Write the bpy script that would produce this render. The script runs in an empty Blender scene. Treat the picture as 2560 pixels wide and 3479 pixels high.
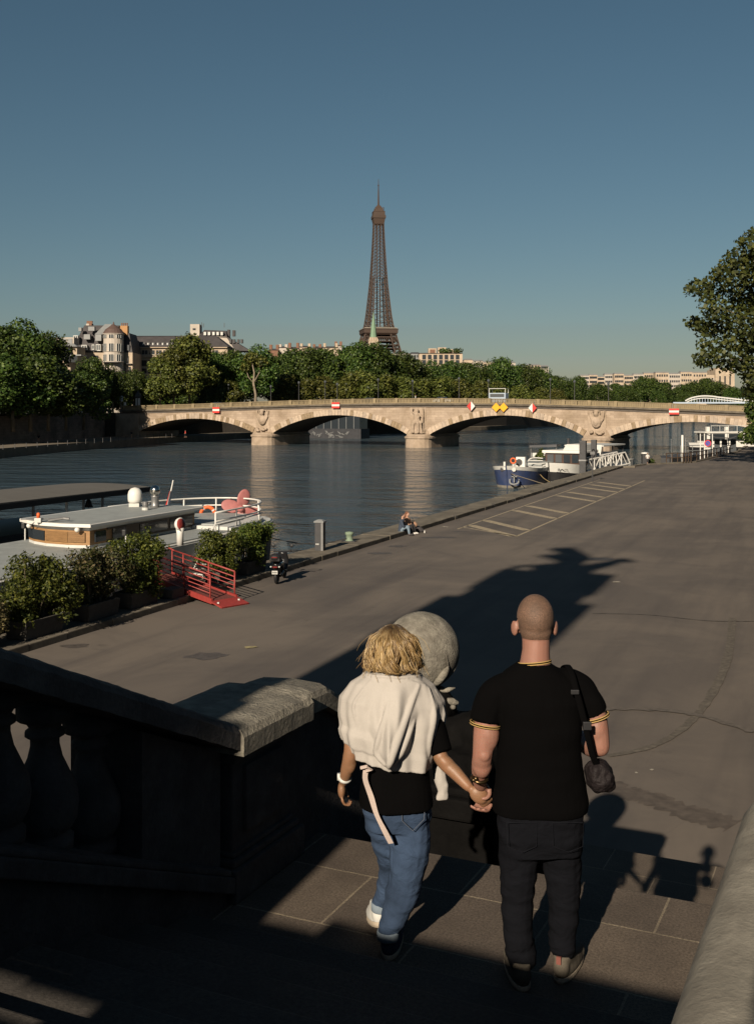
import bpy, bmesh, math, random
import numpy as np
from mathutils import Vector, Matrix, noise
SC = bpy.context.scene
COL = SC.collection
R = math.radians
# ------------------------------------------------------------------ frames
F, CX, HY, CZ = 3694.0, 1280.0, 1392.0, 8.2
def P(px, py, d): return Vector(((px-CX)/F*d, d, CZ+(HY-py)/F*d))
def G(px, py, z):
    d = (CZ-z)*F/(py-HY); return P(px, py, d)
QA = R(21.7); SA = R(25.0)
def QP(a, c, z=0): return Vector((math.sin(QA)*a+math.cos(QA)*c, math.cos(QA)*a-math.sin(QA)*c, z))
def SP(u, v, z=0): return Vector((math.sin(SA)*u+math.cos(SA)*v, math.cos(SA)*u-math.sin(SA)*v, z))
MW = {}
# ------------------------------------------------------------------ mesh builder
class MB:
    def __init__(s): s.v=[]; s.f=[]; s.mi=[]; s.m=0; s.M=None
    def add(s, vs, fs):
        o=len(s.v)
        if s.M is not None: vs=[s.M@Vector(p) for p in vs]
        s.v += [tuple(p) for p in vs]
        s.f += [tuple(i+o for i in q) for q in fs]; s.mi += [s.m]*len(fs)
    def box(s,x0,x1,y0,y1,z0,z1,taper=0):
        t=taper
        vs=[(x0,y0,z0),(x1,y0,z0),(x1,y1,z0),(x0,y1,z0),(x0+t,y0+t,z1),(x1-t,y0+t,z1),(x1-t,y1-t,z1),(x0+t,y1-t,z1)]
        s.add(vs,[(3,2,1,0),(4,5,6,7),(0,1,5,4),(1,2,6,5),(2,3,7,6),(3,0,4,7)])
    def poly(s,pts): s.add(pts,[tuple(range(len(pts)))])
    def loft(s,rings,closed=True,caps=True):
        n=len(rings[0]); vs=[p for r in rings for p in r]; fs=[]
        for i in range(len(rings)-1):
            for j in range(n if closed else n-1):
                k=(j+1)%n; fs.append((i*n+j,i*n+k,(i+1)*n+k,(i+1)*n+j))
        if caps and closed:
            fs.append(tuple(range(n-1,-1,-1))); fs.append(tuple(range((len(rings)-1)*n,len(rings)*n)))
        s.add(vs,fs)
    def extrude(s,pts,vec):
        vec=Vector(vec); s.loft([[Vector(p) for p in pts],[Vector(p)+vec for p in pts]])
    def tube(s,pts,r,n=6,flat=None,caps=True):
        pts=[Vector(p) for p in pts]; rings=[]; up=None
        for i,p in enumerate(pts):
            a=pts[max(0,i-1)]; b=pts[min(len(pts)-1,i+1)]; t=(b-a)
            if t.length<1e-9: t=Vector((0,0,1))
            t.normalize()
            if up is None:
                up=Vector((0,0,1)) if abs(t.z)<.9 else Vector((0,1,0))
            x=t.cross(up)
            if x.length<1e-6: x=t.orthogonal()
            x.normalize(); y=x.cross(t); up=y
            rr=r[i] if isinstance(r,(list,tuple)) else r
            if isinstance(rr,(list,tuple)): ra,rb=rr
            else: ra=rb=rr
            if flat: rb=ra*flat
            rings.append([p+x*math.cos(2*math.pi*(k+.5)/n)*ra+y*math.sin(2*math.pi*(k+.5)/n)*rb for k in range(n)])
        s.loft(rings,caps=caps)
    def bar(s,p0,p1,w,h=None): s.tube([p0,p1],[(w*.7071,(h or w)*.7071)]*2,4)
    def lathe(s,prof,c=(0,0,0),n=16,flat=1):
        s.loft([[(c[0]+r*math.cos(2*math.pi*k/n),c[1]+r*flat*math.sin(2*math.pi*k/n),c[2]+z) for k in range(n)] for r,z in prof])
    def ell(s,c,rad,rot=None,n=16,m=10):
        if not isinstance(rad,(list,tuple)): rad=(rad,)*3
        c=Vector(c); rings=[]
        for i in range(1,m):
            th=math.pi*i/m; rg=[]
            for k in range(n):
                ph=2*math.pi*k/n
                q=Vector((rad[0]*math.sin(th)*math.cos(ph),rad[1]*math.sin(th)*math.sin(ph),-rad[2]*math.cos(th)))
                if rot is not None: q=rot@q
                rg.append(c+q)
            rings.append(rg)
        s.loft(rings)
    def grid(s,fn,nu,nv):
        vs=[fn(i/nu,j/nv) for i in range(nu+1) for j in range(nv+1)]
        s.add(vs,[(i*(nv+1)+j,(i+1)*(nv+1)+j,(i+1)*(nv+1)+j+1,i*(nv+1)+j+1) for i in range(nu) for j in range(nv)])
    def mesh(s,name,mats,smooth=False,fix=True,bevel=0):
        me=bpy.data.meshes.new(name); me.from_pydata(s.v,[],s.f)
        for m in (mats if isinstance(mats,(list,tuple)) else [mats]): me.materials.append(m)
        if any(s.mi): me.polygons.foreach_set('material_index',s.mi)
        if fix or bevel:
            bm=bmesh.new(); bm.from_mesh(me)
            bmesh.ops.recalc_face_normals(bm,faces=bm.faces)
            if bevel:
                es=[e for e in bm.edges if len(e.link_faces)==2 and e.calc_face_angle(0)>.6]
                bmesh.ops.bevel(bm,geom=es,offset=bevel,segments=2,affect='EDGES',profile=.6)
            bm.to_mesh(me); bm.free()
        if smooth: me.polygons.foreach_set('use_smooth',[True]*len(me.polygons))
        me.update(); return me
    def build(s,name,mats,parent=None,smooth=False,fix=True,bevel=0,local=False):
        if parent is not None and not local:
            inv=MW[parent.name].inverted(); s.v=[tuple(inv@Vector(p)) for p in s.v]
        return link(name,s.mesh(name,mats,smooth,fix,bevel),parent)
def link(name,me,parent=None):
    o=bpy.data.objects.new(name,me); COL.objects.link(o)
    if parent is not None: o.parent=parent; MW[o.name]=MW[parent.name]
    else: MW[o.name]=Matrix.Identity(4)
    return o
def thing(name,label,cat,loc=(0,0,0),rz=0,group=None,sc=1):
    o=bpy.data.objects.new(name,None); COL.objects.link(o); o.location=loc; o.rotation_euler=(0,0,rz)
    o.empty_display_size=.2
    if sc!=1: o.scale=(sc,sc,sc) if not isinstance(sc,(tuple,list)) else sc
    S=Matrix.Diagonal((*([sc]*3 if not isinstance(sc,(tuple,list)) else sc),1))
    MW[o.name]=Matrix.Translation(Vector(loc))@Matrix.Rotation(rz,4,'Z')@S
    o['label']=label; o['category']=cat
    if group: o['group']=group
    return o
def tag(o,label,cat,group=None):
    o['label']=label; o['category']=cat
    if group: o['group']=group
    return o
def struct(o,label=None,kind='structure'):
    o['kind']=kind
    if label: o['label']=label
    return o
def kids(o): return [c for c in bpy.data.objects if c.parent==o]
KID={}
def dup(root,loc,rz=0,label=None,group=None,sc=None):
    def cp(o,par):
        c=o.copy(); COL.objects.link(c)
        if par is not None: c.parent=par
        if o.name not in KID: KID[o.name]=kids(o)
        for k in KID[o.name]: cp(k,c)
        return c
    r=cp(root,None); r.location=loc; r.rotation_euler=(0,0,rz)
    if sc is not None: r.scale=sc if isinstance(sc,(tuple,list)) else (sc,)*3
    if label: r['label']=label
    if group: r['group']=group
    return r
def remesh(name,mb,voxel,mats,parent,smooth=4,disp=None):
    """one continuous surface grown from overlapping closed volumes"""
    if parent is not None:
        pass
    me=mb.mesh(name+'_src',mats,fix=True); o=bpy.data.objects.new(name,me); COL.objects.link(o)
    m=o.modifiers.new('r','REMESH'); m.mode='VOXEL'; m.voxel_size=voxel
    sm=o.modifiers.new('s','SMOOTH'); sm.iterations=smooth; sm.factor=.5
    dg=bpy.context.evaluated_depsgraph_get(); ev=o.evaluated_get(dg)
    m2=bpy.data.meshes.new_from_object(ev,depsgraph=dg); m2.name=name
    bpy.data.objects.remove(o); bpy.data.meshes.remove(me)
    if disp is not None:
        n=len(m2.vertices); co=np.zeros(n*3); m2.vertices.foreach_get('co',co)
        no=np.zeros(n*3); m2.vertices.foreach_get('normal',no)
        co=co.reshape(-1,3); no=no.reshape(-1,3)
        dd=np.array([disp(Vector(p)) for p in co])[:,None]
        m2.vertices.foreach_set('co',(co+no*dd).ravel()); m2.update()
    m2.materials.clear()
    for q in (mats if isinstance(mats,(list,tuple)) else [mats]): m2.materials.append(q)
    m2.polygons.foreach_set('use_smooth',[True]*len(m2.polygons))
    return link(name,m2,parent)
# ------------------------------------------------------------------ materials
def newmat(name):
    m=bpy.data.materials.new(name); m.use_nodes=True; nt=m.node_tree
    b=nt.nodes['Principled BSDF']; return m,nt,b
def N(nt,t,**kw):
    n=nt.nodes.new(t)
    for k,v in kw.items():
        if k in n.inputs.keys(): n.inputs[k].default_value=v
        else: setattr(n,k,v)
    return n
def L(nt,a,b): nt.links.new(a,b)
def rgba(c,k=1): return (min(c[0]*k,1),min(c[1]*k,1),min(c[2]*k,1),1)
def mixc(nt,fac,a,b,mode='MIX'):
    n=nt.nodes.new('ShaderNodeMix'); n.data_type='RGBA'; n.blend_type=mode
    for sock,val in ((n.inputs[0],fac),(n.inputs[6],a),(n.inputs[7],b)):
        if hasattr(val,'links') or hasattr(val,'is_linked'): nt.links.new(val,sock)
        else: sock.default_value=val
    return n.outputs[2]
def ramp(nt,src,stops):
    n=nt.nodes.new('ShaderNodeValToRGB'); e=n.color_ramp.elements
    while len(e)<len(stops): e.new(.5)
    for q,(p,c) in zip(e,stops):
        q.position=p; q.color=(c,c,c,1) if not isinstance(c,(tuple,list)) else rgba(c)
    nt.links.new(src,n.inputs[0]); return n.outputs[0]
def coords(nt,scale=(1,1,1),rot=(0,0,0),kind='Object'):
    t=N(nt,'ShaderNodeTexCoord'); mp=N(nt,'ShaderNodeMapping'); mp.inputs['Scale'].default_value=scale; mp.inputs['Rotation'].default_value=rot
    L(nt,t.outputs[kind],mp.inputs[0]); return mp.outputs[0]
def mk(name,base,rough=.8,var=.18,scale=3,bump=.15,bscale=30,spec=.3,metal=0,dirt=None,dscale=1,damt=.5,stretch=(1,1,1),bdist=.01,sheen=0,coat=0):
    m,nt,b=newmat(name); v=coords(nt,stretch)
    n=N(nt,'ShaderNodeTexNoise',Scale=scale,Detail=6.0,Roughness=.6); L(nt,v,n.inputs['Vector'])
    f=ramp(nt,n.outputs['Fac'],[(.3,0),(.7,1)])
    c=mixc(nt,f,rgba(base,1-var),rgba(base,1+var))
    if dirt is not None:
        n2=N(nt,'ShaderNodeTexNoise',Scale=dscale,Detail=8.0,Roughness=.7); L(nt,v,n2.inputs['Vector'])
        f2=ramp(nt,n2.outputs['Fac'],[(.42,0),(.68,damt)]); c=mixc(nt,f2,c,rgba(dirt))
    L(nt,c,b.inputs['Base Color']); b.inputs['Roughness'].default_value=rough
    b.inputs['Specular IOR Level'].default_value=spec; b.inputs['Metallic'].default_value=metal
    if sheen: b.inputs['Sheen Weight'].default_value=sheen
    if coat: b.inputs['Coat Weight'].default_value=coat
    if bump:
        n3=N(nt,'ShaderNodeTexNoise',Scale=bscale,Detail=5.0,Roughness=.65); L(nt,v,n3.inputs['Vector'])
        bp=N(nt,'ShaderNodeBump',Strength=bump,Distance=bdist); L(nt,n3.outputs['Fac'],bp.inputs['Height']); L(nt,bp.outputs[0],b.inputs['Normal'])
    return m
def leafmat(name,dark,light,tip=None,trans=.35):
    m,nt,b=newmat(name)
    g=N(nt,'ShaderNodeNewGeometry'); oi=N(nt,'ShaderNodeObjectInfo')
    st=[(0,dark),(.55,light),(1,tip or light)]
    c=ramp(nt,g.outputs['Random Per Island'],st)
    hs=N(nt,'ShaderNodeHueSaturation'); L(nt,c,hs.inputs['Color'])
    mr=N(nt,'ShaderNodeMapRange'); mr.inputs[3].default_value=.75; mr.inputs[4].default_value=1.25; L(nt,oi.outputs['Random'],mr.inputs[0]); L(nt,mr.outputs[0],hs.inputs['Value'])
    mr2=N(nt,'ShaderNodeMapRange'); mr2.inputs[3].default_value=.485; mr2.inputs[4].default_value=.52; L(nt,oi.outputs['Random'],mr2.inputs[0]); L(nt,mr2.outputs[0],hs.inputs['Hue'])
    L(nt,hs.outputs[0],b.inputs['Base Color']); b.inputs['Roughness'].default_value=.55; b.inputs['Specular IOR Level'].default_value=.25
    t=N(nt,'ShaderNodeBsdfTranslucent'); L(nt,hs.outputs[0],t.inputs[0])
    mx=N(nt,'ShaderNodeMixShader'); mx.inputs[0].default_value=trans
    out=nt.nodes['Material Output']; L(nt,b.outputs[0],mx.inputs[1]); L(nt,t.outputs[0],mx.inputs[2]); L(nt,mx.outputs[0],out.inputs[0])
    return m
def blockmat(name,c1,c2,mortar,bw,bh,ms=.012,rough=.85,axis='xz',bump=.4,stain=None,samt=.6,grain=.25,gscale=60,sscale=.35):
    """masonry: blocks on the object's own x/z (walls) or x/y (paving)"""
    m,nt,b=newmat(name)
    rot=(R(90),0,0) if axis=='xz' else (0,0,0)
    v=coords(nt,(1,1,1))
    if axis=='xz':
        sp=N(nt,'ShaderNodeSeparateXYZ'); L(nt,v,sp.inputs[0]); cb=N(nt,'ShaderNodeCombineXYZ')
        ad=N(nt,'ShaderNodeMath',operation='ADD'); L(nt,sp.outputs[0],ad.inputs[0]); L(nt,sp.outputs[1],ad.inputs[1])
        L(nt,ad.outputs[0],cb.inputs[0]); L(nt,sp.outputs[2],cb.inputs[1]); bv=cb.outputs[0]
    else: bv=v
    br=N(nt,'ShaderNodeTexBrick'); br.inputs['Scale'].default_value=1; br.inputs['Mortar Size'].default_value=ms
    br.inputs['Brick Width'].default_value=bw; br.inputs['Row Height'].default_value=bh; br.inputs['Mortar Smooth'].default_value=.2
    br.inputs['Color1'].default_value=rgba(c1); br.inputs['Color2'].default_value=rgba(c2); br.inputs['Mortar'].default_value=rgba(mortar)
    nz=N(nt,'ShaderNodeTexNoise',Scale=3.0,Detail=3.0); L(nt,v,nz.inputs['Vector'])
    wob=N(nt,'ShaderNodeMix'); wob.data_type='VECTOR'; wob.inputs[0].default_value=.012; L(nt,bv,wob.inputs[4]); L(nt,nz.outputs['Color'],wob.inputs[5])
    L(nt,wob.outputs[1],br.inputs['Vector'])
    c=br.outputs['Color']
    n1=N(nt,'ShaderNodeTexNoise',Scale=gscale,Detail=6.0,Roughness=.8); L(nt,v,n1.inputs['Vector'])
    c=mixc(nt,grain,c,ramp(nt,n1.outputs['Fac'],[(.3,0.0),(.7,1.0)]),'OVERLAY')
    n2=N(nt,'ShaderNodeTexNoise',Scale=sscale,Detail=8.0,Roughness=.65); L(nt,v,n2.inputs['Vector'])
    if stain: c=mixc(nt,ramp(nt,n2.outputs['Fac'],[(.4,0),(.65,samt)]),c,rgba(stain))
    L(nt,c,b.inputs['Base Color']); b.inputs['Roughness'].default_value=rough; b.inputs['Specular IOR Level'].default_value=.25
    bp=N(nt,'ShaderNodeBump',Strength=bump,Distance=.02)
    h=N(nt,'ShaderNodeMath',operation='MULTIPLY_ADD'); L(nt,n1.outputs['Fac'],h.inputs[0]); h.inputs[1].default_value=.35
    iv=N(nt,'ShaderNodeMath',operation='SUBTRACT'); iv.inputs[0].default_value=1; L(nt,br.outputs['Fac'],iv.inputs[1]); L(nt,iv.outputs[0],h.inputs[2])
    L(nt,h.outputs[0],bp.inputs['Height']); L(nt,bp.outputs[0],b.inputs['Normal'])
    return m
def glassmat(name,c=(.02,.025,.03),rough=.08):
    m,nt,b=newmat(name); b.inputs['Base Color'].default_value=rgba(c); b.inputs['Roughness'].default_value=rough; b.inputs['Specular IOR Level'].default_value=.6
    return m
# ------------------------------------------------------------------ camera, light, sky
cam=bpy.data.cameras.new('camera'); co=bpy.data.objects.new('camera',cam); COL.objects.link(co)
co.location=(0,0,CZ); co.rotation_euler=(R(90),0,0)
cam.sensor_fit='AUTO'; cam.sensor_width=36; cam.lens=F/3479*36; cam.shift_y=-(1739.5-HY)/3479
cam.clip_start=.1; cam.clip_end=20000; SC.camera=co
SUN=Vector((.3845,1.0,-.515)).normalized()
sl=bpy.data.lights.new('sun','SUN'); so=bpy.data.objects.new('sun',sl); COL.objects.link(so)
sl.energy=5.0; sl.angle=R(.53); sl.color=(1,.86,.68); so.rotation_euler=SUN.to_track_quat('-Z','Y').to_euler(); so.location=(-20,-60,60)
W=bpy.data.worlds.new('World'); SC.world=W; W.use_nodes=True; wn=W.node_tree
sky=N(wn,'ShaderNodeTexSky'); sky.sky_type='NISHITA'; sky.sun_disc=False; sky.sun_elevation=math.asin(-SUN.z)
sky.sun_rotation=R(201); sky.altitude=50; sky.air_density=1.0; sky.dust_density=.55; sky.ozone_density=2.0
bg=wn.nodes['Background']; bg.inputs['Strength'].default_value=.05
hs=N(wn,'ShaderNodeHueSaturation'); hs.inputs['Saturation'].default_value=1.05; hs.inputs['Hue'].default_value=.482; hs.inputs['Value'].default_value=.46
L(wn,sky.outputs[0],hs.inputs['Color']); L(wn,hs.outputs[0],bg.inputs['Color'])
SC.view_settings.view_transform='Standard'; SC.view_settings.look='None'; SC.view_settings.exposure=.8; SC.view_settings.gamma=1
SC.cycles.max_bounces=6; SC.cycles.transparent_max_bounces=8; SC.cycles.use_denoising=True
# ------------------------------------------------------------------ shared materials
def asphalt():
    m,nt,b=newmat('asphalt'); v=coords(nt)
    g=N(nt,'ShaderNodeTexNoise',Scale=90.0,Detail=6.0,Roughness=.8); L(nt,v,g.inputs['Vector'])
    c=ramp(nt,g.outputs['Fac'],[(.25,(.042,.036,.032)),(.75,(.112,.096,.084))])
    n1=N(nt,'ShaderNodeTexNoise',Scale=.22,Detail=9.0,Roughness=.62,Distortion=.6); L(nt,v,n1.inputs['Vector'])
    c=mixc(nt,ramp(nt,n1.outputs['Fac'],[(.38,0.0),(.62,.8)]),c,(.118,.099,.082,1))
    vr=coords(nt,(1,1,1),(0,0,QA)); mp2=N(nt,'ShaderNodeMapping'); mp2.inputs['Scale'].default_value=(.8,.06,1); L(nt,vr,mp2.inputs[0]); vs=mp2.outputs[0]
    n2=N(nt,'ShaderNodeTexNoise',Scale=1.0,Detail=7.0,Roughness=.6); L(nt,vs,n2.inputs['Vector'])
    c=mixc(nt,ramp(nt,n2.outputs['Fac'],[(.45,0.0),(.68,.6)]),c,(.047,.041,.039,1))
    n3=N(nt,'ShaderNodeTexNoise',Scale=1.3,Detail=8.0,Roughness=.75); L(nt,v,n3.inputs['Vector'])
    c=mixc(nt,ramp(nt,n3.outputs['Fac'],[(.6,0.0),(.78,.55)]),c,(.028,.024,.021,1))
    vo=N(nt,'ShaderNodeTexVoronoi',Scale=.6); vo.feature='DISTANCE_TO_EDGE'
    wv=N(nt,'ShaderNodeMix'); wv.data_type='VECTOR'; wv.inputs[0].default_value=.25; L(nt,v,wv.inputs[4]); L(nt,n1.outputs['Color'],wv.inputs[5]); L(nt,wv.outputs[1],vo.inputs['Vector'])
    c=mixc(nt,ramp(nt,vo.outputs['Distance'],[(0.0,.1),(.008,0.0)]),c,(.02,.018,.016,1))
    L(nt,c,b.inputs['Base Color']); b.inputs['Roughness'].default_value=.85; b.inputs['Specular IOR Level'].default_value=.3
    bp=N(nt,'ShaderNodeBump',Strength=.5,Distance=.006); L(nt,g.outputs['Fac'],bp.inputs['Height']); L(nt,bp.outputs[0],b.inputs['Normal'])
    return m
def watermat():
    m,nt,b=newmat('river_water')
    t=N(nt,'ShaderNodeTexCoord')
    def lay(sc,rot,scale,det,rough=.55):
        mp=N(nt,'ShaderNodeMapping'); mp.inputs['Scale'].default_value=sc; mp.inputs['Rotation'].default_value=(0,0,R(rot)); L(nt,t.outputs['Object'],mp.inputs[0])
        n=N(nt,'ShaderNodeTexNoise',Scale=scale,Detail=det,Roughness=rough,Distortion=.35); L(nt,mp.outputs[0],n.inputs['Vector']); return n.outputs['Fac']
    a=lay((.8,1.3,1),10,.75,3.0); c=lay((1.1,1.2,1),-20,2.6,3.0); d=lay((.5,1,1),14,.2,3.0); k=lay((.6,1,1),5,.035,4.0)
    s1=N(nt,'ShaderNodeMath',operation='MULTIPLY_ADD'); L(nt,c,s1.inputs[0]); s1.inputs[1].default_value=.3; L(nt,a,s1.inputs[2])
    s2=N(nt,'ShaderNodeMath',operation='MULTIPLY_ADD'); L(nt,d,s2.inputs[0]); s2.inputs[1].default_value=3.6; L(nt,s1.outputs[0],s2.inputs[2])
    bp=N(nt,'ShaderNodeBump',Distance=1.0); L(nt,s2.outputs[0],bp.inputs['Height']); L(nt,bp.outputs[0],b.inputs['Normal'])
    st=ramp(nt,k,[(.38,.35),(.62,1.0)]); L(nt,st,bp.inputs['Strength'])
    b.inputs['Base Color'].default_value=(.03,.044,.054,1); b.inputs['Roughness'].default_value=.08; b.inputs['IOR'].default_value=1.33; b.inputs['Specular IOR Level'].default_value=.5
    return m
M={}
M['asphalt']=asphalt(); M['water']=watermat()
M['paving']=blockmat('granite_paving',(.096,.076,.058),(.07,.056,.045),(.17,.14,.1),1.05,.62,.007,axis='xy',grain=.75,gscale=75,stain=(.03,.024,.02),samt=.5,sscale=2.2,bump=.25)
M['step']=mk('granite_step',(.05,.044,.038),.85,.35,60,.4,80,dirt=(.025,.022,.02),dscale=1.5,damt=.7)
M['kerb']=mk('kerb_stone',(.12,.105,.082),.9,.25,2.5,.5,25,dirt=(.05,.042,.032),dscale=1.2,damt=.8)
M['kerbdark']=mk('quay_wall_stone',(.035,.03,.025),.9,.3,1.5,.5,12,dirt=(.015,.013,.01),dscale=.8)
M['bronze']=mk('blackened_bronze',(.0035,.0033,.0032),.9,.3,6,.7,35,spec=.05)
M['shadestone']=mk('shade_darkened_stone',(.055,.051,.05),.95,.3,6,.9,35,dirt=(.022,.02,.02),dscale=2.5,damt=.8,bdist=.02)  # balustrade stone darkened for the shade it stands in; blotches are random
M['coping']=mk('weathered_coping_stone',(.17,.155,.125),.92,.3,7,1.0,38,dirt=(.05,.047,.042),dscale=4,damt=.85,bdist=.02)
M['globe']=mk('weathered_pale_stone',(.155,.143,.118),.9,.4,11,.9,60,dirt=(.06,.052,.042),dscale=4.5,damt=.95,bdist=.012)
M['palestone']=mk('pale_limestone',(.24,.2,.155),.9,.15,1.2,.3,10,dirt=(.12,.1,.075),dscale=.6)
M['white']=mk('white_paint',(.42,.42,.4),.45,.05,2,.05,20,dirt=(.28,.27,.24),dscale=1.4,damt=.4)
M['whitegloss']=mk('white_gloss_paint',(.5,.49,.46),.3,.04,2,0)
M['deck']=mk('grey_deck_paint',(.23,.245,.24),.6,.1,1.6,.1,30,dirt=(.16,.165,.16),dscale=2,damt=.6)
M['steel']=mk('galvanised_steel',(.2,.2,.2),.4,.1,4,.05,40,metal=.6)
M['chrome']=mk('polished_steel',(.5,.48,.44),.15,.05,4,0,metal=1)
M['black']=mk('black_paint',(.012,.012,.013),.5,.2,4,.1,40)
M['darkgrey']=mk('dark_grey_metal',(.035,.035,.037),.55,.2,4,.1,40)
M['redpaint']=mk('red_paint',(.21,.03,.026),.5,.18,5,.15,40,dirt=(.16,.025,.02),dscale=4)
M['red']=mk('signal_red',(.45,.03,.025),.5,.05,4,0)
M['orange']=mk('orange_plastic',(.5,.09,.02),.5,.1,4,0)
M['yellow']=mk('sign_yellow',(.6,.27,.01),.5,.06,2,0)
M['pink']=mk('faded_pink_paint',(.27,.1,.095),.6,.15,6,.1,30)
M['wood']=mk('varnished_oak',(.22,.125,.055),.45,.25,4,.1,60,stretch=(1,1,9))
M['darkwood']=mk('dark_brown_wood',(.045,.028,.017),.5,.25,4,.1,60,stretch=(1,1,9))
M['glass']=glassmat('dark_window_glass')
M['greyglass']=glassmat('grey_window_glass',(.06,.065,.07),.15)
M['concrete']=mk('grey_planter_concrete',(.06,.055,.048),.95,.25,4,.4,60,dirt=(.028,.025,.022),dscale=2.5)
M['soil']=mk('dark_soil',(.02,.015,.01),1,.3,30,.8,40)
M['bark']=mk('plane_tree_bark',(.075,.06,.042),.95,.35,3,.8,14,stretch=(1,1,.35),dirt=(.16,.14,.1),dscale=2,damt=.5)
M['slate']=mk('slate_zinc_roof',(.045,.046,.05),.6,.2,.5,.2,3)
M['zinc']=mk('grey_zinc',(.16,.165,.165),.5,.12,.8,.1,6)
M['rope']=mk('mooring_rope',(.17,.14,.1),.95,.2,20,.3,120)
M['verdigris']=mk('verdigris_copper',(.13,.2,.135),.7,.15,1,.1,6,dirt=(.08,.15,.1),dscale=.5)
M['leaf_far']=leafmat('avenue_foliage',(0.0097,0.0195,0.0048),(0.0357,0.0617,0.0097),(0.0731,0.0974,0.0178),.2)
M['leaf_olive']=leafmat('olive_plane_foliage',(0.0195,0.0270,0.0060),(0.0645,0.0750,0.0120),(0.1125,0.1140,0.0240),.2)
M['leaf_blue']=leafmat('blue_green_foliage',(0.0162,0.0270,0.0135),(0.0405,0.0580,0.0243),(0.0675,0.0878,0.0405),.2)
M['leaf_near']=leafmat('plane_leaf',(0.0135,0.0215,0.0054),(0.0472,0.0633,0.0121),(0.0916,0.0996,0.0243),.3)
M['leaf_shrub']=leafmat('shrub_leaf',(0.0119,0.0204,0.0034),(0.0510,0.0680,0.0093),(0.1190,0.1275,0.0221),.3)
M['leaf_dark']=leafmat('dark_shrub_leaf',(.015,.02,.006),(.05,.055,.015),(.12,.09,.045),.3)
M['leaf_pale']=leafmat('pale_cream_shrub_leaf',(.06,.06,.02),(.2,.18,.075),(.33,.28,.14),.3)
# ------------------------------------------------------------------ water, land, quay
mb=MB(); mb.poly([(-7900,-290,0),(7900,-290,0),(7900,11900,0),(-7900,11900,0)])
struct(mb.build('water',M['water']),'dark rippled river under the stone bridge')
# left bank and far land, one sheet at street level that reaches the horizon
BANK=[(-73.8,197),(-66.5,268),(-64,285),(-46,322),(-25,347),(0,367),(24,410),(55,480),(90,590),(150,760),(260,960),(420,1150)]
land=mk('street_ground',(.07,.064,.055),.95,.2,.05,0)
mb=MB()
lz=7.35
mb.poly([(x,y,lz) for x,y in [(-84,60)]+BANK]+[(900,1450,lz),(7900,4000,lz),(7900,11900,lz),(-7900,11900,lz),(-7900,60,lz)])
struct(mb.build('ground',land),'street-level ground of the far bank')
# right bank street level (behind its retaining wall, beside the quay)
mb=MB()
mb.poly([QP(-60,2.2,lz),QP(235,2.2,lz),Vector((260,420,lz)),Vector((420,700,lz)),Vector((700,1000,lz)),Vector((7900,2500,lz)),Vector((7900,-60,lz))])
struct(mb.build('upper_ground',land),'street-level ground above the near quay')
QE=[QP(-45,-18.6),Vector((0,0,0))]
edge_ac=[(-45,-18.6),(118,-18.6),(124.5,-17.6),(132.6,-13),(166,-10.3),(240,-10.3)]
top=[QP(a,c,2.0) for a,c in edge_ac]+[QP(240,3,2.0),QP(-45,3,2.0)]
mb=MB(); mb.extrude([p-Vector((0,0,3.5)) for p in top],(0,0,3.5))
struct(mb.build('quay',M['asphalt']),'broad worn asphalt riverside quay')
# stone kerb ledge along the water, in separate stones
mb=MB(); rng=random.Random(4); a=-45.0
while a<117.5:
    l=rng.uniform(1.5,2.3); l=min(l,118-a); dz=rng.uniform(-.012,.012); dc=rng.uniform(-.015,.015)
    q=[QP(a+.008,-20.1+dc),QP(a+l-.008,-20.1+dc),QP(a+l-.008,-18.58+dc),QP(a+.008,-18.58+dc)]
    b0=[Vector((p.x,p.y,1.86)) for p in q]; b1=[Vector((p.x,p.y,2.2+dz)) for p in q]
    mb.loft([b0,b1]); a+=l
struct(mb.build('kerb',M['kerb'],bevel=.025),'pale stone kerb ledge along the river edge')
mb=MB(); mb.extrude([QP(-45,-20.05,-1.5),QP(118,-20.05,-1.5),QP(118,-18.55,-1.5),QP(-45,-18.55,-1.5)],(0,0,3.355))
struct(mb.build('quay_wall',M['kerbdark']),'dark stone river wall below the kerb ledge')
mb=MB()
for i in range(len(edge_ac)-2):
    (a0,c0),(a1,c1)=edge_ac[i+1],edge_ac[i+2]
    q=[QP(a0,c0-.02),QP(a1,c1-.02),QP(a1,c1+.55),QP(a0,c0+.55)]
    mb.loft([[Vector((p.x,p.y,1.7)) for p in q],[Vector((p.x,p.y,2.13)) for p in q]])
struct(mb.build('far_kerb',M['kerb']),'low stone kerb where the quay steps back from the river')
# painted hatching
mb=MB(); Z=2.004
def strip(a0,c0,a1,c1,w):
    p=QP(a0,c0,Z); q=QP(a1,c1,Z); d=(q-p).normalized(); n=Vector((-d.y,d.x,0))*w/2; mb.poly([p-n,q-n,q+n,p+n])
strip(52,-13.35,97,-13.45,.14); strip(54,-17.0,97,-17.35,.12); strip(51.9,-13.3,55,-17.05,.14)
for a_ in (55.9,58.7,65.2,68.6,77.6,81.2,86.6,90,93.4): strip(a_+.15,-16.9,a_-3.9,-13.5,.55)
pm=mk('worn_road_paint',(.27,.225,.155),.8,.3,6,0,dirt=(.1,.085,.066),dscale=4,damt=.6)
struct(mb.build('road_markings',pm,fix=False),'worn cream hatched parking bay lines')
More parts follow.
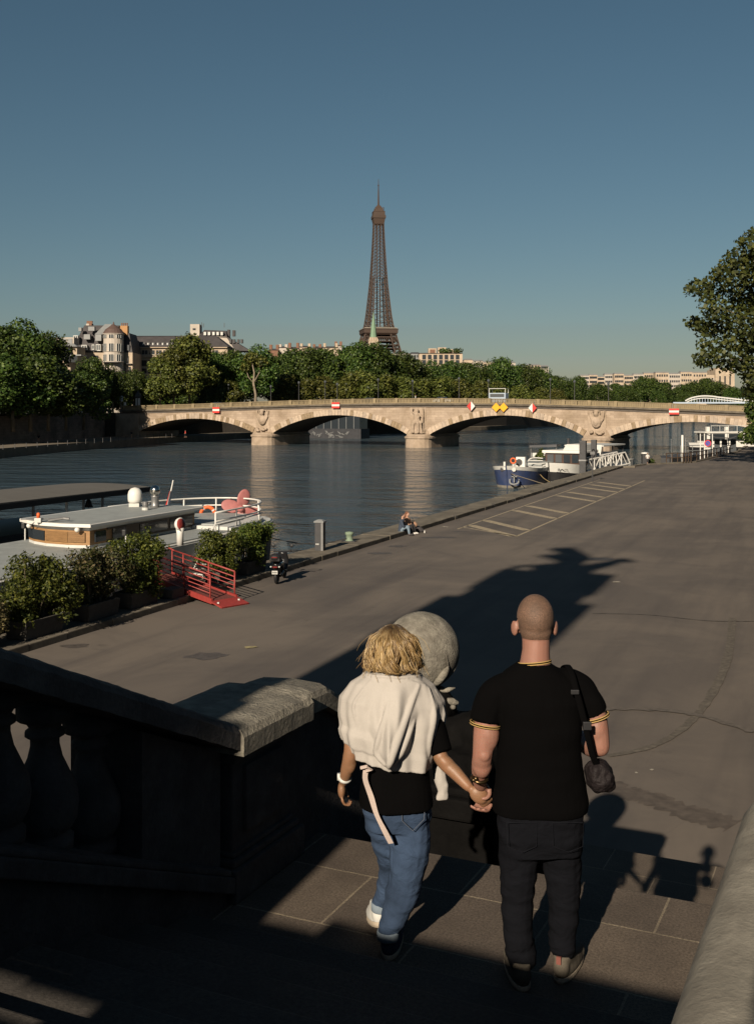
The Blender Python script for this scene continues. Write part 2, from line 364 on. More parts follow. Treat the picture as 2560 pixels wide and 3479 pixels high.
# tyre arcs, repairs and the wet trail near the foot of the stairs
mb=MB(); Z=2.003
wob_z=0
def ribbon(pts,w,wob=0,seed=1):
    global wob_z; wob_z+=1
    r=random.Random(seed); pr=None
    for i,p in enumerate(pts):
        a=pts[max(0,i-1)]; b=pts[min(len(pts)-1,i+1)]; d=(b-a).normalized(); n=Vector((-d.y,d.x,0)); ww=w*(1+r.uniform(-wob,wob))/2
        cur=(p-n*ww+Vector((0,0,.003+.004*wob_z)),p+n*ww+Vector((0,0,.003+.004*wob_z)))
        if pr: mb.poly([pr[0],cur[0],cur[1],pr[1]])
        pr=cur
def spline(pts,n=8):
    o=[]
    for i in range(len(pts)-1):
        p0=pts[max(0,i-1)];p1=pts[i];p2=pts[i+1];p3=pts[min(len(pts)-1,i+2)]
        for k in range(n):
            t=k/n; o.append(.5*((2*p1)+(p2-p0)*t+(2*p0-5*p1+4*p2-p3)*t*t+(3*p1-p0-3*p2+p3)*t**3))
    o.append(pts[-1]); return o
tr=spline([G(x,y,2.0) for x,y in ((2060,2660),(2110,2690),(2200,2710),(2290,2745),(2400,2780),(2490,2805))])
ribbon(tr,.55,.35,3)
struct(mb.build('road_stain',mk('damp_asphalt',(.066,.054,.045),.7,.3,5,0),fix=False),'dark damp trail across the asphalt')
mb=MB()
for k,o in enumerate((0,14)):
    ribbon(spline([G(x+o,y,2.0) for x,y in ((2060,2570),(2200,2540),(2320,2470),(2410,2360),(2465,2230),(2480,2100))],10),.09 if k else .13,.3,5)
struct(mb.build('tyre_mark',mk('pale_tyre_scuff',(.082,.071,.058),.85,.5,9,0,dirt=(.06,.052,.043),dscale=3,damt=1),fix=False),'pale curved tyre marks on the asphalt')
mb=MB()
ribbon(spline([G(x,y,2.0) for x,y in ((2010,2085),(2200,2090),(2400,2110),(2560,2112))]),.06,.4,7)
ribbon(spline([G(x,y,2.0) for x,y in ((2050,2410),(2250,2415),(2400,2440),(2560,2490))]),.22,.4,8)
struct(mb.build('road_seam',mk('tar_seam',(.078,.067,.058),.8,.3,9,0),fix=False),'dark tar seams across the asphalt')
# ------------------------------------------------------------------ steps and landings
def sbox(mb,u0,u1,v0,v1,z0,z1):
    mb.loft([[SP(u0,v0,z0),SP(u1,v0,z0),SP(u1,v1,z0),SP(u0,v1,z0)],[SP(u0,v0,z1),SP(u1,v0,z1),SP(u1,v1,z1),SP(u0,v1,z1)]])
VL,VR=-3.24,.55
LZ,L2Z,UZ=5.52,3.4,6.66
mb=MB(); mb.box(VL-.6,VR,4.625,6.10,2.0,LZ); 
o=mb.build('landing',M['paving'],bevel=.012); o.rotation_euler=(0,0,-SA); struct(o,'granite paved stair landing where the couple stand')
mb=MB()
nr=13; rh=(LZ-L2Z)/nr; tw=(9.95-6.10)/(nr-1)
for i in range(nr-1): sbox(mb,6.10+i*tw+.002,6.10+(i+1)*tw,VL-.6,VR,1.9,LZ-(i+1)*rh)
n2=9; rh2=(L2Z-2.0)/n2; tw2=.31
for i in range(n2-1): sbox(mb,11.87+i*tw2+.002,11.87+(i+1)*tw2,VL-.6,VR,1.9,L2Z-(i+1)*rh2)
nu=10; rhu=(UZ-LZ)/nu; twu=.37
for i in range(nu-1): sbox(mb,4.62-(i+1)*twu,4.62-i*twu-.002,VL-.6,VR,2.0,LZ+(i+1)*rhu)
struct(mb.build('steps',M['step'],bevel=.014),'granite stair flights down to the quay')
mb=MB(); mb.box(VL-.6,VR,9.95,11.87,2.0,L2Z)
o=mb.build('lower_landing',M['paving'],bevel=.012); o.rotation_euler=(0,0,-SA); struct(o,'lower stair landing')
mb=MB(); mb.box(VL-3.5,VR+8,-9,4.62-(nu-1)*twu-.003,2.0,UZ)
o=mb.build('upper_landing',M['paving'],bevel=.012); o.rotation_euler=(0,0,-SA); struct(o,'paved terrace at the head of the stairs')
# ------------------------------------------------------------------ stair balustrades
BAL=thing('stair_balustrade','shade-darkened stone balustrade with bulging balusters descending on the left of the stairs','balustrade',SP(5.6,-3.5,LZ),-SA)
def rail_z(u): return 6.50+max(0,(5.07-u))*.44
def vbeam(mb,u0,u1,v0,v1,za0,za1,zb0,zb1):
    mb.loft([[SP(u0,v0,za0),SP(u0,v1,za0),SP(u0,v1,za1),SP(u0,v0,za1)],[SP(u1,v0,zb0),SP(u1,v1,zb0),SP(u1,v1,zb1),SP(u1,v0,zb1)]])
def rcope(mb,u0,u1,v0,v1,z0,z1,h):
    # coping with a slightly rounded top
    def ring(u,z):
        vm=(v0+v1)/2; w=(v1-v0)/2
        return [SP(u,vm+w*x,z-h+h*y) for x,y in ((-1,0),(1,0),(1,.62),(.93,.84),(.75,.96),(0,1.03),(-.75,.96),(-.93,.84),(-1,.62))]
    n=max(1,int(abs(u1-u0)/.035)); rg_=[ring(u0+(u1-u0)*i/n,z0+(z1-z0)*i/n) for i in range(n+1)]
    def chip(p):
        a=noise.noise(p*7)*.003+noise.noise(p*22)*.003; c=max(0,noise.noise(p*5+Vector((3,1,7)))-.38)*.035
        return p+Vector((a*.6,a*.6,a-c))
    mb.loft([[chip(p) for p in q] for q in rg_])
mb=MB(); rcope(mb,1.2,5.0,-3.78,-3.13,rail_z(1.2)-.02,rail_z(5.0)-.02,.15); mb.build('sloping_coping',M['shadestone'],BAL)
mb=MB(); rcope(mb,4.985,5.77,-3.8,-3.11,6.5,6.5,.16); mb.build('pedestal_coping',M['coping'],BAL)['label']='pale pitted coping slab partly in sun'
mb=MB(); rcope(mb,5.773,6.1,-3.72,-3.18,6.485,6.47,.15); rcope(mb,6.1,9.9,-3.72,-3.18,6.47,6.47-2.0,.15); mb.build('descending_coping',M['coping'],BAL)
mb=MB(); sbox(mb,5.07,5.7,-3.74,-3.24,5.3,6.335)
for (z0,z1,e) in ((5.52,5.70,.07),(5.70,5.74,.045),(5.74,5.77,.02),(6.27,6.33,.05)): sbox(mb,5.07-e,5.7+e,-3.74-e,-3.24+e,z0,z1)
mb.build('pedestal',M['shadestone'],BAL,bevel=.012)
mb=MB(); sbox(mb,5.18,5.6,-3.3,-3.215,5.84,6.22); mb.build('pedestal_panel',M['shadestone'],BAL,bevel=.02)
mb=MB(); vbeam(mb,5.702,6.1,-3.66,-3.25,5.0,6.32,5.0,6.31); vbeam(mb,6.1,9.9,-3.66,-3.25,2.0,6.31,2.0,4.31); mb.build('descending_wall',M['shadestone'],BAL)
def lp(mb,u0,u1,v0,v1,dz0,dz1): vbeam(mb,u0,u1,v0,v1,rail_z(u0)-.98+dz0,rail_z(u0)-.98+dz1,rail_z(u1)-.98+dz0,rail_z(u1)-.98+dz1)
mb=MB(); lp(mb,1.2,4.995,-3.74,-3.22,-.9,.16); lp(mb,1.2,4.99,-3.79,-3.165,.03,.12); lp(mb,1.2,4.992,-3.76,-3.19,.121,.155); mb.build('plinth',M['shadestone'],BAL,bevel=.01)
mb=MB(); vbeam(mb,4.3,4.984,-3.7,-3.26,rail_z(4.3)-.84,rail_z(4.3)-.2,rail_z(4.984)-.84,rail_z(4.984)-.2); mb.build('end_panel',M['shadestone'],BAL)
prof=[(.13,0),(.13,.05),(.1,.07),(.12,.09),(.148,.14),(.154,.2),(.145,.27),(.112,.34),(.08,.41),(.066,.47),(.066,.5),(.09,.515),(.09,.535),(.07,.55),(.085,.575),(.13,.595),(.13,.66)]
u=4.18
while u>1.4:
    mb=MB(); zz=rail_z(u)-.83
    c=SP(u,-3.48); mb.lathe(prof,(c.x,c.y,zz),14); mb.build('baluster',M['shadestone'],BAL,smooth=True); u-=.31
# rounded wall on the right
RW=thing('stair_parapet','pale pitted stone parapet with a rounded end at the right edge of the stairs','parapet',SP(4,0,LZ),-SA)
mb=MB(); rg=[]
def rring(u,s):
    h=.30; w=.37*s; vm=-.155; zt=6.67-.35*(1-s)
    pts=[(-.97,-.62),(-1.02,-.2),(-1.02,.35),(-.97,.66),(-.86,.86),(-.68,.96),(-.3,1.0),(.3,1.0),(.68,.96),(.86,.86),(.97,.66),(1.02,.35),(1.02,-.2),(.97,-.62)]
    return [SP(u,vm+w*x,zt-h+h*y) for x,y in pts]
us=[.6+i*.1 for i in range(41)]
rg=[rring(u,1) for u in us]+[rring(4.62+.16*math.sin(k*math.pi/12),.45+.55*math.cos(k*math.pi/12)) for k in range(1,7)]
mb.loft(rg); mb.build('coping',mk('smooth_pale_coping',(.185,.17,.14),.9,.25,5,.35,45,dirt=(.09,.08,.066),dscale=6,damt=.7,bdist=.012),RW,smooth=True)
mb=MB(); sbox(mb,.6,4.56,-.45,.14,5.0,6.3); mb.build('wall',M['palestone'],RW,bevel=.02)

mb=MB(); r_=random.Random(12)
def blot(px,py,w,h):
    c=G(px,py,2.0); pts=[]
    for k in range(16):
        a=2*math.pi*k/16; f=1+r_.uniform(-.25,.25); pts.append(c+Vector((math.cos(a)*w*f,math.sin(a)*h*f,.005)))
    mb.poly(pts)
for q in ((1290,1880,.5,.35),(1350,1856,.45,.3),(1490,1826,.9,.35),(1560,1806,.4,.2),(2040,1900,.6,.5),(700,2230,.5,.4),(255,2195,.35,.25)): blot(*q)
struct(mb.build('oil_stain',mk('dark_oil_stain',(.06,.052,.047),.6,.4,6,0),fix=False),'small dark oil stains on the asphalt')
for k,(px,py,s_,lb) in enumerate(((2092,1978,.16,'largest pale paper scrap on the asphalt beside the big shadow tip'),(2212,2617,.05,'pale paper scrap right of the man, the right one of two'),(2160,2627,.04,'pale paper scrap right of the man, the left one of two'),(1512,1791,.22,'white crumpled paper lying at the end of the hatched bay'),(852,2200,.2,'straw-coloured scrap on the asphalt in front of the scooter'))):
    p=G(px,py,2.0); t=thing('paper_scrap',lb,'litter',p,k*.9,'litter on the quay'); m=MB(); m.grid(lambda u,v:((u-.5)*s_*1.6,(v-.5)*s_,.012+.03*s_*4*abs(noise.noise(Vector((u*3+k,v*3,1))))),5,4); m.build('scrap',mk('litter_paper_%s'%'abcde'[k],(.26,.24,.2) if k!=4 else (.2,.17,.09),.9,.2,20,0),t,local=True,fix=False)
# ------------------------------------------------------------------ unseen stone things behind the camera, shaped to throw the foreground shade
BP=thing('terrace_balustrade','pale stone balustrade at the head of the stairs, with a pier and added shade pier','balustrade',SP(-1.5,-1,UZ),-SA)
mb=MB(); sbox(mb,-1.72,-1.28,-2.19,3.5,8.33,8.6); mb.build('rail',M['palestone'],BAL if 0 else BP,bevel=.03)
mb=MB(); sbox(mb,-1.7,-1.3,-1.55,3.5,UZ,8.33); mb.build('panel',M['palestone'],BP)
mb=MB(); sbox(mb,-1.7,-1.3,-2.19,-1.55,UZ,8.33); sbox(mb,-1.54,-1.46,-2.55,-2.19,UZ,8.225); sbox(mb,-1.54,-1.46,-2.55,-2.19,8.305,8.6); mb.build('low_panel',M['palestone'],BP)
mb=MB(); sbox(mb,-1.75,-1.25,-4.6,-3.05,UZ,9.4); sbox(mb,-1.54,-1.46,-3.05,-2.5,UZ,8.225); sbox(mb,-1.54,-1.46,-3.05,-2.5,8.305,9.4); sbox(mb,-1.75,-1.25,-4.6,-2.7,9.4,9.55); sbox(mb,-1.75,-1.25,-4.6,-2.86,9.55,9.75); sbox(mb,-1.75,-1.25,-4.6,-2.93,9.75,10.45); mb.build('pier',M['palestone'],BP,bevel=.04)  # stepped edge and slit, here and in the panel above, shape shade and sun
mb=MB(); sbox(mb,-1.75,-1.25,.02,.75,UZ,8.95); mb.ell(SP(-1.5,.38,9.15),(.33,.33,.33)); mb.build('added_ball_pier',M['palestone'],BP,smooth=True)  # added pier and ball; they cast the shadow of the person at the camera
# tall pylon with a gilded winged horse group, left of and behind the camera
PY=thing('bridge_pylon','tall stone bridge pylon carrying a gilded winged horse group','pylon',(-10.6,-4,UZ),R(-21))
mb=MB()
mb.box(-2.3,2.3,-2.3,2.3,0,2.2); mb.box(-1.75,1.75,-1.75,1.75,2.2,13.6); mb.box(-2.5,2.5,-2.5,2.5,13.6,14.5); mb.box(-2.0,2.0,-2.0,2.0,14.5,17.4); mb.box(-2.2,2.2,-2.2,2.2,17.4,17.8)
for sx in (-1,1):
    for sy in (-1,1): mb.lathe([(.42,2.2),(.42,2.6),(.34,2.7),(.3,12.8),(.42,13.0),(.42,13.6)],(sx*2.0,sy*2.0,0),10)
mb.build('shaft',M['palestone'],PY,local=True,bevel=.05)
gold=mk('gilded_bronze',(.5,.3,.08),.35,.1,4,.1,10,metal=.9)
mb=MB()
mb.ell((0,0,19.3),(1.3,.55,.65)); mb.tube([(.9,0,19.5),(1.5,0,20.3),(1.75,0,20.9)],[.45,.33,.25],8); mb.tube([(1.7,0,20.9),(2.3,0,20.6)],[.25,.15],8)
for x in (-.9,-.5,.7,1.0): mb.tube([(x,.2 if x*10%2 else -.2,19.2),(x+.2,0.1,18.5),(x,0.1,17.8)],[.25,.16,.12],6)
mb.tube([(-1.2,0,19.5),(-1.8,0,19.2),(-2.0,0,18.4)],[.15,.2,.06],6)
mb.tube([(-.2,-.6,17.8),(-.2,-.5,19.2),(-.2,-.4,20.4)],[.3,.3,.35],8); mb.ell((-.2,-.4,20.95),.24); mb.tube([(-.1,-.4,20.3),(.5,-.5,20.9),(1.2,-.5,21.3)],[.14,.11,.08],6)
for s in (-1,1):
    mb.loft([[Vector((0,s*.4,19.7)),Vector((.5,s*.4,19.7)),Vector((.5,s*.55,19.7)),Vector((0,s*.55,19.7))],[Vector((-.9,s*.8,20.8)),Vector((.5,s*.8,20.6)),Vector((.5,s*.92,20.6)),Vector((-.9,s*.92,20.8))],[Vector((-1.9,s*1.2,21.5)),Vector((-.9,s*1.2,21.9)),Vector((-.9,s*1.25,21.9)),Vector((-1.9,s*1.25,21.5))]])
mb.build('winged_horse',gold,PY,smooth=True,local=True)
# retaining wall on the right, beside the quay (outside the frame)
mb=MB(); mb.extrude([QP(13,1.6,1.9),QP(232,1.6,1.9),QP(232,2.4,1.9),QP(13,2.4,1.9)],(0,0,6.4)); mb.extrude([QP(13,1.45,8.3),QP(232,1.45,8.3),QP(232,2.5,8.3),QP(13,2.5,8.3)],(0,0,.3))
tag(mb.build('retaining_wall',blockmat('quay_masonry',(.1,.09,.075),(.075,.068,.058),(.04,.036,.03),1.2,.5,.015)),'long stone retaining wall along the right side of the quay','wall')
# ------------------------------------------------------------------ sculpture with the globe
SCu=thing('globe_sculpture','dark carved sculpture group on a block with a pale stone globe carved with bulrushes','sculpture',SP(7.9,-3.3,L2Z),-SA)
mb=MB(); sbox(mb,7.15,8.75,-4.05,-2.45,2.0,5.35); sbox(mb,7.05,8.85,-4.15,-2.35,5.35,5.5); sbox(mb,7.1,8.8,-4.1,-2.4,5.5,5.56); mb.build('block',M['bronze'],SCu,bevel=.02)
mb=MB(); r=random.Random(8)
for k in range(16):
    p=SP(r.uniform(7.35,8.5),r.uniform(-3.9,-2.7),r.uniform(5.5,5.68)); mb.ell(p,(r.uniform(.14,.3),r.uniform(.14,.3),r.uniform(.1,.2)),Matrix.Rotation(r.uniform(0,3),3,'Z'),10,7)
mb.tube([SP(7.7,-3.0,5.7),SP(7.6,-2.75,5.82),SP(7.8,-2.55,5.75),SP(8.1,-2.5,5.62)],[.16,.15,.12,.07],10)
for q in ((7.85,-2.42,5.84),(7.95,-2.3,5.78)): mb.tube([SP(7.8,-2.62,5.76),SP(*q)],[(.1,.05),(.02,.02)],8)
mb.ell(SP(7.94,-3.29,5.85),(.26,.26,.2))
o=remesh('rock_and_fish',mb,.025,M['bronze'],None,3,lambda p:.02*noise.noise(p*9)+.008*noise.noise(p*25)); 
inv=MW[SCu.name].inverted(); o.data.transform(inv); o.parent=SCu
gc=Vector((.349,8.57,CZ-1.897)); gr=.302
mb=MB(); mb.ell(gc,gr,None,48,32); g=mb.build('globe',M['globe'],SCu,smooth=True)
def sph(az,el,k=1.0):
    return gc+Vector((math.sin(az)*math.cos(el),-math.cos(az)*math.cos(el),math.sin(el)))*gr*k
mb=MB()
def onarc(a0,e0,a1,e1,rad,n=8,k0=1.0,k1=1.03,bend=0):
    pts=[sph(a0+(a1-a0)*i/n+bend*math.sin(math.pi*i/n),e0+(e1-e0)*i/n,k0+(k1-k0)*i/n) for i in range(n+1)]
    mb.tube(pts,rad,8)
onarc(R(22),R(-58),R(40),R(-12),[.012,.013,.013,.028,.031,.031,.030,.022,.004],8,1.0,1.045)
onarc(R(40),R(-14),R(36),R(4),[.006,.005,.004,.003],3,1.04,1.0)
for a0,a1,e1 in ((18,12,-34),(28,50,-38),(32,60,-28),(40,74,-16)):
    onarc(R(a0),R(-64),R(a1),R(e1),[(.018,.006),(.02,.006),(.016,.006),(.012,.005),(.003,.003)],4,1.0,1.01)
mb.tube([gc+Vector((.15,-.06,-.30)),gc+Vector((.2,-.08,-.29)),gc+Vector((.26,-.08,-.275))],[.02,.022,.005],8)
mb.tube([gc+Vector((.17,-.1,-.37)),gc+Vector((.24,-.12,-.37)),gc+Vector((.28,-.12,-.385))],[.026,.028,.016],8)
mb.ell(gc+Vector((.24,-.13,-.41)),(.022,.024,.02))
mb.build('bulrush_carving',M['globe'],SCu,smooth=True)
# ------------------------------------------------------------------ the bridge
BR=thing('stone_bridge','long pale stone arch bridge with carved piers crossing the river','bridge',(8.97,236,0),R(-25))
tp=np.array([-76.2,-42.5,-17.6,-1.8,12.9,37.2,43,52.3,64.2,69.2,85]); zp=np.array([9.22,10.06,10.5,10.73,10.66,10.05,9.81,9.53,9.07,8.87,8.3])
cf=np.polyfit(tp,zp,4)
def ztop(t): return float(np.polyval(cf,t))
BW=16.5
bs=mk('bridge_limestone',(.285,.225,.172),.92,.2,.5,.5,6,dirt=(.15,.11,.07),dscale=.35,damt=.7,bdist=.05)  # the bridge stone's own beige, with random dirt
bstone=blockmat('bridge_ashlar',(.315,.25,.192),(.25,.196,.15),(.2,.157,.12),1.5,.5,.02,stain=(.15,.11,.072),samt=.7,sscale=.25,grain=.3,gscale=8)
bpar=mk('ochre_balustrade_stone',(.19,.15,.09),.92,.15,.8,.3,8,dirt=(.11,.09,.06),dscale=.5)
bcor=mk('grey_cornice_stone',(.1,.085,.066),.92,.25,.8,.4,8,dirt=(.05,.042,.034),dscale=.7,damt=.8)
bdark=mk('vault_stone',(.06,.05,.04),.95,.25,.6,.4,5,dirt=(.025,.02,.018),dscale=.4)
piers=[-77,-39,0,39,77]; PHW=2.75; crowns=[6.1,7.0,7.03,5.84]; SPZ=2.9
def intr(i,t):
    a,b=piers[i]+PHW,piers[i+1]-PHW; x=(t-(a+b)/2)/((b-a)/2); return SPZ+(crowns[i]-SPZ)*max(0,1-x*x)**.92
v1=mk('voussoir_light',(.32,.255,.195),.9,.2,2,.3,10); v2=mk('voussoir_tan',(.2,.15,.098),.9,.25,2,.3,10,dirt=(.11,.075,.042),dscale=1.2); v3=mk('voussoir_grey',(.265,.215,.17),.9,.2,2,.3,10)
# facade: spandrel columns above each intrados
mb=MB(); fd=MB(); ringm=MB(); vm=MB(); r=random.Random(3)
for i in range(4):
    a,b=piers[i]+PHW,piers[i+1]-PHW; n=40; ts=[a+(b-a)*k/n for k in range(n+1)]
    for y in (0.0,BW):
        vs=[];fs=[]
        for t in ts: vs+=[(t,y,intr(i,t)),(t,y,ztop(t)-1.9)]
        for k in range(n): fs.append((2*k,2*k+2,2*k+3,2*k+1))
        mb.add(vs,fs)
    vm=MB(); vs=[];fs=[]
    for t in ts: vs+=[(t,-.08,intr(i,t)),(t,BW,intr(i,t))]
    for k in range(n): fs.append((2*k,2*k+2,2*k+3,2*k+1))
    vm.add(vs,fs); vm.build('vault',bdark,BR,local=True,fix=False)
    # voussoirs as separate proud stones
    nv=44
    ringm=MB()
    for k in range(nv):
        t0=a+(b-a)*(k+.03)/nv; t1=a+(b-a)*(k+.97)/nv; h0=1.25
        q=[]
        for t in (t0,t1):
            dz=(intr(i,min(t+.05,b))-intr(i,max(t-.05,a)))/(min(t+.05,b)-max(t-.05,a)); dz=max(-1.4,min(1.4,dz))
            nx,nz=-dz,1; l=math.hypot(nx,nz); q.append((Vector((t,0,intr(i,t)-.01)),Vector((t+nx/l*h0,0,min(intr(i,t)+nz/l*h0,ztop(t)-1.95)))))
        y0=-.16-r.uniform(0,.05); ringm.m=0 if r.random()<.55 else (1 if r.random()<.6 else 2)
        f=[q[0][0],q[1][0],q[1][1],q[0][1]]
        ringm.loft([[p+Vector((0,y0,0)) for p in f],[p+Vector((0,.3,0)) for p in f]])
    ringm.build('arch_ring',[v1,v2,v3],BR,local=True)
for j,p in enumerate(piers):
    for y in (0.0,BW): mb.add([(p-PHW,y,1.5),(p+PHW,y,1.5),(p+PHW,y,ztop(p+PHW)-1.9),(p,y,ztop(p)-1.9),(p-PHW,y,ztop(p-PHW)-1.9)],[(0,1,2,3,4)])
mb.build('spandrel',bstone,BR,local=True,fix=False)
_=0 #v1=mk('voussoir_light',(.32,.255,.195),.9,.2,2,.3,10); v2=mk('voussoir_tan',(.2,.15,.098),.9,.25,2,.3,10,dirt=(.11,.075,.042),dscale=1.2); v3=mk('voussoir_grey',(.265,.215,.17),.9,.2,2,.3,10)
ts=[-80+162*k/80 for k in range(81)]
def sweep(name,sec,mat,step=None):
    m=MB(); m.loft([[(t,y,ztop(t)+dz) for y,dz in sec] for t in ts]); return m.build(name,mat,BR,local=True)
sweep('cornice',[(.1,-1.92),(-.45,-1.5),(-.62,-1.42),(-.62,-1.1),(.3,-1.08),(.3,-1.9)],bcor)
sweep('deck',[(-.2,-1.9),(-.2,-1.07),(BW+.2,-1.07),(BW+.2,-1.9)],M['asphalt'])
sweep('handrail',[(-.35,-.17),(-.38,-.02),(-.3,0),(.02,0),(.08,-.04),(.05,-.17)],bpar)
sweep('rail_base',[(-.36,-1.075),(-.36,-.9),(.06,-.9),(.06,-1.075)],bpar)
sweep('far_parapet',[(BW-.3,-1.07),(BW-.3,0),(BW+.05,0),(BW+.05,-1.07)],bpar)
posts=[-79.5+5.32*i for i in range(31)]
for t in posts:
    z=ztop(t); m=MB(); m.box(t-.32,t+.32,-.42,.1,z-1.08,z+.06); m.build('rail_post',bpar,BR,local=True)
for a_,b_ in zip(posts[:-1],posts[1:]):
    m=MB()
    for k in range(13):
        t=a_+.55+(b_-a_-1.1)*k/12; z=ztop(t); m.box(t-.1,t+.1,-.24,-.05,z-.91,z-.16)
    m.build('baluster_panel',bpar,BR,local=True)
# piers with cutwaters
for j in (1,2,3):
    p=piers[j]; m=MB()
    def ring(w,nose,z):
        q=[(p-w,BW+.6,z),(p-w,.2,z)]
        for k in range(1,8):
            th=math.pi*k/8; q.append((p-w*math.cos(th),-nose*math.sin(th)+.2,z))
        return q+[(p+w,.2,z),(p+w,BW+.6,z)]
    m.loft([ring(3.0,2.6,-1),ring(2.9,2.5,1.9),ring(3.15,2.75,2.0),ring(3.15,2.75,2.35),ring(2.8,2.3,2.5),ring(2.6,1.7,2.9)])
    m.build('pier',bs,BR,local=True)
for q in ((-84,-74.4,7.2),(74.4,84,6.6)): m=MB(); m.box(q[0],q[1],-.3,BW+.3,-1,q[2]); m.build('abutment',bs,BR,local=True)
# carved groups on the piers
def relief(j,seated):
    p=piers[j]; r=random.Random(40+j); m=MB(); zt=ztop(p)-2.0
    m.box(p-1.9,p+1.9,-.12,.2,3.0,zt)
    if seated:
        m.ell((p,-.8,zt-.75),(.42,.42,.5)); m.tube([(p,-.8,zt-1.2),(p-.1,-.7,zt-2.4),(p-.2,-.7,zt-3.2)],[(.6,.5),(.75,.55),(.8,.6)],10)
        m.tube([(p-.2,-.8,zt-3.0),(p+.5,-1.5,zt-3.4),(p+.5,-1.3,3.2)],[.5,.42,.3],8); m.tube([(p-.6,-.8,zt-3.0),(p-.7,-1.4,zt-3.6),(p-.8,-1.2,3.2)],[.5,.42,.3],8)
        m.tube([(p+.6,-.7,zt-1.4),(p+1.25,-.8,zt-2.2),(p+1.3,-.9,zt-3.4)],[.25,.2,.16],8); m.tube([(p-.6,-.7,zt-1.4),(p-1.2,-.8,zt-.9),(p-1.0,-.7,zt-.1)],[.25,.2,.16],8)
        for k in range(9): m.tube([(p-1+.25*k,-1.1+.1*math.sin(k*2),zt-2.8),(p-1.2+.3*k,-.9,3.0)],[.16,.2],6)
        m.tube([(p+1.3,-.5,zt-.2),(p+1.5,-.5,3)],[.12,.2],6)
    else:
        m.ell((p,-.55,zt-2.3),(1.0,.5,1.2)); m.ell((p,-.75,zt-2.3),(.6,.5,.8)); m.ell((p,-.7,zt-.7),(.5,.5,.55)); m.ell((p,-.6,zt-.1),(.75,.4,.3))
        for k in range(11):
            s=-1 if k%2 else 1; x=s*r.uniform(.6,1.5); m.tube([(p+x*.5,-.4,zt-3.2+r.random()),(p+x,-.5,zt-1.8+r.random()),(p+x*1.2,-.45,zt-.2+.3*r.random())],[.2,.17,.1],6)
        for k in range(10): m.ell((p+r.uniform(-1.4,1.4),-.5,3.3+r.uniform(0,.6)),(.35,.4,.28))
    o=remesh('carved_figure' if seated else 'carved_trophy',m,.11,bs,None,1,lambda q:.06*noise.noise(q*2.2)); o.parent=BR
relief(1,False); relief(2,True); relief(3,False)
# ------------------------------------------------------------------ navigation signs hung on the bridge
def brw(t,y,z): return MW[BR.name]@Vector((t,y,z))
def bt(px):
    k=(px-CX)/F; c,s=math.cos(R(25)),math.sin(R(25)); return (k*236-8.97)/(c+k*s)
def nav(kind,px,py,label):
    t=bt(px); d=236-t*math.sin(R(25)); z=CZ+(HY-py)/F*d; s=d/F
    n=thing('navigation_sign',label,'sign',brw(t,-.75,z),R(-25),'navigation signs on the bridge')
    if kind=='bar':
        for nm,mt,z0,z1 in (('red_band',M['red'],.31,.93),('white_band',M['whitegloss'],-.31,.31),('red_band',M['red'],-.93,-.31)):
            m=MB(); m.box(-.95,.95,-.05,.05,z0*s*10.5,z1*s*10.5); m.build(nm,mt,n,local=True)
    else:
        h=16*s
        def half(nm,mt,pts):
            m=MB(); m.extrude([(x*h,-.05,zz*h) for x,zz in pts],(0,.1,0)); m.build(nm,mt,n,local=True)
        if kind=='y': half('panel',M['yellow'],[(-.97,0),(0,-.97),(.97,0),(0,.97)])
        else:
            a,b=(M['red'],M['whitegloss']) if kind=='rw' else (M['whitegloss'],M['red'])
            half('left_half',a,[(-.9,0),(0,-1),(0,1)]); half('right_half',b,[(0.01,1),(0.01,-1),(.9,0)])
    m=MB()
    for x in (-.3,.3): m.bar((x,.1,0),(x,.1,1.5),.05)
    m.build('bracket',M['steel'],n,local=True)
nav('bar',740,1393,'red and white banded no-entry board over the far left arch'); nav('bar',1145,1377,'red and white banded no-entry board over the arch left of the figure pier'); nav('bar',2290,1398,'red and white banded no-entry board over the right-hand arch')
nav('rw',1603,1380,'diamond board with red left half and white right half'); nav('y',1688,1384,'yellow diamond board, left of the adjoining pair'); nav('y',1713,1384,'yellow diamond board, right of the adjoining pair'); nav('wr',1811,1386,'diamond board with white left half and red right half')
# ------------------------------------------------------------------ lamps along the far side of the deck
def lamp(px,pytop,d,zb,label,group='street lamps by the bridge'):
    p=P(px,pytop,d); h=p.z-zb
    l=thing('street_lamp',label,'street lamp',(p.x,p.y,zb),0,group); m=MB()
    m.lathe([(.16,0),(.16,.6),(.09,.8),(.07,h-.6),(.05,h-.5)],(0,0,0),8); m.build('post',M['darkgrey'],l,local=True)
    m=MB(); m.lathe([(.1,h-.55),(.26,h-.4),(.3,h-.15),(.22,h),(.05,h+.12)],(0,0,0),8); m.build('lantern',M['greyglass'],l,local=True)
nm=['first','second','third','fourth','fifth','sixth','seventh','eighth','ninth','tenth','eleventh','twelfth']
for k,(px,py) in enumerate(((920,1310),(1015,1297),(1104,1294),(1145,1302),(1284,1287),(1401,1292),(1558,1283),(1658,1290),(1868,1286),(1950,1293),(2065,1300))):
    t=bt(px); off=13.0 if k%2 else 15.0; q=brw(t,off,0); 
    # keep it on the deck: shift along the bridge until the pixel column matches
    for _ in range(6):
        q=brw(t,off,0); e=q.x-(px-CX)/F*q.y; t-=e
    lamp(px,py,q.y,ztop(t)-1.07,f'{nm[k]} slender street lamp from the left along the bridge parapet')
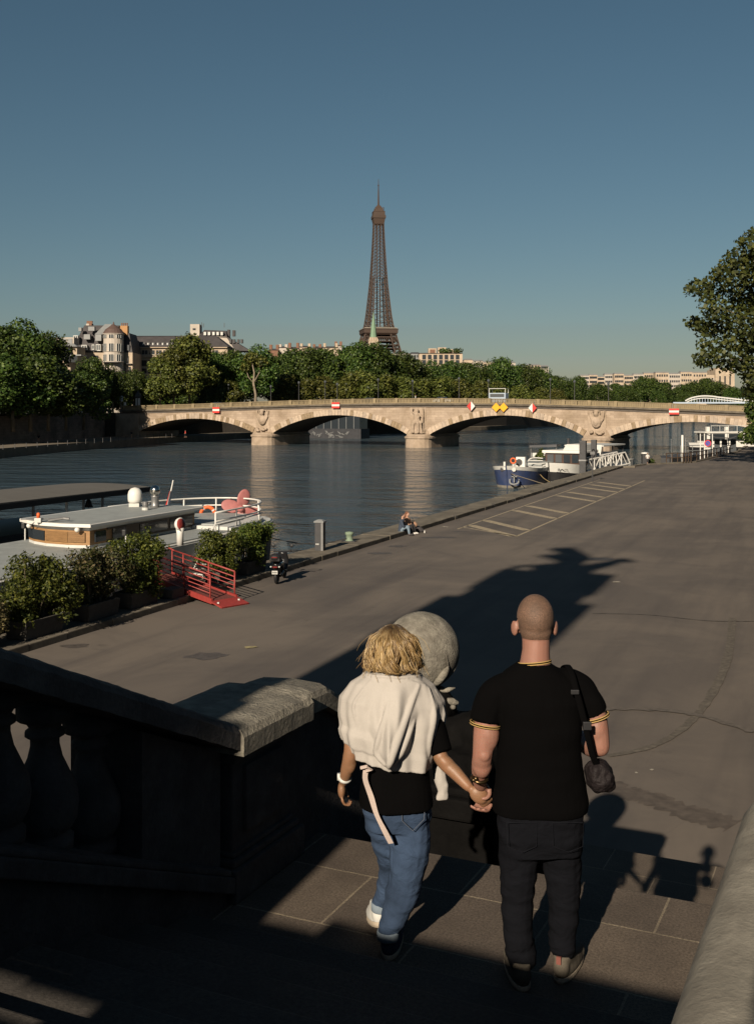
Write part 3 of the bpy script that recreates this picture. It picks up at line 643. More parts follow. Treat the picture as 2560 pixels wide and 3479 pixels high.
# ------------------------------------------------------------------ the couple
def skinmat(name,c):
    m,nt,b=newmat(name); v=coords(nt); n=N(nt,'ShaderNodeTexNoise',Scale=9.0,Detail=5.0); L(nt,v,n.inputs['Vector'])
    cc=mixc(nt,ramp(nt,n.outputs['Fac'],[(.35,0),(.7,1)]),rgba(c,.92),rgba((c[0]*1.1,c[1]*.98,c[2]*.95)))
    L(nt,cc,b.inputs['Base Color']); b.inputs['Roughness'].default_value=.5; b.inputs['Specular IOR Level'].default_value=.35
    b.inputs['Subsurface Weight'].default_value=.12; b.inputs['Subsurface Radius'].default_value=(.012,.004,.002); b.inputs['Subsurface Scale'].default_value=1
    n3=N(nt,'ShaderNodeTexNoise',Scale=160.0,Detail=3.0); L(nt,v,n3.inputs['Vector']); bp=N(nt,'ShaderNodeBump',Strength=.12,Distance=.002); L(nt,n3.outputs['Fac'],bp.inputs['Height']); L(nt,bp.outputs[0],b.inputs['Normal'])
    return m
def cloth(name,c,rough=.95,spec=.1,var=.1,weave=500,fold=.5,sheen=0,fs=7,stretch=(1,1,.5)):
    m,nt,b=newmat(name); v=coords(nt); vs=coords(nt,stretch)
    n=N(nt,'ShaderNodeTexNoise',Scale=4.0,Detail=6.0); L(nt,v,n.inputs['Vector']); w=N(nt,'ShaderNodeTexNoise',Scale=float(weave),Detail=2.0); L(nt,v,w.inputs['Vector'])
    cc=mixc(nt,ramp(nt,n.outputs['Fac'],[(.3,0),(.7,1)]),rgba(c,1-var),rgba(c,1+var)); cc=mixc(nt,.3,cc,ramp(nt,w.outputs['Fac'],[(.3,.2),(.7,.8)]),'OVERLAY')
    L(nt,cc,b.inputs['Base Color']); b.inputs['Roughness'].default_value=rough; b.inputs['Specular IOR Level'].default_value=spec; b.inputs['Sheen Weight'].default_value=sheen
    f=N(nt,'ShaderNodeTexNoise',Scale=float(fs),Detail=3.0,Distortion=.8); L(nt,vs,f.inputs['Vector'])
    b1=N(nt,'ShaderNodeBump',Strength=fold,Distance=.02); L(nt,f.outputs['Fac'],b1.inputs['Height'])
    b2=N(nt,'ShaderNodeBump',Strength=.3,Distance=.0015); L(nt,w.outputs['Fac'],b2.inputs['Height']); L(nt,b1.outputs[0],b2.inputs['Normal']); L(nt,b2.outputs[0],b.inputs['Normal'])
    return m
M['skin_m']=skinmat('fair_skin',(.2,.105,.078)); M['skin_w']=skinmat('tanned_skin',(.17,.095,.053))
M['tee']=cloth('black_jersey',(.0017,.0016,.0017),fold=.35,spec=.03); M['jeans_m']=cloth('dark_indigo_denim',(.0042,.0045,.006),spec=.04,weave=700,fold=.7,fs=9,stretch=(1,1,1.6)); M['jeans_w']=cloth('blue_denim',(.026,.042,.075),weave=700,var=.4,fold=1.0,fs=8,stretch=(1,1,1.3))
M['hoodie']=cloth('oatmeal_sweatshirt_fabric',(.285,.265,.243),weave=900,fold=.25,fs=6)
M['trim']=cloth('yellow_trim',(.3,.2,.075),fold=0); M['bagcloth']=cloth('dark_brown_nylon',(.012,.0095,.01),rough=.6,fold=1.0,fs=22,stretch=(1,1,1)); M['cuffdenim']=cloth('pale_denim_cuff',(.13,.16,.19),fold=.3)
M['shoe_grey']=cloth('grey_suede',(.075,.065,.052),fold=.2); M['shoe_shade']=cloth('shade_blue_suede',(.03,.035,.06),fold=.2); M['sole']=mk('rubber_sole',(.3,.25,.19),.7,.1,10,.1,60); M['ribbon']=cloth('cream_webbing',(.33,.27,.24),fold=.1)
def loft_e(mb,rows,n=28,pw=2.3):
    """rows: (cx,cy,z,rx,ry) -> horizontal super-ellipse rings"""
    rg=[]
    for cx,cy,z,rx,ry in rows:
        q=[]
        for k in range(n):
            a=2*math.pi*k/n; ca,sa=math.cos(a),math.sin(a)
            q.append((cx+rx*math.copysign(abs(ca)**(2/pw),ca),cy+ry*math.copysign(abs(sa)**(2/pw),sa),z))
        rg.append(q)
    mb.loft(rg)
def limb(mb,pts,rad,n=14,end=True):
    # dense taper through the joints, with spheres to round them
    mb.tube(spline([Vector(p) for p in pts],5),list(np.interp(np.linspace(0,len(pts)-1,(len(pts)-1)*5+1),range(len(pts)),rad)),n)
    for p,r_ in list(zip(pts,rad))[:None if end else -1]: mb.ell(p,r_*.98,None,12,8)
def finger(mb,base,d,bend,ln,r0):
    """three phalanges curling from direction d towards bend"""
    d=Vector(d).normalized(); b=Vector(bend).normalized(); p=Vector(base); pts=[p]; ax=d.cross(b).normalized()
    for k,(l,a) in enumerate(((.45,22),(.32,62),(.23,95))):
        p=p+(Matrix.Rotation(R(a),3,ax)@d)*ln*l; pts.append(p)
    mb.tube(spline(pts,3),list(np.linspace(r0,r0*.72,10)),8); mb.ell(pts[-1],r0*.72,None,8,6); mb.ell(pts[0],r0,None,8,6)
def head(mb,c,rx,ry,rz,ears=True):
    c=Vector(c); mb.ell(c+Vector((0,-.012,.012)),(rx,ry,rz),None,24,18); mb.ell(c+Vector((0,.035,-.05)),(rx*.8,ry*.72,rz*.75),None,20,14)
    mb.ell(c+Vector((0,-.03,-.045)),(rx*.86,ry*.68,rz*.6),None,20,14); mb.ell(c+Vector((0,.075,-.095)),(rx*.5,.035,.035))
    f=c.y+ry; mb.tube([(c.x,f-.01,c.z+.01),(c.x,f+.018,c.z-.03),(c.x,f-.01,c.z-.045)],[.009,.016,.01],8)
    mb.tube([(c.x-.024,f-.014,c.z-.068),(c.x,f-.004,c.z-.066),(c.x+.024,f-.014,c.z-.068)],[.006,.01,.006],8)
    for s in (-1,1):
        mb.ell((c.x+s*.032,f-.012,c.z+.008),(.014,.012,.009)); mb.tube([(c.x+s*.012,f-.006,c.z+.028),(c.x+s*.05,f-.022,c.z+.026)],[.009,.006],6)
        if ears:
            rot=Matrix.Rotation(s*R(-22),3,'Z')
            mb.ell((c.x+s*(rx+.012),c.y+.004,c.z-.042),(.013,.027,.038),rot,12,10); mb.ell((c.x+s*(rx-.004),c.y+.016,c.z-.055),(.01,.014,.018),rot)
def place(o,par): o.parent=par; MW[o.name]=MW[par.name]; return o
# ---- man
MAN=thing('person','man from behind with cropped hair, black yellow-trimmed t-shirt and dark jeans','person',(.773,5.1,LZ))
mb=MB(); hc=(-.03,.02,1.693)
head(mb,hc,.084,.1,.105)
mb.tube([(-.028,.0,1.64),(-.03,-.012,1.56),(-.034,-.012,1.5),(-.034,-.005,1.42)],[(.066,.066),(.064,.061),(.07,.065),(.12,.08)],18)
loft_e(mb,[(-.02,0,.66,.15,.1),(-.012,0,.85,.175,.105),(-.01,0,1.05,.165,.1),(-.012,0,1.25,.18,.105),(-.03,0,1.4,.17,.09),(-.035,0,1.46,.1,.07)])
# left arm hangs down and joins hands, right arm bends forward
LA=[(-.215,.0,1.36),(-.262,-.012,1.22),(-.279,-.015,1.07),(-.283,.03,.99),(-.283,.085,.915),(-.279,.105,.885)]
limb(mb,LA,[.045,.056,.048,.046,.035,.031]); mb.ell((-.281,.005,1.02),(.049,.047,.07)); mb.ell((-.255,-.02,1.17),(.054,.054,.09)); mb.ell((-.275,-.05,1.075),(.028,.02,.03))
RA=[(.18,.0,1.375),(.245,-.01,1.25),(.268,-.02,1.105)]
limb(mb,RA,[.05,.054,.045]); mb.ell((.252,-.02,1.19),(.05,.05,.08)); limb(mb,[(.268,-.02,1.105),(.235,.09,1.075),(.17,.24,1.12)],[.044,.046,.03])
# right hand in front of the chest
mb.ell((.15,.29,1.13),(.042,.05,.018),Matrix.Rotation(.5,3,'Z'))
for k in range(4): finger(mb,(.112+.022*k,.33,1.13-.004*abs(k-1)),(-.25,1,0),(0,0,-1),.075-.006*abs(k-1),.0085)
finger(mb,(.12,.27,1.13),(-1,.6,0),(0,.5,-1),.06,.0095)
# left hand behind hers: palm, four fingers curling forward under her hand, thumb over the top
mb.ell((-.262,.15,.832),(.041,.024,.055),Matrix.Rotation(R(-14),3,'Y')); mb.ell((-.274,.12,.87),(.033,.024,.03))
for k in range(4): finger(mb,(-.284+.0205*k,.148,.792-.006*k),(-.35,-.55,-1),(-.75,-.8,.75),.084-.008*abs(k-1.4),.0098)
finger(mb,(-.232,.125,.855),(.25,-.75,-.75),(-.75,-.35,-.3),.068,.0115)
limb(mb,[(-.095,-.01,.7),(-.112,-.0,.38),(-.10,-.01,.11)],[.085,.06,.036]); limb(mb,[(.085,.02,.7),(.105,.03,.38),(.105,.04,.11)],[.085,.06,.036])
mb.ell((-.1,.04,.055),(.03,.06,.03)); mb.ell((.12,.09,.055),(.03,.06,.03))
bm_=remesh('body',mb,.0058,M['skin_m'],None,3); place(bm_,MAN)
# cropped stubble hair as a thin cap that follows the skull
stub,nt,b=newmat('cropped_stubble'); v=coords(nt); n=N(nt,'ShaderNodeTexNoise',Scale=260.0,Detail=4.0); L(nt,v,n.inputs['Vector']); n2=N(nt,'ShaderNodeTexNoise',Scale=14.0,Detail=4.0); L(nt,v,n2.inputs['Vector'])
c=mixc(nt,ramp(nt,n2.outputs['Fac'],[(.35,0),(.7,1)]),(.085,.048,.03,1),(.15,.084,.055,1)); c=mixc(nt,ramp(nt,n.outputs['Fac'],[(.42,0),(.6,.85)]),c,(.045,.025,.015,1)); L(nt,c,b.inputs['Base Color']); b.inputs['Roughness'].default_value=.75
bp=N(nt,'ShaderNodeBump',Strength=.4,Distance=.002); L(nt,n.outputs['Fac'],bp.inputs['Height']); L(nt,bp.outputs[0],b.inputs['Normal'])
H=Vector(hc); keep=[]
me=bm_.data; vs=[tuple(v.co+v.normal*.003) for v in me.vertices]
def inhair(p):
    q=p-H
    if p.z<H.z-.078+.01*noise.noise(p*60): return False
    if abs(q.x)>.079 and q.z<.01 and q.y>-.03: return False
    if abs(q.x)>.088: return False
    return q.y<.02+.75*(q.z+.02)
fs=[tuple(f.vertices) for f in me.polygons if inhair(f.center)]
used={}; nv=[]; nf=[]
for f in fs:
    g=[]
    for i in f:
        if i not in used: used[i]=len(nv); nv.append(vs[i])
        g.append(used[i])
    nf.append(tuple(g))
hm=bpy.data.meshes.new('hair'); hm.from_pydata(nv,[],nf); hm.materials.append(stub); hm.polygons.foreach_set('use_smooth',[True]*len(nf)); place(link('hair',hm),MAN)
# t-shirt
mb=MB()
loft_e(mb,[(-.01,0,.80,.222,.142),(-.008,0,.84,.225,.145),(-.008,0,.95,.21,.138),(-.012,0,1.07,.196,.13),(-.012,-.004,1.2,.193,.135),(-.018,-.006,1.32,.205,.132),(-.028,-.004,1.40,.195,.115),(-.034,-.004,1.455,.14,.092),(-.036,-.005,1.497,.079,.073)],32,2.3)
limb(mb,[(-.15,0,1.385),(-.215,-.002,1.345),(-.256,-.008,1.27),(-.266,-.012,1.225)],[.07,.08,.076,.071],14,False); limb(mb,[(.1,0,1.41),(.168,0,1.372),(.222,-.006,1.30),(.244,-.01,1.256)],[.066,.074,.071,.066],14,False)
place(remesh('t_shirt',mb,.008,M['tee'],None,3,lambda p:.006*noise.noise(Vector((p.x*9,p.y*9,p.z*6)))+.004*noise.noise(Vector((p.x*4+3,p.y*4,p.z*18)))),MAN)
def ringtube(mb,c,axis,ra,rb,r0,n=30,tilt=None):
    ax=Vector(axis).normalized(); x=ax.orthogonal().normalized() if tilt is None else Vector(tilt); x=(x-ax*x.dot(ax)).normalized(); y=ax.cross(x)
    pts=[Vector(c)+x*math.cos(2*math.pi*k/n)*ra+y*math.sin(2*math.pi*k/n)*rb for k in range(n+1)]; mb.tube(pts,r0,6)
for c_,ax_,ra_,rb_ in (((-.267,-.013,1.214),(.15,.06,1),.0705,.0705),((.2455,-.012,1.247),(-.3,.06,1),.0655,.0655),((-.036,-.006,1.502),(-.09,.12,1),.0765,.0715)):
    A_=Vector(ax_).normalized(); m=MB()
    ringtube(m,Vector(c_),ax_,ra_,rb_,.0026,tilt=(1,0,0)); st_=m.build('yellow_trim',M['trim'],MAN,smooth=True,local=True)
    m=MB(); ringtube(m,Vector(c_)-A_*.0048,ax_,ra_,rb_,.0026,tilt=(1,0,0)); m.build('black_stripe',M['tee'],st_,smooth=True,local=True)
    m=MB(); ringtube(m,Vector(c_)-A_*.0096,ax_,ra_,rb_,.0026,tilt=(1,0,0)); m.build('second_stripe',M['trim'],st_,smooth=True,local=True)
# jeans
mb=MB(); loft_e(mb,[(-.008,0,.61,.19,.12),(-.008,0,.7,.2,.137),(-.008,0,.8,.202,.134),(-.008,0,.88,.195,.128)],28,2.6)
limb(mb,[(-.1,0,.7),(-.113,.0,.52),(-.117,.0,.34),(-.113,-.02,.22),(-.1,-.015,.115)],[.108,.088,.074,.069,.066]); limb(mb,[(.09,.02,.7),(.1,.03,.52),(.108,.03,.34),(.103,.025,.22),(.1,.03,.13)],[.108,.09,.076,.062,.056])
for k in range(5):
    ringtube(mb,(.1,.03,.13+.02*k),(.3*math.sin(k*2.3),.2,1),.058,.06,.007); ringtube(mb,(-.102,-.015,.115+.022*k),(.3*math.cos(k*1.9),.2,1),.065,.065,.007)
place(remesh('jeans',mb,.008,M['jeans_m'],None,3,lambda p:.009*noise.noise(Vector((p.x*6,p.y*6,p.z*17)))*(1 if p.z<.72 else .4)+.005*noise.noise(Vector((p.x*14,p.y*14,p.z*30+5)))),MAN)
mb=MB()
for s in (-1,1):
    x0=s*.105-.008; pts=[(x0-.07,-.137,.795),(x0+.07,-.137,.795),(x0+.066,-.146,.69),(x0,-.15,.665),(x0-.066,-.146,.69),(x0-.07,-.137,.795)]
    mb.tube(pts,.0013,5)
mb.build('pocket_stitching',cloth('indigo_thread',(.008,.0085,.011),fold=0,spec=.03),MAN,local=True)
def shoe(parent,heel,ang,up,so,tab=None,tilt=0):
    h=Vector(heel); rot=Matrix.Rotation(-ang,3,'Z')@Matrix.Rotation(tilt,3,'X')@Matrix.Scale(1.1,3)
    def T(m): m.v=[tuple(h+rot@Vector(p)) for p in m.v]; return m
    m=MB(); loft_e(m,[(0,.12,.022,.047,.15),(0,.12,.035,.048,.149),(0,.11,.065,.043,.135),(0,.05,.088,.041,.082),(0,.03,.112,.04,.06)],24,2.2); m.ell((0,.2,.035),(.045,.075,.036))
    m.ell((0,.0,.06),(.036,.04,.05)); o=remesh('shoe',T(m),.007,up,None,3); place(o,parent)
    m=MB(); loft_e(m,[(0,.12,0,.044,.149),(0,.12,.01,.0475,.1525),(0,.12,.024,.046,.151)],28,2.4); place(T(m).build('sole',so,None,smooth=False,bevel=.004),o)
    if tab is not None:
        m=MB(); m.box(-.01,.01,-.041,-.032,.088,.12); place(T(m).build('heel_tab',tab,None),o)
    return o
shoe(MAN,(.09,-.0,-.0),R(26),M['shoe_grey'],M['sole'],mk('rust_red_suede',(.13,.045,.035),.9,.1,10,0)); shoe(MAN,(-.10,-.07,0),R(-4),M['shoe_grey'],M['sole'])
mb=MB(); ringtube(mb,(-.291,.022,.945),(-.1,.3,-1),.036,.034,.0085,24); mb.box(-.318,-.30,-.0,.03,.935,.957); mb.build('wristwatch',mk('bronze_metal',(.09,.06,.03),.3,.2,40,0,metal=.9),MAN,smooth=True,local=True)
# ---- shoulder bag hanging from the man's right shoulder
BG=thing('shoulder_bag','crumpled dark brown shoulder bag hanging at the man\'s right hip','bag',(.773,5.1,LZ))
mb=MB(); mb.ell((.262,-.06,.975),(.062,.085,.068),Matrix.Rotation(.35,3,'Y')); mb.ell((.292,-.05,.962),(.034,.08,.05)); mb.ell((.23,-.06,.99),(.04,.075,.068)); mb.ell((.26,-.06,1.03),(.035,.06,.025))
place(remesh('pouch',mb,.006,M['bagcloth'],None,1,lambda p:.011*noise.noise(p*19)+.005*noise.noise(p*45)),BG)
mb=MB(); st=spline([Vector(p) for p in ((.10,.10,1.42),(.115,.03,1.475),(.122,-.07,1.47),(.135,-.135,1.40),(.165,-.15,1.28),(.19,-.143,1.18),(.212,-.125,1.1),(.246,-.09,1.03))],5)
mb.tube(st,[(.016,.003)]*len(st),8); mb.build('strap',M['tee'],BG,smooth=True,local=True)
mb=MB(); mb.box(.108,.145,-.158,-.142,1.385,1.405); mb.build('buckle',M['black'],BG,local=True,bevel=.003); mb=MB(); mb.box(.162,.2,-.166,-.15,1.225,1.262); mb.build('buckle',M['black'],BG,local=True,bevel=.003)
# ---- woman
WO=thing('person','woman from behind with curly blonde bob, pale hoodie over her shoulders and blue jeans','person',(.072,5.38,LZ))
mb=MB(); hcw=(.005,.03,1.468)
head(mb,hcw,.072,.09,.097)
mb.tube([(.005,.01,1.42),(.005,.0,1.39),(.006,0,1.34)],[(.052,.052),(.05,.05),(.08,.06)],16)
loft_e(mb,[(.02,0,.66,.14,.1),(.022,0,.8,.135,.09),(.02,0,.95,.118,.08),(.012,0,1.1,.135,.085),(.006,0,1.25,.15,.085),(.006,0,1.34,.1,.06)])
LW=[(-.15,0,1.28),(-.182,-.02,1.13),(-.199,-.045,1.0),(-.217,-.02,.91),(-.236,.02,.835)]
limb(mb,LW,[.052,.044,.037,.034,.0235]); mb.ell((-.205,-.035,.96),(.037,.037,.07))
RWm=[(.15,0,1.27),(.208,-.025,1.12),(.238,-.07,.985),(.308,-.11,.92),(.366,-.15,.868)]
limb(mb,RWm,[.048,.044,.037,.034,.0245]); mb.ell((.272,-.09,.953),(.035,.036,.065),Matrix.Rotation(-.78,3,'Y'))
# left hand relaxed, back of the hand outwards
mb.ell((-.247,.038,.787),(.021,.036,.045))
for k in range(4): finger(mb,(-.25+.002*k,.066-.0195*k,.752-.003*abs(k-1.3)),(.02,.2,-1),(1,.25,.1),.074-.008*abs(k-1.3),.0085)
finger(mb,(-.24,.07,.79),(.35,.8,-.8),(.5,-.2,-1),.06,.0095)
# right hand laid in his
mb.ell((.414,-.166,.832),(.05,.025,.038),Matrix.Rotation(R(45),3,'Y'))
for k in range(4): finger(mb,(.436+.0125*(k-1.5)+.008,-.163,.806+.0125*(k-1.5)),(.75,.15,-.7),(-.1,1,-.15),.064-.006*abs(k-1.5),.009)
finger(mb,(.425,-.172,.858),(1,-.05,-.25),(.2,.6,-.9),.058,.0098)
limb(mb,[(.07,0,.7),(.04,-.03,.4),(-.012,-.045,.1)],[.06,.05,.031]); limb(mb,[(-.04,.02,.7),(.005,.11,.42),(-.05,.21,.12)],[.055,.045,.031])
mb.ell((-.012,.0,.055),(.027,.05,.028)); mb.ell((-.055,.28,.055),(.027,.05,.028))
bw=remesh('body',mb,.0055,M['skin_w'],None,3); place(bw,WO)
mb=MB(); loft_e(mb,[(.022,-.01,.735,.185,.155),(.022,-.008,.8,.178,.148),(.022,-.002,.95,.158,.122),(.018,0,1.1,.16,.11),(.008,0,1.25,.165,.1),(.006,0,1.33,.1,.075)],30,2.5)
limb(mb,[(.13,0,1.28),(.185,-.0,1.17),(.218,-.035,1.07),(.243,-.066,1.0)],[.06,.066,.063,.058],14,False); limb(mb,[(-.12,0,1.28),(-.165,-.0,1.17),(-.18,-.02,1.1)],[.05,.05,.048],14,False)
place(remesh('t_shirt',mb,.008,M['tee'],None,3,lambda p:.007*noise.noise(Vector((p.x*8,p.y*8,p.z*9)))),WO)
mb=MB(); loft_e(mb,[(.03,-.005,.62,.155,.118),(.025,-.01,.7,.168,.128),(.02,-.005,.76,.163,.118),(.02,0,.82,.145,.1)],28,2.5)
limb(mb,[(.095,-.01,.68),(.088,-.03,.52),(.06,-.045,.34),(.012,-.065,.2),(-.016,-.075,.125)],[.104,.1,.083,.066,.052]); limb(mb,[(-.045,.01,.68),(-.005,.07,.5),(.008,.13,.34),(-.02,.18,.2),(-.05,.2,.14)],[.1,.088,.074,.06,.05])
place(remesh('jeans',mb,.008,M['jeans_w'],None,3,lambda p:.010*noise.noise(Vector((p.x*5+p.z*3,p.y*5,p.z*15)))+.006*noise.noise(Vector((p.x*12,p.y*12,p.z*26+p.x*10)))),WO)
mb=MB(); mb.lathe([(.05,0),(.054,.005),(.055,.035),(.052,.045),(.045,.04)],(-.018,-.077,.098),20); mb.build('turned_up_cuff',M['cuffdenim'],WO,smooth=True,local=True); mb=MB(); mb.lathe([(.048,0),(.052,.005),(.053,.04),(.048,.045)],(-.05,.2,.11),20); mb.build('turned_up_cuff',M['cuffdenim'],WO,smooth=True,local=True)
mb=MB()
mb.tube([(.045,-.143,.78),(.05,-.147,.70),(.1,-.152,.655),(.155,-.125,.70),(.16,-.115,.77)],.0022,5); mb.build('pocket_stitching',cloth('denim_thread',(.06,.07,.09),fold=0),WO,local=True)
shoe(WO,(-.014,-.065,.0),R(8),M['shoe_shade'],M['sole']); s2=shoe(WO,(-.058,.18,.035),R(-6),M['white'],M['sole'],None,R(-16)); s2['label']='white shoe with its heel lifted'  # near shoe's blue is its shade painted in; the lit one stays white
mb=MB(); ringtube(mb,(-.232,.012,.855),(-.3,.5,-1),.0275,.0255,.0105,24); mb.box(-.268,-.252,-.0,.03,.845,.875); mb.build('watch',M['white'],WO,smooth=True,local=True)
# hoodie draped like a cape
def hood_r(th,s):
    # th 0 = middle of the back (-y); s 0 at the neck .. 1 at the hem
    z=1.415-.055*s**.4*0-s*(.445+.025*math.sin(th*1.4+.3)+.03*(th/math.pi))
    w=np.interp(s,[0,.08,.2,.38,.55,.8,1],[.078,.125,.205,.258,.262,.245,.22]); dp=np.interp(s,[0,.08,.2,.4,.7,1],[.075,.095,.13,.165,.178,.178])
    fold=.011*math.sin(th*8+s*2.2)*min(1,s*1.6)*(1 if th>-.2 else .35)+.006*math.sin(th*17-s*4)*s+.006*noise.noise(Vector((th*3,s*6,2)))
    cx=.006-.012*s
    if s>.8: fold+= -.012*math.sin((s-.8)/.2*math.pi)*0
    return Vector((cx+(w+fold)*math.sin(th),-(dp+fold*1.2)*math.cos(th)+.01,z+.012*math.cos(th)*(1-s)))
mb=MB(); nt_,ns=90,40; T0=R(128)
rg=[]
for j in range(ns+1):
    o=[hood_r(-T0+2*T0*i/nt_,j/ns) for i in range(nt_+1)]; n_=[p+Vector((-p.x,-(p.y-.01),0)).normalized()*.018 for p in o]
    rg.append(o+n_[::-1])
mb.loft(rg)
mb.tube([hood_r(-T0+2*T0*i/40,.02)+Vector((0,-.002,.004)) for i in range(41)],[(.016,.02)]*41,10); mb.tube([hood_r(-T0*.9+1.8*T0*i/40,.1)+Vector((0,-.004,.0)) for i in range(41)],.008,6)
def band(s0,s1,t0,t1,off):
    rg=[]
    for i in range(41):
        th=t0+(t1-t0)*i/40; o_=Vector((math.sin(th),-math.cos(th),0)); q=[hood_r(th,s0+(s1-s0)*k/4) for k in range(5)]
        rg.append([q[0]-o_*.012]+[q[0]+o_*off*.3]+[p+o_*off for p in q[1:]]+[q[4]-o_*.012])
    mb.loft(rg)
band(.85,1.03,R(-48),R(70),.007); band(.70,.9,R(-84),R(-16),.014)
# hood hanging down the back with deep folds
def hoodpt(u,v):
    z=1.372-.40*v; wd=np.interp(v,[0,.15,.5,.8,.93,1],[.15,.135,.112,.085,.05,.012]); cx=-.004-.012*v+.02*(1-v)
    dep=np.interp(v,[0,.2,.6,.85,1],[.004,.016,.05,.066,.03])
    b=max(0,1-abs(u)**2.6); ridge=(.016*math.sin(u*6.5+v*2.2+.4)+.007*math.sin(u*13-v*4))*min(1,v*2.2)*b
    sx=cx+wd*u; th=math.asin(max(-1,min(1,sx/.26))); s_=max(0,min(1,(1.415-z)/.46))
    base=hood_r(th,s_); return Vector((sx,base.y-dep*b-ridge-.001,z-.035*abs(u)**2*(1-v)))
rg=[]
for j in range(31):
    f=[hoodpt(-1+2*i/40,j/30) for i in range(41)]; rg.append(f+[Vector((p.x,p.y+.03,p.z)) for p in f[::-1]])
mb.loft(rg)
def foldtube(pts,rad,m_=None): (m_ or mb).tube(spline([Vector(p) for p in pts],6),list(np.interp(np.linspace(0,1,(len(pts)-1)*6+1),np.linspace(0,1,len(rad)),rad)),10)
def hp(u,v,o=.0): p=hoodpt(u,v); return p+Vector((0,-o,0))
foldtube([hp(.8,.02),hp(.62,.3,-.002),hp(.35,.6,.0),hp(.05,.86,.0),hp(-.1,.97,-.008)],[.008,.017,.022,.02,.008])
foldtube([hp(-.05,.1,-.004),hp(-.3,.38,-.004),hp(-.6,.66,-.002),hp(-.8,.83,-.002),hp(-.35,.95,-.006)],[.004,.011,.016,.018,.012])
foldtube([hp(.9,.42,-.006),hp(.78,.62,-.003),hp(.6,.82,-.003),hp(.2,.95,-.006)],[.008,.016,.018,.01])
foldtube([hood_r(R(58),.2),hood_r(R(50),.45),hood_r(R(46),.7),hood_r(R(50),.88)],[.006,.014,.016,.008]); foldtube([hood_r(R(82),.25),hood_r(R(80),.5),hood_r(R(70),.75)],[.006,.013,.006]); foldtube([hood_r(R(-38),.15),hood_r(R(-45),.4),hood_r(R(-40),.62)],[.005,.009,.004])
hd=place(remesh('draped_hoodie',mb,.0055,M['hoodie'],None,3),WO)
# loose sleeve hanging at her right side, and the knotted sleeve at the shoulder
mb=MB(); loft_e(mb,[(.215,.05,.97,.012,.02),(.225,.03,.92,.02,.022),(.238,.02,.87,.032,.022),(.25,.015,.82,.033,.02),(.252,.015,.785,.026,.02),(.246,.015,.745,.037,.02)],20,2.2)
place(remesh('hanging_sleeve',mb,.006,M['hoodie'],None,1,lambda p:.007*noise.noise(Vector((p.x*40,p.y*30,p.z*18)))),hd)
mb=MB()
def flat(pts,w):
    pts=spline([Vector(p) for p in pts],6); mb.tube(pts,[(w,.0018)]*len(pts),6)
rb=[(-.125,-.148,.945),(-.128,-.152,.90),(-.10,-.158,.82),(-.075,-.165,.74),(-.04,-.17,.67),(-.005,-.172,.602)]
pts=spline([Vector(p) for p in rb],6)
rg=[]
for i,p in enumerate(pts):
    w=.0135; tw=.5*math.sin(i*.25); rg.append([p+Vector((-w*math.cos(tw),-w*math.sin(tw)*.6,0)),p+Vector((w*math.cos(tw),w*math.sin(tw)*.6,0)),p+Vector((w*math.cos(tw),w*math.sin(tw)*.6+.003,0)),p+Vector((-w*math.cos(tw),-w*math.sin(tw)*.6+.003,0))])
mb.loft(rg); mb.tube([(-.15,-.146,.955),(-.12,-.155,.965),(-.10,-.152,.95),(-.125,-.152,.942)],.009,6); mb.build('cream_tie',M['ribbon'],WO,local=True)
# curly bob from many strands
hairm,nt,b=newmat('blonde_hair'); g=N(nt,'ShaderNodeNewGeometry'); v=coords(nt); sp=N(nt,'ShaderNodeSeparateXYZ'); L(nt,v,sp.inputs[0])
c=ramp(nt,g.outputs['Random Per Island'],[(0,(.06,.033,.013)),(.35,(.16,.098,.038)),(.75,(.27,.18,.075)),(1,(.4,.3,.16))])
mr=N(nt,'ShaderNodeMapRange'); mr.inputs[1].default_value=1.535; mr.inputs[2].default_value=1.605; L(nt,sp.outputs[2],mr.inputs[0]); nn=N(nt,'ShaderNodeTexNoise',Scale=25.0); L(nt,v,nn.inputs['Vector'])
ml=N(nt,'ShaderNodeMath',operation='MULTIPLY'); L(nt,mr.outputs[0],ml.inputs[0]); L(nt,ramp(nt,nn.outputs['Fac'],[(.3,.55),(.6,1)]),ml.inputs[1])
c=mixc(nt,ml.outputs[0],c,(.03,.018,.009,1)); L(nt,c,b.inputs['Base Color']); b.inputs['Roughness'].default_value=.42; b.inputs['Specular IOR Level'].default_value=.4
mb=MB(); r=random.Random(11); hcv=Vector((.007,.03,1.488))
mb.ell(hcv+Vector((0,-.005,.008)),(.086,.099,.1),None,24,16)
mb.ell(hcv+Vector((0,-.02,-.045)),(.096,.09,.065),None,24,16)
LK=[(a_,r.uniform(.010,.024),r.uniform(0,6.28),r.uniform(3.4,5.4),r.uniform(.9,1.06),r.uniform(-.02,.02)) for a_ in np.linspace(-math.pi*.82,math.pi*.82,46)]
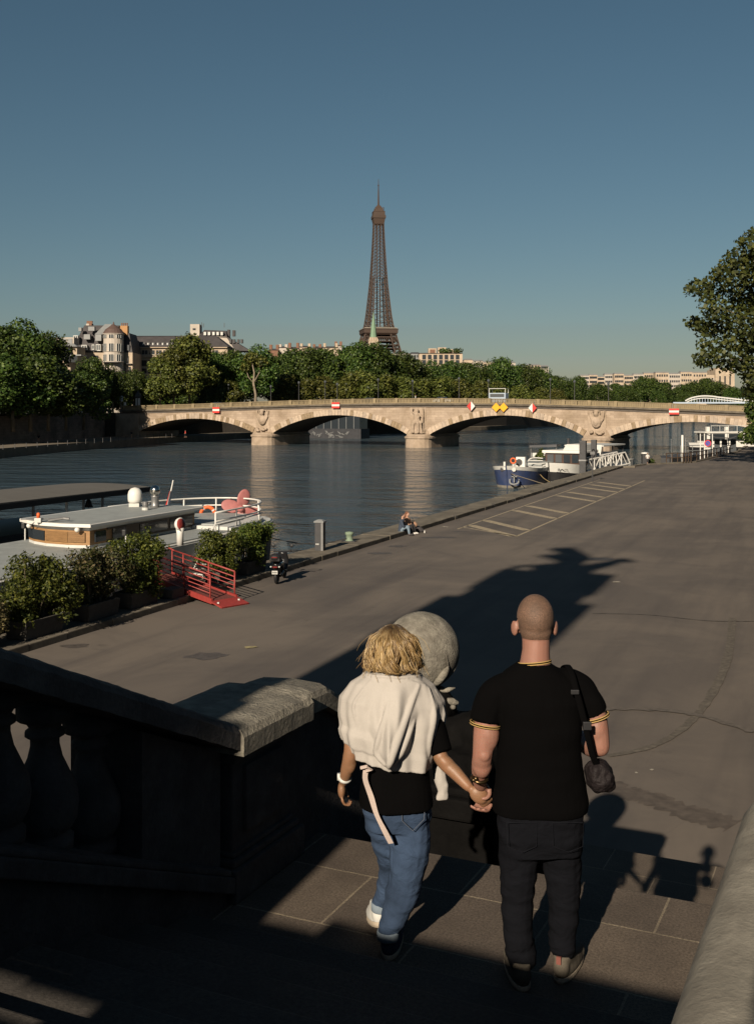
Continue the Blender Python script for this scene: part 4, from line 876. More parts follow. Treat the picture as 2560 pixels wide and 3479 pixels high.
for k in range(2300):
    lk=r.choice(LK); az=lk[0]+r.gauss(0,.042); lay=r.random(); n_=20; root=r.uniform(0,.45); pts=[]; ph=lk[2]+r.gauss(0,.35); jit=r.uniform(.75,1.25); short=r.choice((1,1,1,.86,.72))
    for i in range(n_):
        t=root*.5+(1-root*.5)*i/(n_-1); el=max(-.2,math.pi/2*(1-t*1.22))
        dd=Vector((math.sin(az)*math.cos(el),-math.cos(az)*math.cos(el),math.sin(el))); k2=.089+.014*lay
        p=hcv+Vector((dd.x*k2,dd.y*(k2+.012),dd.z*(k2+.02))); t2=max(0,t-.42)/.58*short
        ex=Vector((math.sin(az),-math.cos(az),0)); tg=Vector((math.cos(az),math.sin(az),0))
        p=p+ex*(.026*math.sin(t2*math.pi*.66)+.012*lay*t2)+Vector((0,0,-.082*max(0,t-.6)/.4*lk[4]*short))
        cw=lk[1]*jit*(.15+1.25*t2); w_=t*lk[3]*3.4+ph
        p=p+tg*(math.sin(w_)*cw+lk[5]*t2)+(ex+Vector((0,0,.45)))*math.cos(w_)*cw*.85
        if t2>.8: a2=(t2-.8)/.2; p=p-ex*.02*a2*a2+Vector((0,0,.016*a2*a2))+tg*.014*a2*math.sin(ph)
        pts.append(p)
    w=r.uniform(.0008,.0024); mb.tube(pts,[w*.5]+[w]*(n_-3)+[w*.8,w*.2],4)
for k in range(70):
    az=r.choice((-1,1))*r.uniform(.9,1.9) if k%2 else r.uniform(-1.6,1.6); p=hcv+Vector((math.sin(az)*.105,-math.cos(az)*.11,r.uniform(-.04,.08))); pts=[p]; d=Vector((math.sin(az)*r.uniform(.3,1),-math.cos(az)*.5,-.4))
    for i in range(7): d=d+Vector((r.uniform(-.35,.35)-math.sin(az)*.08,r.uniform(-.3,.3),-.22)); p=p+d.normalized()*.018; pts.append(p)
    mb.tube(pts,.0009,4)
mb.build('hair',hairm,WO,smooth=True,local=True,fix=False)
# ------------------------------------------------------------------ trees
def leaves(name,blobs,n,size,mat,seed,parent=None,up=.35,shell=.55,asp=1.0):
    g=np.random.default_rng(seed); B=np.array([list(c)+list(r_ if isinstance(r_,(tuple,list)) else (r_,)*3) for c,r_ in blobs],float)
    w=(B[:,3]*B[:,4]*B[:,5])**(2/3); w/=w.sum(); k=g.choice(len(B),n,p=w)
    d=g.normal(size=(n,3)); d/=np.linalg.norm(d,axis=1)[:,None]
    rad=shell+(1.06-shell)*g.random(n)**.6
    rad*=1+.22*np.sin(d[:,0]*7+k)*np.cos(d[:,2]*6+k*1.7)
    p=B[k,:3]+d*rad[:,None]*B[k,3:]
    nr=d+g.normal(size=(n,3))*.75; nr[:,2]+=up; nr/=np.linalg.norm(nr,axis=1)[:,None]
    t=np.cross(nr,g.normal(size=(n,3))); t/=np.linalg.norm(t,axis=1)[:,None]; b=np.cross(nr,t)
    s=(size*(.55+.8*g.random(n)))[:,None]; t=t*s; b=b*s*asp
    cn=nr*s*.25
    V=np.stack([p-t*.5-b*.15,p-t*.05-b*.5,p+t*.55+b*.05+cn,p+t*.0+b*.5],1).reshape(-1,3)
    me=bpy.data.meshes.new(name); me.vertices.add(4*n); me.vertices.foreach_set('co',V.ravel()); me.loops.add(4*n); me.loops.foreach_set('vertex_index',np.arange(4*n)); me.polygons.add(n); me.polygons.foreach_set('loop_start',np.arange(0,4*n,4)); me.polygons.foreach_set('loop_total',np.full(n,4)); me.update(calc_edges=True); me.materials.append(mat)
    return link(name,me,parent)
def tree(name,label,H,Rr,seed,mat,n=3600,size=.62,trunk=.22,group=None,low=.3,nb=15,loc=(0,0,0),lean=0):
    r=random.Random(seed); t=thing(name,label,'tree',loc,0,group)
    blobs=[]
    for i in range(nb):
        a=r.uniform(0,6.28); zz=r.uniform(low+.12,.9); prof=math.sin(math.pi*min(1,(zz-low+.12)/(1.08-low)))**.6
        q=r.uniform(.25,.78)*Rr*prof; s=r.uniform(.28,.44)*Rr
        blobs.append(((q*math.cos(a),q*math.sin(a),zz*H),(s,s,s*r.uniform(.75,1.0))))
    blobs.append(((0,0,H*(low+.98)/2),(Rr*.55,Rr*.55,H*(1-low)*.38)))
    o=leaves('crown',blobs,n,size,mat,seed,t)
    m=MB(); m.tube([(0,0,0),(.1,0,H*.2),(r.uniform(-.3,.3),r.uniform(-.3,.3),H*.5),(0,0,H*.8)],[trunk*1.25,trunk,trunk*.7,trunk*.25],8)
    for c,s in blobs[:8]:
        z0=r.uniform(.22,.45)*H; m.tube([(0.05,0,z0),(c[0]*.5,c[1]*.5,(z0+c[2])/2+.2),c],[trunk*.55,trunk*.38,trunk*.12],5)
    m.build('trunk',M['bark'],t,smooth=True,local=True); return t
GT='trees along the far bank'
protos=[]
kinds=[('rounded dark green plane tree',M['leaf_far'],18,6.5),('broad mid-green plane tree',M['leaf_far'],17,7.2),('uneven dark green plane tree with hollows',M['leaf_far'],19,6.2),('yellowish olive plane tree',M['leaf_olive'],18,6.6),('bluish grey-green small tree',M['leaf_blue'],10,4.0),('small loose-leaved green tree',M['leaf_olive'],9,4.2)]
used=set(); cnt={}
PT=[tree('avenue_tree',k[0],k[2],k[3],50+i,k[1],n=10500 if i<4 else 4600,size=.5 if i<4 else .36,group=GT,trunk=.3 if i<4 else .16,low=.2 if i<4 else .12,nb=22 if i<4 else 12) for i,k in enumerate(kinds)]
rt=random.Random(77)
def put(kind,px,pytop,d,zb,label,wide=1.0):
    p=P(px,pytop,d); h=p.z-zb; k=kinds[kind]; s=h/k[2]
    loc=(p.x,p.y,zb); rz=rt.uniform(0,6.28); sc=(s*wide,s*wide,s)
    if kind not in used:
        used.add(kind); o=PT[kind]; o.location=loc; o.rotation_euler=(0,0,rz); o.scale=sc; o['label']=label
    else: o=dup(PT[kind],loc,rz,label,GT,sc)
    return o
# left group in front of the houses
TL=[(2,8,1098,215,'tall dark tree at the left edge of the photo'),(0,62,1085,232,'tallest dark tree at the far left, its top well above the house roof line'),(1,150,1145,238,'dark tree just left of the corner house'),(0,-40,1130,222,'dark tree cut by the left edge of the photo'),
(2,215,1240,250,'low dark tree under the white roof terrace'),(1,300,1222,256,'broad dark tree in front of the turreted corner house'),(0,385,1240,262,'dark tree between the corner house and the advertising column'),(1,455,1262,275,'dark tree behind the advertising column'),
(3,590,1180,280,'small yellowish tree beside the tallest olive tree'),(3,645,1136,284,'tall yellowish olive tree over the left arch, taller than its neighbours'),(3,545,1215,276,'low olive tree right of the advertising column'),(2,735,1192,300,'dark tree right of the tall olive tree'),(1,800,1200,305,'green tree behind the pale bare trunk'),(0,865,1175,300,'high dome-topped dark tree above the pale bare trunk'),(2,925,1205,318,'dark tree below the row of chimneys')]
for k,px,py,d,lb in TL: put(k,px,py,d,lz,lb,1.0 if d>240 else 1.1)
pos=['leftmost','second','third','fourth','fifth','sixth','seventh','eighth','ninth','tenth','eleventh','twelfth','thirteenth','fourteenth','fifteenth','sixteenth','seventeenth','eighteenth','nineteenth','twentieth']
back=[(985,1192,330),(1040,1190,332),(1095,1180,335),(1150,1184,338),(1210,1178,340),(1262,1182,344),(1315,1188,350),(1368,1203,356),(1420,1214,362),(1475,1225,370),(1530,1232,385),(1585,1228,400),(1640,1228,418),(1690,1226,435),(1740,1236,455),(1790,1248,475),(1840,1258,500),(1885,1268,530),(1925,1276,560),(1958,1286,590)]
for i,(px,py,d) in enumerate(back): put(i%3 if i%5 else 1,px,py+rt.uniform(-5,5),d,lz,f'{pos[i]} dark green tree of the high back row behind the bridge')
front=[(700,1300,290,4),(745,1310,292,4),(780,1295,294,5),(960,1275,312,5),(1035,1290,318,5),(1110,1280,320,5),(1180,1270,322,5),(1240,1262,325,5),(1300,1275,330,5),(1365,1285,335,5),(1430,1290,345,5),(1495,1282,350,5),(1560,1290,362,5),(1625,1296,380,5),(1700,1300,400,5),(1770,1310,425,5),(1830,1318,450,5),(1890,1322,480,5)]
for i,(px,py,d,k) in enumerate(front): put(k,px,py,d,lz-.5,f'{pos[i]} small tree of the low front row just above the bridge parapet',1.25)
RGT=[(1990,1318,640),(2040,1306,690),(2095,1300,720),(2150,1292,740),(2200,1284,760),(2250,1296,790),(2300,1306,820),(2350,1300,830),(2400,1282,850),(2440,1296,860),(2490,1318,760),(2540,1312,700),(2590,1300,690),(2130,1320,660),(2230,1325,680),(2330,1330,690)]
for i,(px,py,d) in enumerate(RGT): put(i%3,px,py,d,lz,f'{pos[i]} hazy green tree of the far clump below the colonnade',1.35)
# a pale bare trunk that shows between the crowns
tr=thing('plane_tree','slim tree with a pale bare forked trunk behind the left half of the bridge','tree',(P(866,1300,296).x,296,lz))
m=MB(); m.tube([(0,0,0),(.2,0,5),(-.4,0,8),(-.2,0,11),(-.9,0,14)],[.42,.36,.3,.22,.1],8); m.tube([(-.3,0,8.3),(1.2,.2,11),(1.4,.2,13.5)],[.2,.15,.06],6); m.tube([(-.35,0,8),(-1.8,0,9.8),(-2.4,0,12)],[.18,.12,.05],6)
m.build('trunk',mk('pale_bark',(.16,.13,.095),.9,.3,2,.4,8),tr,smooth=True,local=True)
leaves('crown',[((-1,-.3,15),(2.3,2.0,1.6)),((1.6,0,14),(1.8,1.6,1.5)),((-2.6,0,12.5),(1.5,1.5,1.3))],900,.5,M['leaf_olive'],9,tr)
# the big plane tree leaning in at the right edge
r=random.Random(21); bt_=thing('plane_tree','big plane tree leaning in at the right edge beside the quay','tree',(53,119,lz))
W0=Vector((53,119,lz)); bl=[]
def cl(px,py,rad,dd=0): 
    rad*=1.6; p=P(px,py,115+2*dd)-W0; bl.append((tuple(p),(rad,rad*1.1,rad*.85)))
for px,py,rd in ((2345,985,.55),(2372,970,.7),(2400,1000,.85),(2440,965,1.0),(2425,1050,1.1),(2350,1095,.5),(2375,1110,.7),(2400,1110,.9),(2450,1120,1.1),(2395,1165,.6),(2390,1210,.7),(2370,1235,.45),(2420,1225,.8),(2460,1190,1.0),(2480,900,.8),(2520,870,.9),(2500,940,1.1),(2550,820,.8),(2560,790,.5),(2530,1000,1.3),(2560,920,1.3),(2500,1070,1.2),(2560,1090,1.4),(2530,1160,1.3),(2470,1245,.6),(2520,1240,.9),(2560,1230,1.2),(2455,905,.45),(2430,925,.4),(2515,820,.45),(2600,860,1.6),(2620,1000,2.2),(2620,1150,2.0),(2590,1290,1.2),(2560,1330,.8),(2585,1370,.7),(2545,1290,.6),(2690,900,2.4),(2740,1100,2.6),(2700,1250,2.0)): cl(px,py,rd,r.uniform(-2.5,2.5))
leaves('crown',bl,11500,.4,M['leaf_near'],5,bt_,shell=.3,up=.2)
m=MB(); m.tube([(0,0,-1),(.2,0,6),(-.8,0,12),(-1.5,0,20)],[.8,.65,.5,.3],10)
for px,py in ((2425,1040),(2450,1120),(2520,870),(2530,1000),(2500,1070),(2530,1160),(2420,1225),(2560,920),(2545,1290)):
    e=P(px,py,115)-W0; s=Vector((-.6,0,max(5,e.z-7))); m.tube([s,(s+e)/2+Vector((0,0,.9)),e],[.28,.18,.05],6)
m.build('trunk',M['bark'],bt_,smooth=True,local=True)
tree('quay_tree','low bushy green tree beyond the quay below the big plane tree',8.5,3.6,31,M['leaf_far'],n=6000,size=.38,trunk=.15,low=.02,nb=16,loc=(P(2590,1500,165).x,165,1.6))
# trees on the street above the retaining wall (mostly outside the frame)
for i,(a,c) in enumerate(((40,9),(95,9),(120,11),(150,9))):
    p=QP(a,c); dup(PT[0],(p.x,p.y,lz),i*1.3,f'{pos[i]} dark street tree above the wall on the right of the quay','trees above the right-hand wall',.8)
# ------------------------------------------------------------------ far-bank wall, lower path, street clutter
mb=MB()
for (x0,y0),(x1,y1) in zip(BANK[:2]+BANK[1:4],BANK[1:3]+BANK[2:5]): pass
wt=[(-80,150,7.0),(-73.8,197,6.75),(-70,232,7.4),(-66.5,266,8.6)]
def wallring(x,y,z,t=.8): return [Vector((x-t,y,-.5)),Vector((x,y,-.5)),Vector((x-.05,y,z-.35)),Vector((x+.18,y,z-.3)),Vector((x+.18,y,z)),Vector((x-t,y,z))]
mb.loft([wallring(*q) for q in wt]); 
tag(mb.build('embankment_wall',blockmat('embankment_masonry',(.19,.157,.13),(.125,.106,.092),(.07,.06,.052),1.6,.55,.02,stain=(.022,.024,.026),samt=.85,sscale=.12,grain=.4,gscale=6)),'high dark stained embankment wall left of the bridge','wall')
mb=MB(); mb.loft([[Vector((-67.5,268,-.5)),Vector((-65.6,268,-.5)),Vector((-65.6,268,7.2)),Vector((-67.5,268,7.2))],[Vector((-48,322,-.5)),Vector((-46,322,-.5)),Vector((-46,322,7.3)),Vector((-48,322,7.3))],[Vector((0,368,-.5)),Vector((0,366,-.5)),Vector((0,366,7.3)),Vector((0,368,7.3))],[Vector((56,481,-.5)),Vector((57,479,-.5)),Vector((57,479,7.3)),Vector((56,481,7.3))],[Vector((260,962,-.5)),Vector((262,958,-.5)),Vector((262,958,7.3)),Vector((260,962,7.3))]])
tag(mb.build('embankment_wall',M['kerbdark']),'dark embankment wall of the far bank beyond the bridge','wall')
mb=MB(); mb.loft([[Vector((x,y,-.5)),Vector((x2,y,-.5)),Vector((x2,y,z)),Vector((x,y,z))] for x,x2,y,z in ((-79,-67,150,1.7),(-73,-62,205,1.6),(-66,-52.5,262,1.5),(-62,-42,300,1.4),(-40,-26,345,1.4),(0,10,385,1.4),(56,66,478,1.4))])
struct(mb.build('riverside_path',mk('dark_path',(.12,.1,.075),.95,.3,.4,.2,4)),'low riverside path at the foot of the far embankment wall')
rl=thing('railing','thin dark railing along the low riverside path','railing',(-66,220,1.6)); mb=MB()
pts=[(-78+ (x2:=0)+.165*(y-150)+10.2,y,1.65+.9) for y in range(150,264,4)]
for p in pts: 
    mb=MB(); mb.bar((p[0],p[1],1.5),p,.08); mb.build('post',M['darkgrey'],rl)
mb=MB(); mb.tube([Vector(p) for p in pts],.05,4); mb.build('rail',M['darkgrey'],rl)
# advertising column
p=P(470,1384,272); ac=thing('advertising_column','white and dark round advertising column under the trees at the bridge end','advertising column',(p.x,p.y,lz))
mb=MB(); mb.lathe([(.8,0),(.8,.5),(.68,.55),(.68,3.9),(.85,4.0),(.85,4.3)],(0,0,0),14); mb.build('drum',M['darkgrey'],ac,local=True,smooth=False)
mb=MB()
for a in (-2.2,-1.1): mb.loft([[Vector((math.cos(a+t)*.7,math.sin(a+t)*.7,1.0)) for t in np.linspace(-.38,.38,6)],[Vector((math.cos(a+t)*.7,math.sin(a+t)*.7,3.7)) for t in np.linspace(-.38,.38,6)]],closed=False)
mb.build('posters',M['white'],ac,local=True,fix=False); mb=MB(); mb.lathe([(.86,4.3),(.7,4.8),(.3,5.2),(.1,5.6),(.02,5.9)],(0,0,0),14); mb.build('dome',M['darkgrey'],ac,local=True)
for px,py,d,lb in ((411,1283,262,'tall lamp post left of the advertising column'),(335,1290,255,'tall lamp post above the parked dark car'),(160,1330,225,'thin lamp post among the left trees'),(172,1322,232,'thin lamp post right of another among the left trees'),(542,1318,285,'lamp post behind the left end of the bridge'),(776,1306,290,'lamp post right of the blue-green bushes')): lamp(px,py,d,lz,lb,'street lamps on the far bank')
def post_sign(px,py,d,w,h,mat,label,name='street_sign'):
    p=P(px,py,d); s=thing(name,label,'sign',(p.x,p.y,lz)); m=MB(); m.tube([(0,.08,0),(0,.08,p.z-lz+h/2)],.05,6); m.build('post',M['darkgrey'],s,local=True)
    m=MB(); m.box(-w/2,w/2,-.03,.03,p.z-lz-h/2,p.z-lz+h/2); m.build('panel',mat,s,local=True,bevel=.02)
bluesign=mk('pale_blue_sign',(.25,.3,.36),.5,.1,3,0)
post_sign(413,1354,262,.75,1.35,bluesign,'upright white and blue street sign at the bridge end'); post_sign(425,1372,263,.6,.8,M['white'],'small white street sign beside the bridge parapet'); post_sign(342,1362,256,1.5,.85,mk('orange_sign',(.28,.12,.05),.6,.1,3,0),'orange direction sign above the dark car'); post_sign(349,1361,257,.4,.6,bluesign,'small blue sign beside the orange sign')
post_sign(276,1360,240,.5,1.3,M['red'],'small red and white road sign on a post among the white bollards')
for i,(px,h,d) in enumerate(((195,1.05,232),(233,1.05,236),(270,1.15,240),(278,.9,242),(216,.3,234),(113,.6,226),(35,.8,222))):
    p=P(px,1392,d); b_=thing('bollard',f'{pos[i]} white bollard of the row at the embankment edge','bollard',(p.x,p.y,lz+.05),0,'white bollards at the embankment edge'); m=MB(); m.lathe([(.16,0),(.16,h*1.5),(.1,h*1.6)],(0,0,0),8); o=m.build('bollard_post',M['white'],b_,local=True)
def car(px,d,z,rz,mat,label,L_=4.3,off=0):
    p=P(px,1392,d); c=thing('parked_car',label,'car',(p.x,p.y,z),rz)
    m=MB(); sec=[(-L_/2,.35,.6),(-L_/2+.1,.3,.85),(-.9,.25,.95),(L_/2-.3,.3,.85),(L_/2,.4,.65)]
    m.loft([[Vector((x,-.85,z0)),Vector((x,.85,z0)),Vector((x,.82,z1)),Vector((x,-.82,z1))] for x,z0,z1 in sec]); m.build('body',mat,c,local=True,bevel=.05)
    m=MB(); m.loft([[Vector((-1.6,-.78,.85)),Vector((1.1,-.78,.85)),Vector((1.1,.78,.85)),Vector((-1.6,.78,.85))],[Vector((-1.1,-.62,1.42)),Vector((.5,-.62,1.42)),Vector((.5,.62,1.42)),Vector((-1.1,.62,1.42))]]); m.build('cabin',M['glass'],c,local=True,bevel=.05)
    for x in (-1.35,1.3):
        for y in (-.8,.8): m=MB(); m.M=Matrix.Translation((x,y,.32))@Matrix.Rotation(R(90),4,'X'); m.lathe([(.2,-.1),(.32,-.1),(.32,.1),(.2,.1)],(0,0,0),12); m.build('wheel',M['black'],c,local=True)
    return c
car(350,252,lz+.1,R(12),M['black'],'dark parked car at the top of the embankment wall')
for px,d,off,mt,lb in ((742,270,7,M['white'],'pale car crossing the left end of the bridge'),(1260,246,9,M['black'],'dark car crossing near the middle of the bridge'),(1505,233,8,M['white'],'white car crossing right of the middle of the bridge')):
    t=bt(px)
    for _ in range(6):
        q=brw(t,off,0); t-=q.x-(px-CX)/F*q.y
    c=car(px,q.y,ztop(t)-1.06,R(-25),mt,lb)
    c.location=(q.x,q.y,ztop(t)-1.06)
# tour-bus like open frame on the bridge
t=bt(1693)
for _ in range(6):
    q=brw(t,6,0); t-=q.x-(1693-CX)/F*q.y
bu=thing('open_top_bus','pale open-top bus with a thin roof frame crossing the bridge','bus',(q.x,q.y,ztop(t)-1.06),R(-25))
mb=MB(); mb.box(-1.9,1.9,-1.1,1.1,.3,2.3); mb.build('body',bluesign,bu,local=True,bevel=.08); mb=MB()
for x in (-1.8,1.8):
    for y in (-1,1): mb.bar((x,y,2.3),(x,y,3.25),.12)
mb.box(-1.85,1.85,-1.05,1.05,3.2,3.3); mb.build('roof_frame',M['white'],bu,local=True)
mb=MB(); mb.box(-1.6,1.6,-1.13,-1.105,1.4,2.1); mb.build('windows',M['greyglass'],bu,local=True)
# small people
cl_={k:mk('clothing_'+k,c,.9,.1,8,0) for k,c in dict(red=(.42,.03,.03),black=(.015,.015,.017),navy=(.03,.04,.06),jeans=(.12,.16,.2),dark=(.03,.028,.03),peach=(.27,.16,.105),skin=(.36,.21,.15),hair=(.05,.03,.02),white=(.4,.39,.37)).items()}
def walker(label,loc,rz,top,legs,hair='hair',sc=1.0,stride=.25):
    o=thing('person',label,'person',loc,rz,None,sc); m=MB()
    m.ell((0,0,1.6),(.085,.1,.12)); m.tube([(0,0,1.52),(0,0,1.4)],.055,8); loft_e(m,[(0,0,.85,.16,.1),(0,0,1.1,.14,.1),(0,0,1.35,.19,.1),(0,0,1.43,.08,.07)],14)
    limb(m,[(-.2,0,1.37),(-.25,-.08,1.1),(-.22,.1,.9)],[.05,.042,.035],8); limb(m,[(.2,0,1.37),(.25,.05,1.1),(.22,.22,.98)],[.05,.042,.035],8)
    limb(m,[(-.09,0,.85),(-.1,stride*.6,.46),(-.09,stride*.5,.06)],[.08,.06,.045],8); limb(m,[(.09,0,.85),(.1,-stride*.2,.46),(.09,-stride,.09)],[.08,.06,.045],8)
    for x,y in ((-.09,stride*.5+.07),(.09,-stride+.07)): m.ell((x,y,.045),(.045,.12,.045))
    place(remesh('body',m,.03,cl_['skin'],None,1),o)
    m=MB(); loft_e(m,[(0,0,.82,.18,.12),(0,0,1.1,.16,.12),(0,0,1.35,.215,.12),(0,0,1.45,.09,.08)],14); limb(m,[(-.19,0,1.37),(-.25,-.07,1.12)],[.065,.06],8); limb(m,[(.19,0,1.37),(.25,.04,1.12)],[.065,.06],8); place(remesh('top',m,.03,cl_[top],None,1),o)
    m=MB(); loft_e(m,[(0,0,.75,.18,.12),(0,0,.88,.17,.115)],12); limb(m,[(-.09,0,.83),(-.1,stride*.6,.46),(-.09,stride*.5,.16)],[.1,.075,.06],8); limb(m,[(.09,0,.83),(.1,-stride*.2,.46),(.09,-stride,.18)],[.1,.075,.06],8); place(remesh('trousers',m,.03,cl_[legs],None,1),o)
    m=MB(); m.ell((0,-.015,1.64),(.095,.11,.1)); m.build('hair',cl_[hair],o,local=True,smooth=True); return o
p=P(630,1478,266); walker('runner in a red top on the low path under the left arch',(p.x,p.y,1.45),R(100),'red','black')
p=P(149,1508,218); walker('walker in black with bare legs on the low path below the dark wall',(p.x-1.0,p.y,1.62),R(20),'black','skin')
p=P(447,1492,258); walker('person in a dark top on the low path below the bridge end',(p.x,p.y,1.5),R(-30),'dark','skin')
t=bt(1411)
for _ in range(6):
    q=brw(t,3.2,0); t-=q.x-(1411-CX)/F*q.y
walker('pedestrian in a white top crossing the middle of the bridge',(q.x,q.y,ztop(t)-1.06),R(65),'white','dark',sc=1.08)
# houseboat-like dark building with graffiti under the second arch
p=P(1145,1460,300); hb=thing('floating_pavilion','dark glazed floating pavilion with pale graffiti seen through the arch','pavilion',(p.x-1,312,0),R(-20))
mb=MB(); mb.box(-10,9,-3,4,-.5,2.8); mb.build('hull',mk('dark_hull',(.02,.021,.025),.7,.3,1,0),hb,local=True); mb=MB(); mb.box(-9.5,8.5,-2.6,3.6,2.8,6.6); mb.build('cabin',M['glass'],hb,local=True)
mb=MB()
for k in range(0,16,2): mb.box(-9.4+k*1.15,-9.28+k*1.15,-2.75,-2.6,2.8,6.5)
mb.build('mullions',M['zinc'],hb,local=True); mb=MB(); r=random.Random(2)
for k in range(26):
    x=-8.5+r.random()*14; z=.6+r.random()*1.2; mb.tube(spline([Vector((x+r.uniform(-.7,.7),-3.06,z+r.uniform(-.5,.6))) for _ in range(4)],4),.06,4)
mb.build('graffiti',M['zinc'],hb,local=True)
# ------------------------------------------------------------------ houses
def windows(par,wall_y,x0,x1,z0,z1,nx,nz,w,h,glass,frame=None,arch=False,skip=()):
    for i in range(nx):
        for j in range(nz):
            if (i,j) in skip: continue
            cx=x0+(x1-x0)*(i+.5)/nx; cz=z0+(z1-z0)*(j+.5)/nz
            m=MB()
            if arch:
                q=[(cx-w/2,wall_y-.1,cz-h/2),(cx+w/2,wall_y-.1,cz-h/2)]+[(cx+w/2*math.cos(a),wall_y-.1,cz+h/2-w/2+w/2*math.sin(a)) for a in np.linspace(0,math.pi,7)]; m.extrude(q,(0,.25,0))
            else: m.box(cx-w/2,cx+w/2,wall_y-.1,wall_y+.15,cz-h/2,cz+h/2)
            o=m.build('window',glass,par,local=True)
            if frame is not None:
                m=MB(); m.box(cx-.05,cx+.05,wall_y-.16,wall_y-.1,cz-h/2,cz+h/2); m.box(cx-w/2-.15,cx+w/2+.15,wall_y-.22,wall_y-.1,cz-h/2-.2,cz-h/2); m.build('frame',frame,o,local=True)
cream=mk('cream_facade_stone',(.335,.272,.205),.9,.12,.3,.2,3,dirt=(.2,.15,.105),dscale=.2,damt=.6); cream2=mk('pale_render',(.32,.285,.245),.9,.1,.3,0); brickm=mk('orange_brick',(.14,.075,.05),.9,.2,1,.2,6); roofd=mk('dark_slate_roof',(.04,.036,.037),.7,.25,.4,.3,2)
def house(label,px0,px1,pytop,d,rz=0,depth=12,wall=cream,zb=lz):
    a=P(px0,pytop,d); b=P(px1,pytop,d); h=thing('apartment_house',label,'house',((a.x+b.x)/2,d,zb),rz,'houses behind the trees'); return h,(b.x-a.x),a.z-zb,d/F
# A corner house with a round turret
h,wd,H,s=house('cream corner house with a round turret and a steep glazed roof','190' and 195,438,1105,330); 
def X(px): return (px-316.5)*s
def Zz(py): return (HY-py)*s+CZ-lz
mb=MB(); mb.box(X(268),X(395),0,14,0,Zz(1198)); mb.box(X(395),X(443),3,16,0,Zz(1196)); mb.box(X(228),X(268),2,12,0,Zz(1185)); mb.build('wall',cream,h,local=True)
mb=MB()
def roofp(x0,x1,x0t,x1t,y0,y1,z0,z1,in_=2.2): mb.loft([[Vector((x0,y0,z0)),Vector((x1,y0,z0)),Vector((x1,y1,z0)),Vector((x0,y1,z0))],[Vector((x0t,y0+in_,z1)),Vector((x1t,y0+in_,z1)),Vector((x1t,y1-in_,z1)),Vector((x0t,y1-in_,z1))]])
roofp(X(258),X(360),X(262),X(356),1,14,Zz(1198),Zz(1140),1.2); roofp(X(262),X(400),X(275),X(395),2,13,Zz(1140),Zz(1102),2); roofp(X(395),X(443),X(398),X(428),3,16,Zz(1196),Zz(1128),1.5); mb.build('slate_roof',roofd,h,local=True)
mb=MB(); mb.lathe([(3.0,0),(3.0,Zz(1231)),(3.3,Zz(1230)),(3.3,Zz(1228)),(3.0,Zz(1227)),(3.0,Zz(1196)),(3.25,Zz(1195)),(3.0,Zz(1193)),(3.0,Zz(1136)),(3.25,Zz(1135)),(3.25,Zz(1133))],(X(383),1.2,0),20); tw=mb.build('turret',cream2,h,local=True)
mb=MB(); mb.lathe([(3.25,Zz(1133)),(3.1,Zz(1130)),(2.4,Zz(1118)),(.3,Zz(1101)),(.1,Zz(1092))],(X(383),1.2,0),20); mb.build('turret_roof',mk('brown_roof',(.07,.045,.038),.7,.2,1,.1,5),tw,local=True)
mb=MB(); mb.loft([[Vector((X(321),.2,Zz(1136))),Vector((X(348),.2,Zz(1136))),Vector((X(348),.5,Zz(1136))),Vector((X(321),.5,Zz(1136)))],[Vector((X(347),3.6,Zz(1098))),Vector((X(371),3.6,Zz(1098))),Vector((X(371),3.9,Zz(1098))),Vector((X(347),3.9,Zz(1098)))]]); mb.build('glazed_roof',M['zinc'],h,local=True)
for (x0,x1,y0,y1,rm) in ((281,291,1096,1152,cream2),(398,423,1103,1135,mk('ochre_chimney',(.3,.17,.08),.9,.1,1,.1,4)),(291,300,1096,1120,brickm)):
    mb=MB(); mb.box(X(x0),X(x1),4,6.2,Zz(y1),Zz(y0)); ch=mb.build('chimney',rm,h,local=True); mb=MB()
    for k in range(4): mb.lathe([(.18,0),(.22,.9)],(X(x0)+(X(x1)-X(x0))*(k+.5)/4,5,Zz(y0)),6)
    mb.build('chimney_pots',brickm,ch,local=True)
for a in (-.75,0,.75):
    for (y0,y1,ar) in ((1205,1230,1),(1168,1196,0),(1138,1150,0)):
        m=MB(); m.M=Matrix.Translation((X(383),1.2,0))@Matrix.Rotation(a,4,'Z'); m.box(-.62,.62,-3.12,-2.8,Zz(y1-1),Zz(y0)); o=m.build('window',M['glass'],h,local=True); m=MB(); m.M=Matrix.Translation((X(383),1.2,0))@Matrix.Rotation(a,4,'Z'); m.box(-.06,.06,-3.2,-3.12,Zz(y1-1),Zz(y0)); m.box(-.75,-.62,-3.18,-3.0,Zz(y1-1),Zz(y0)); m.box(.62,.75,-3.18,-3.0,Zz(y1-1),Zz(y0)); m.build('frame',M['white'],o,local=True)
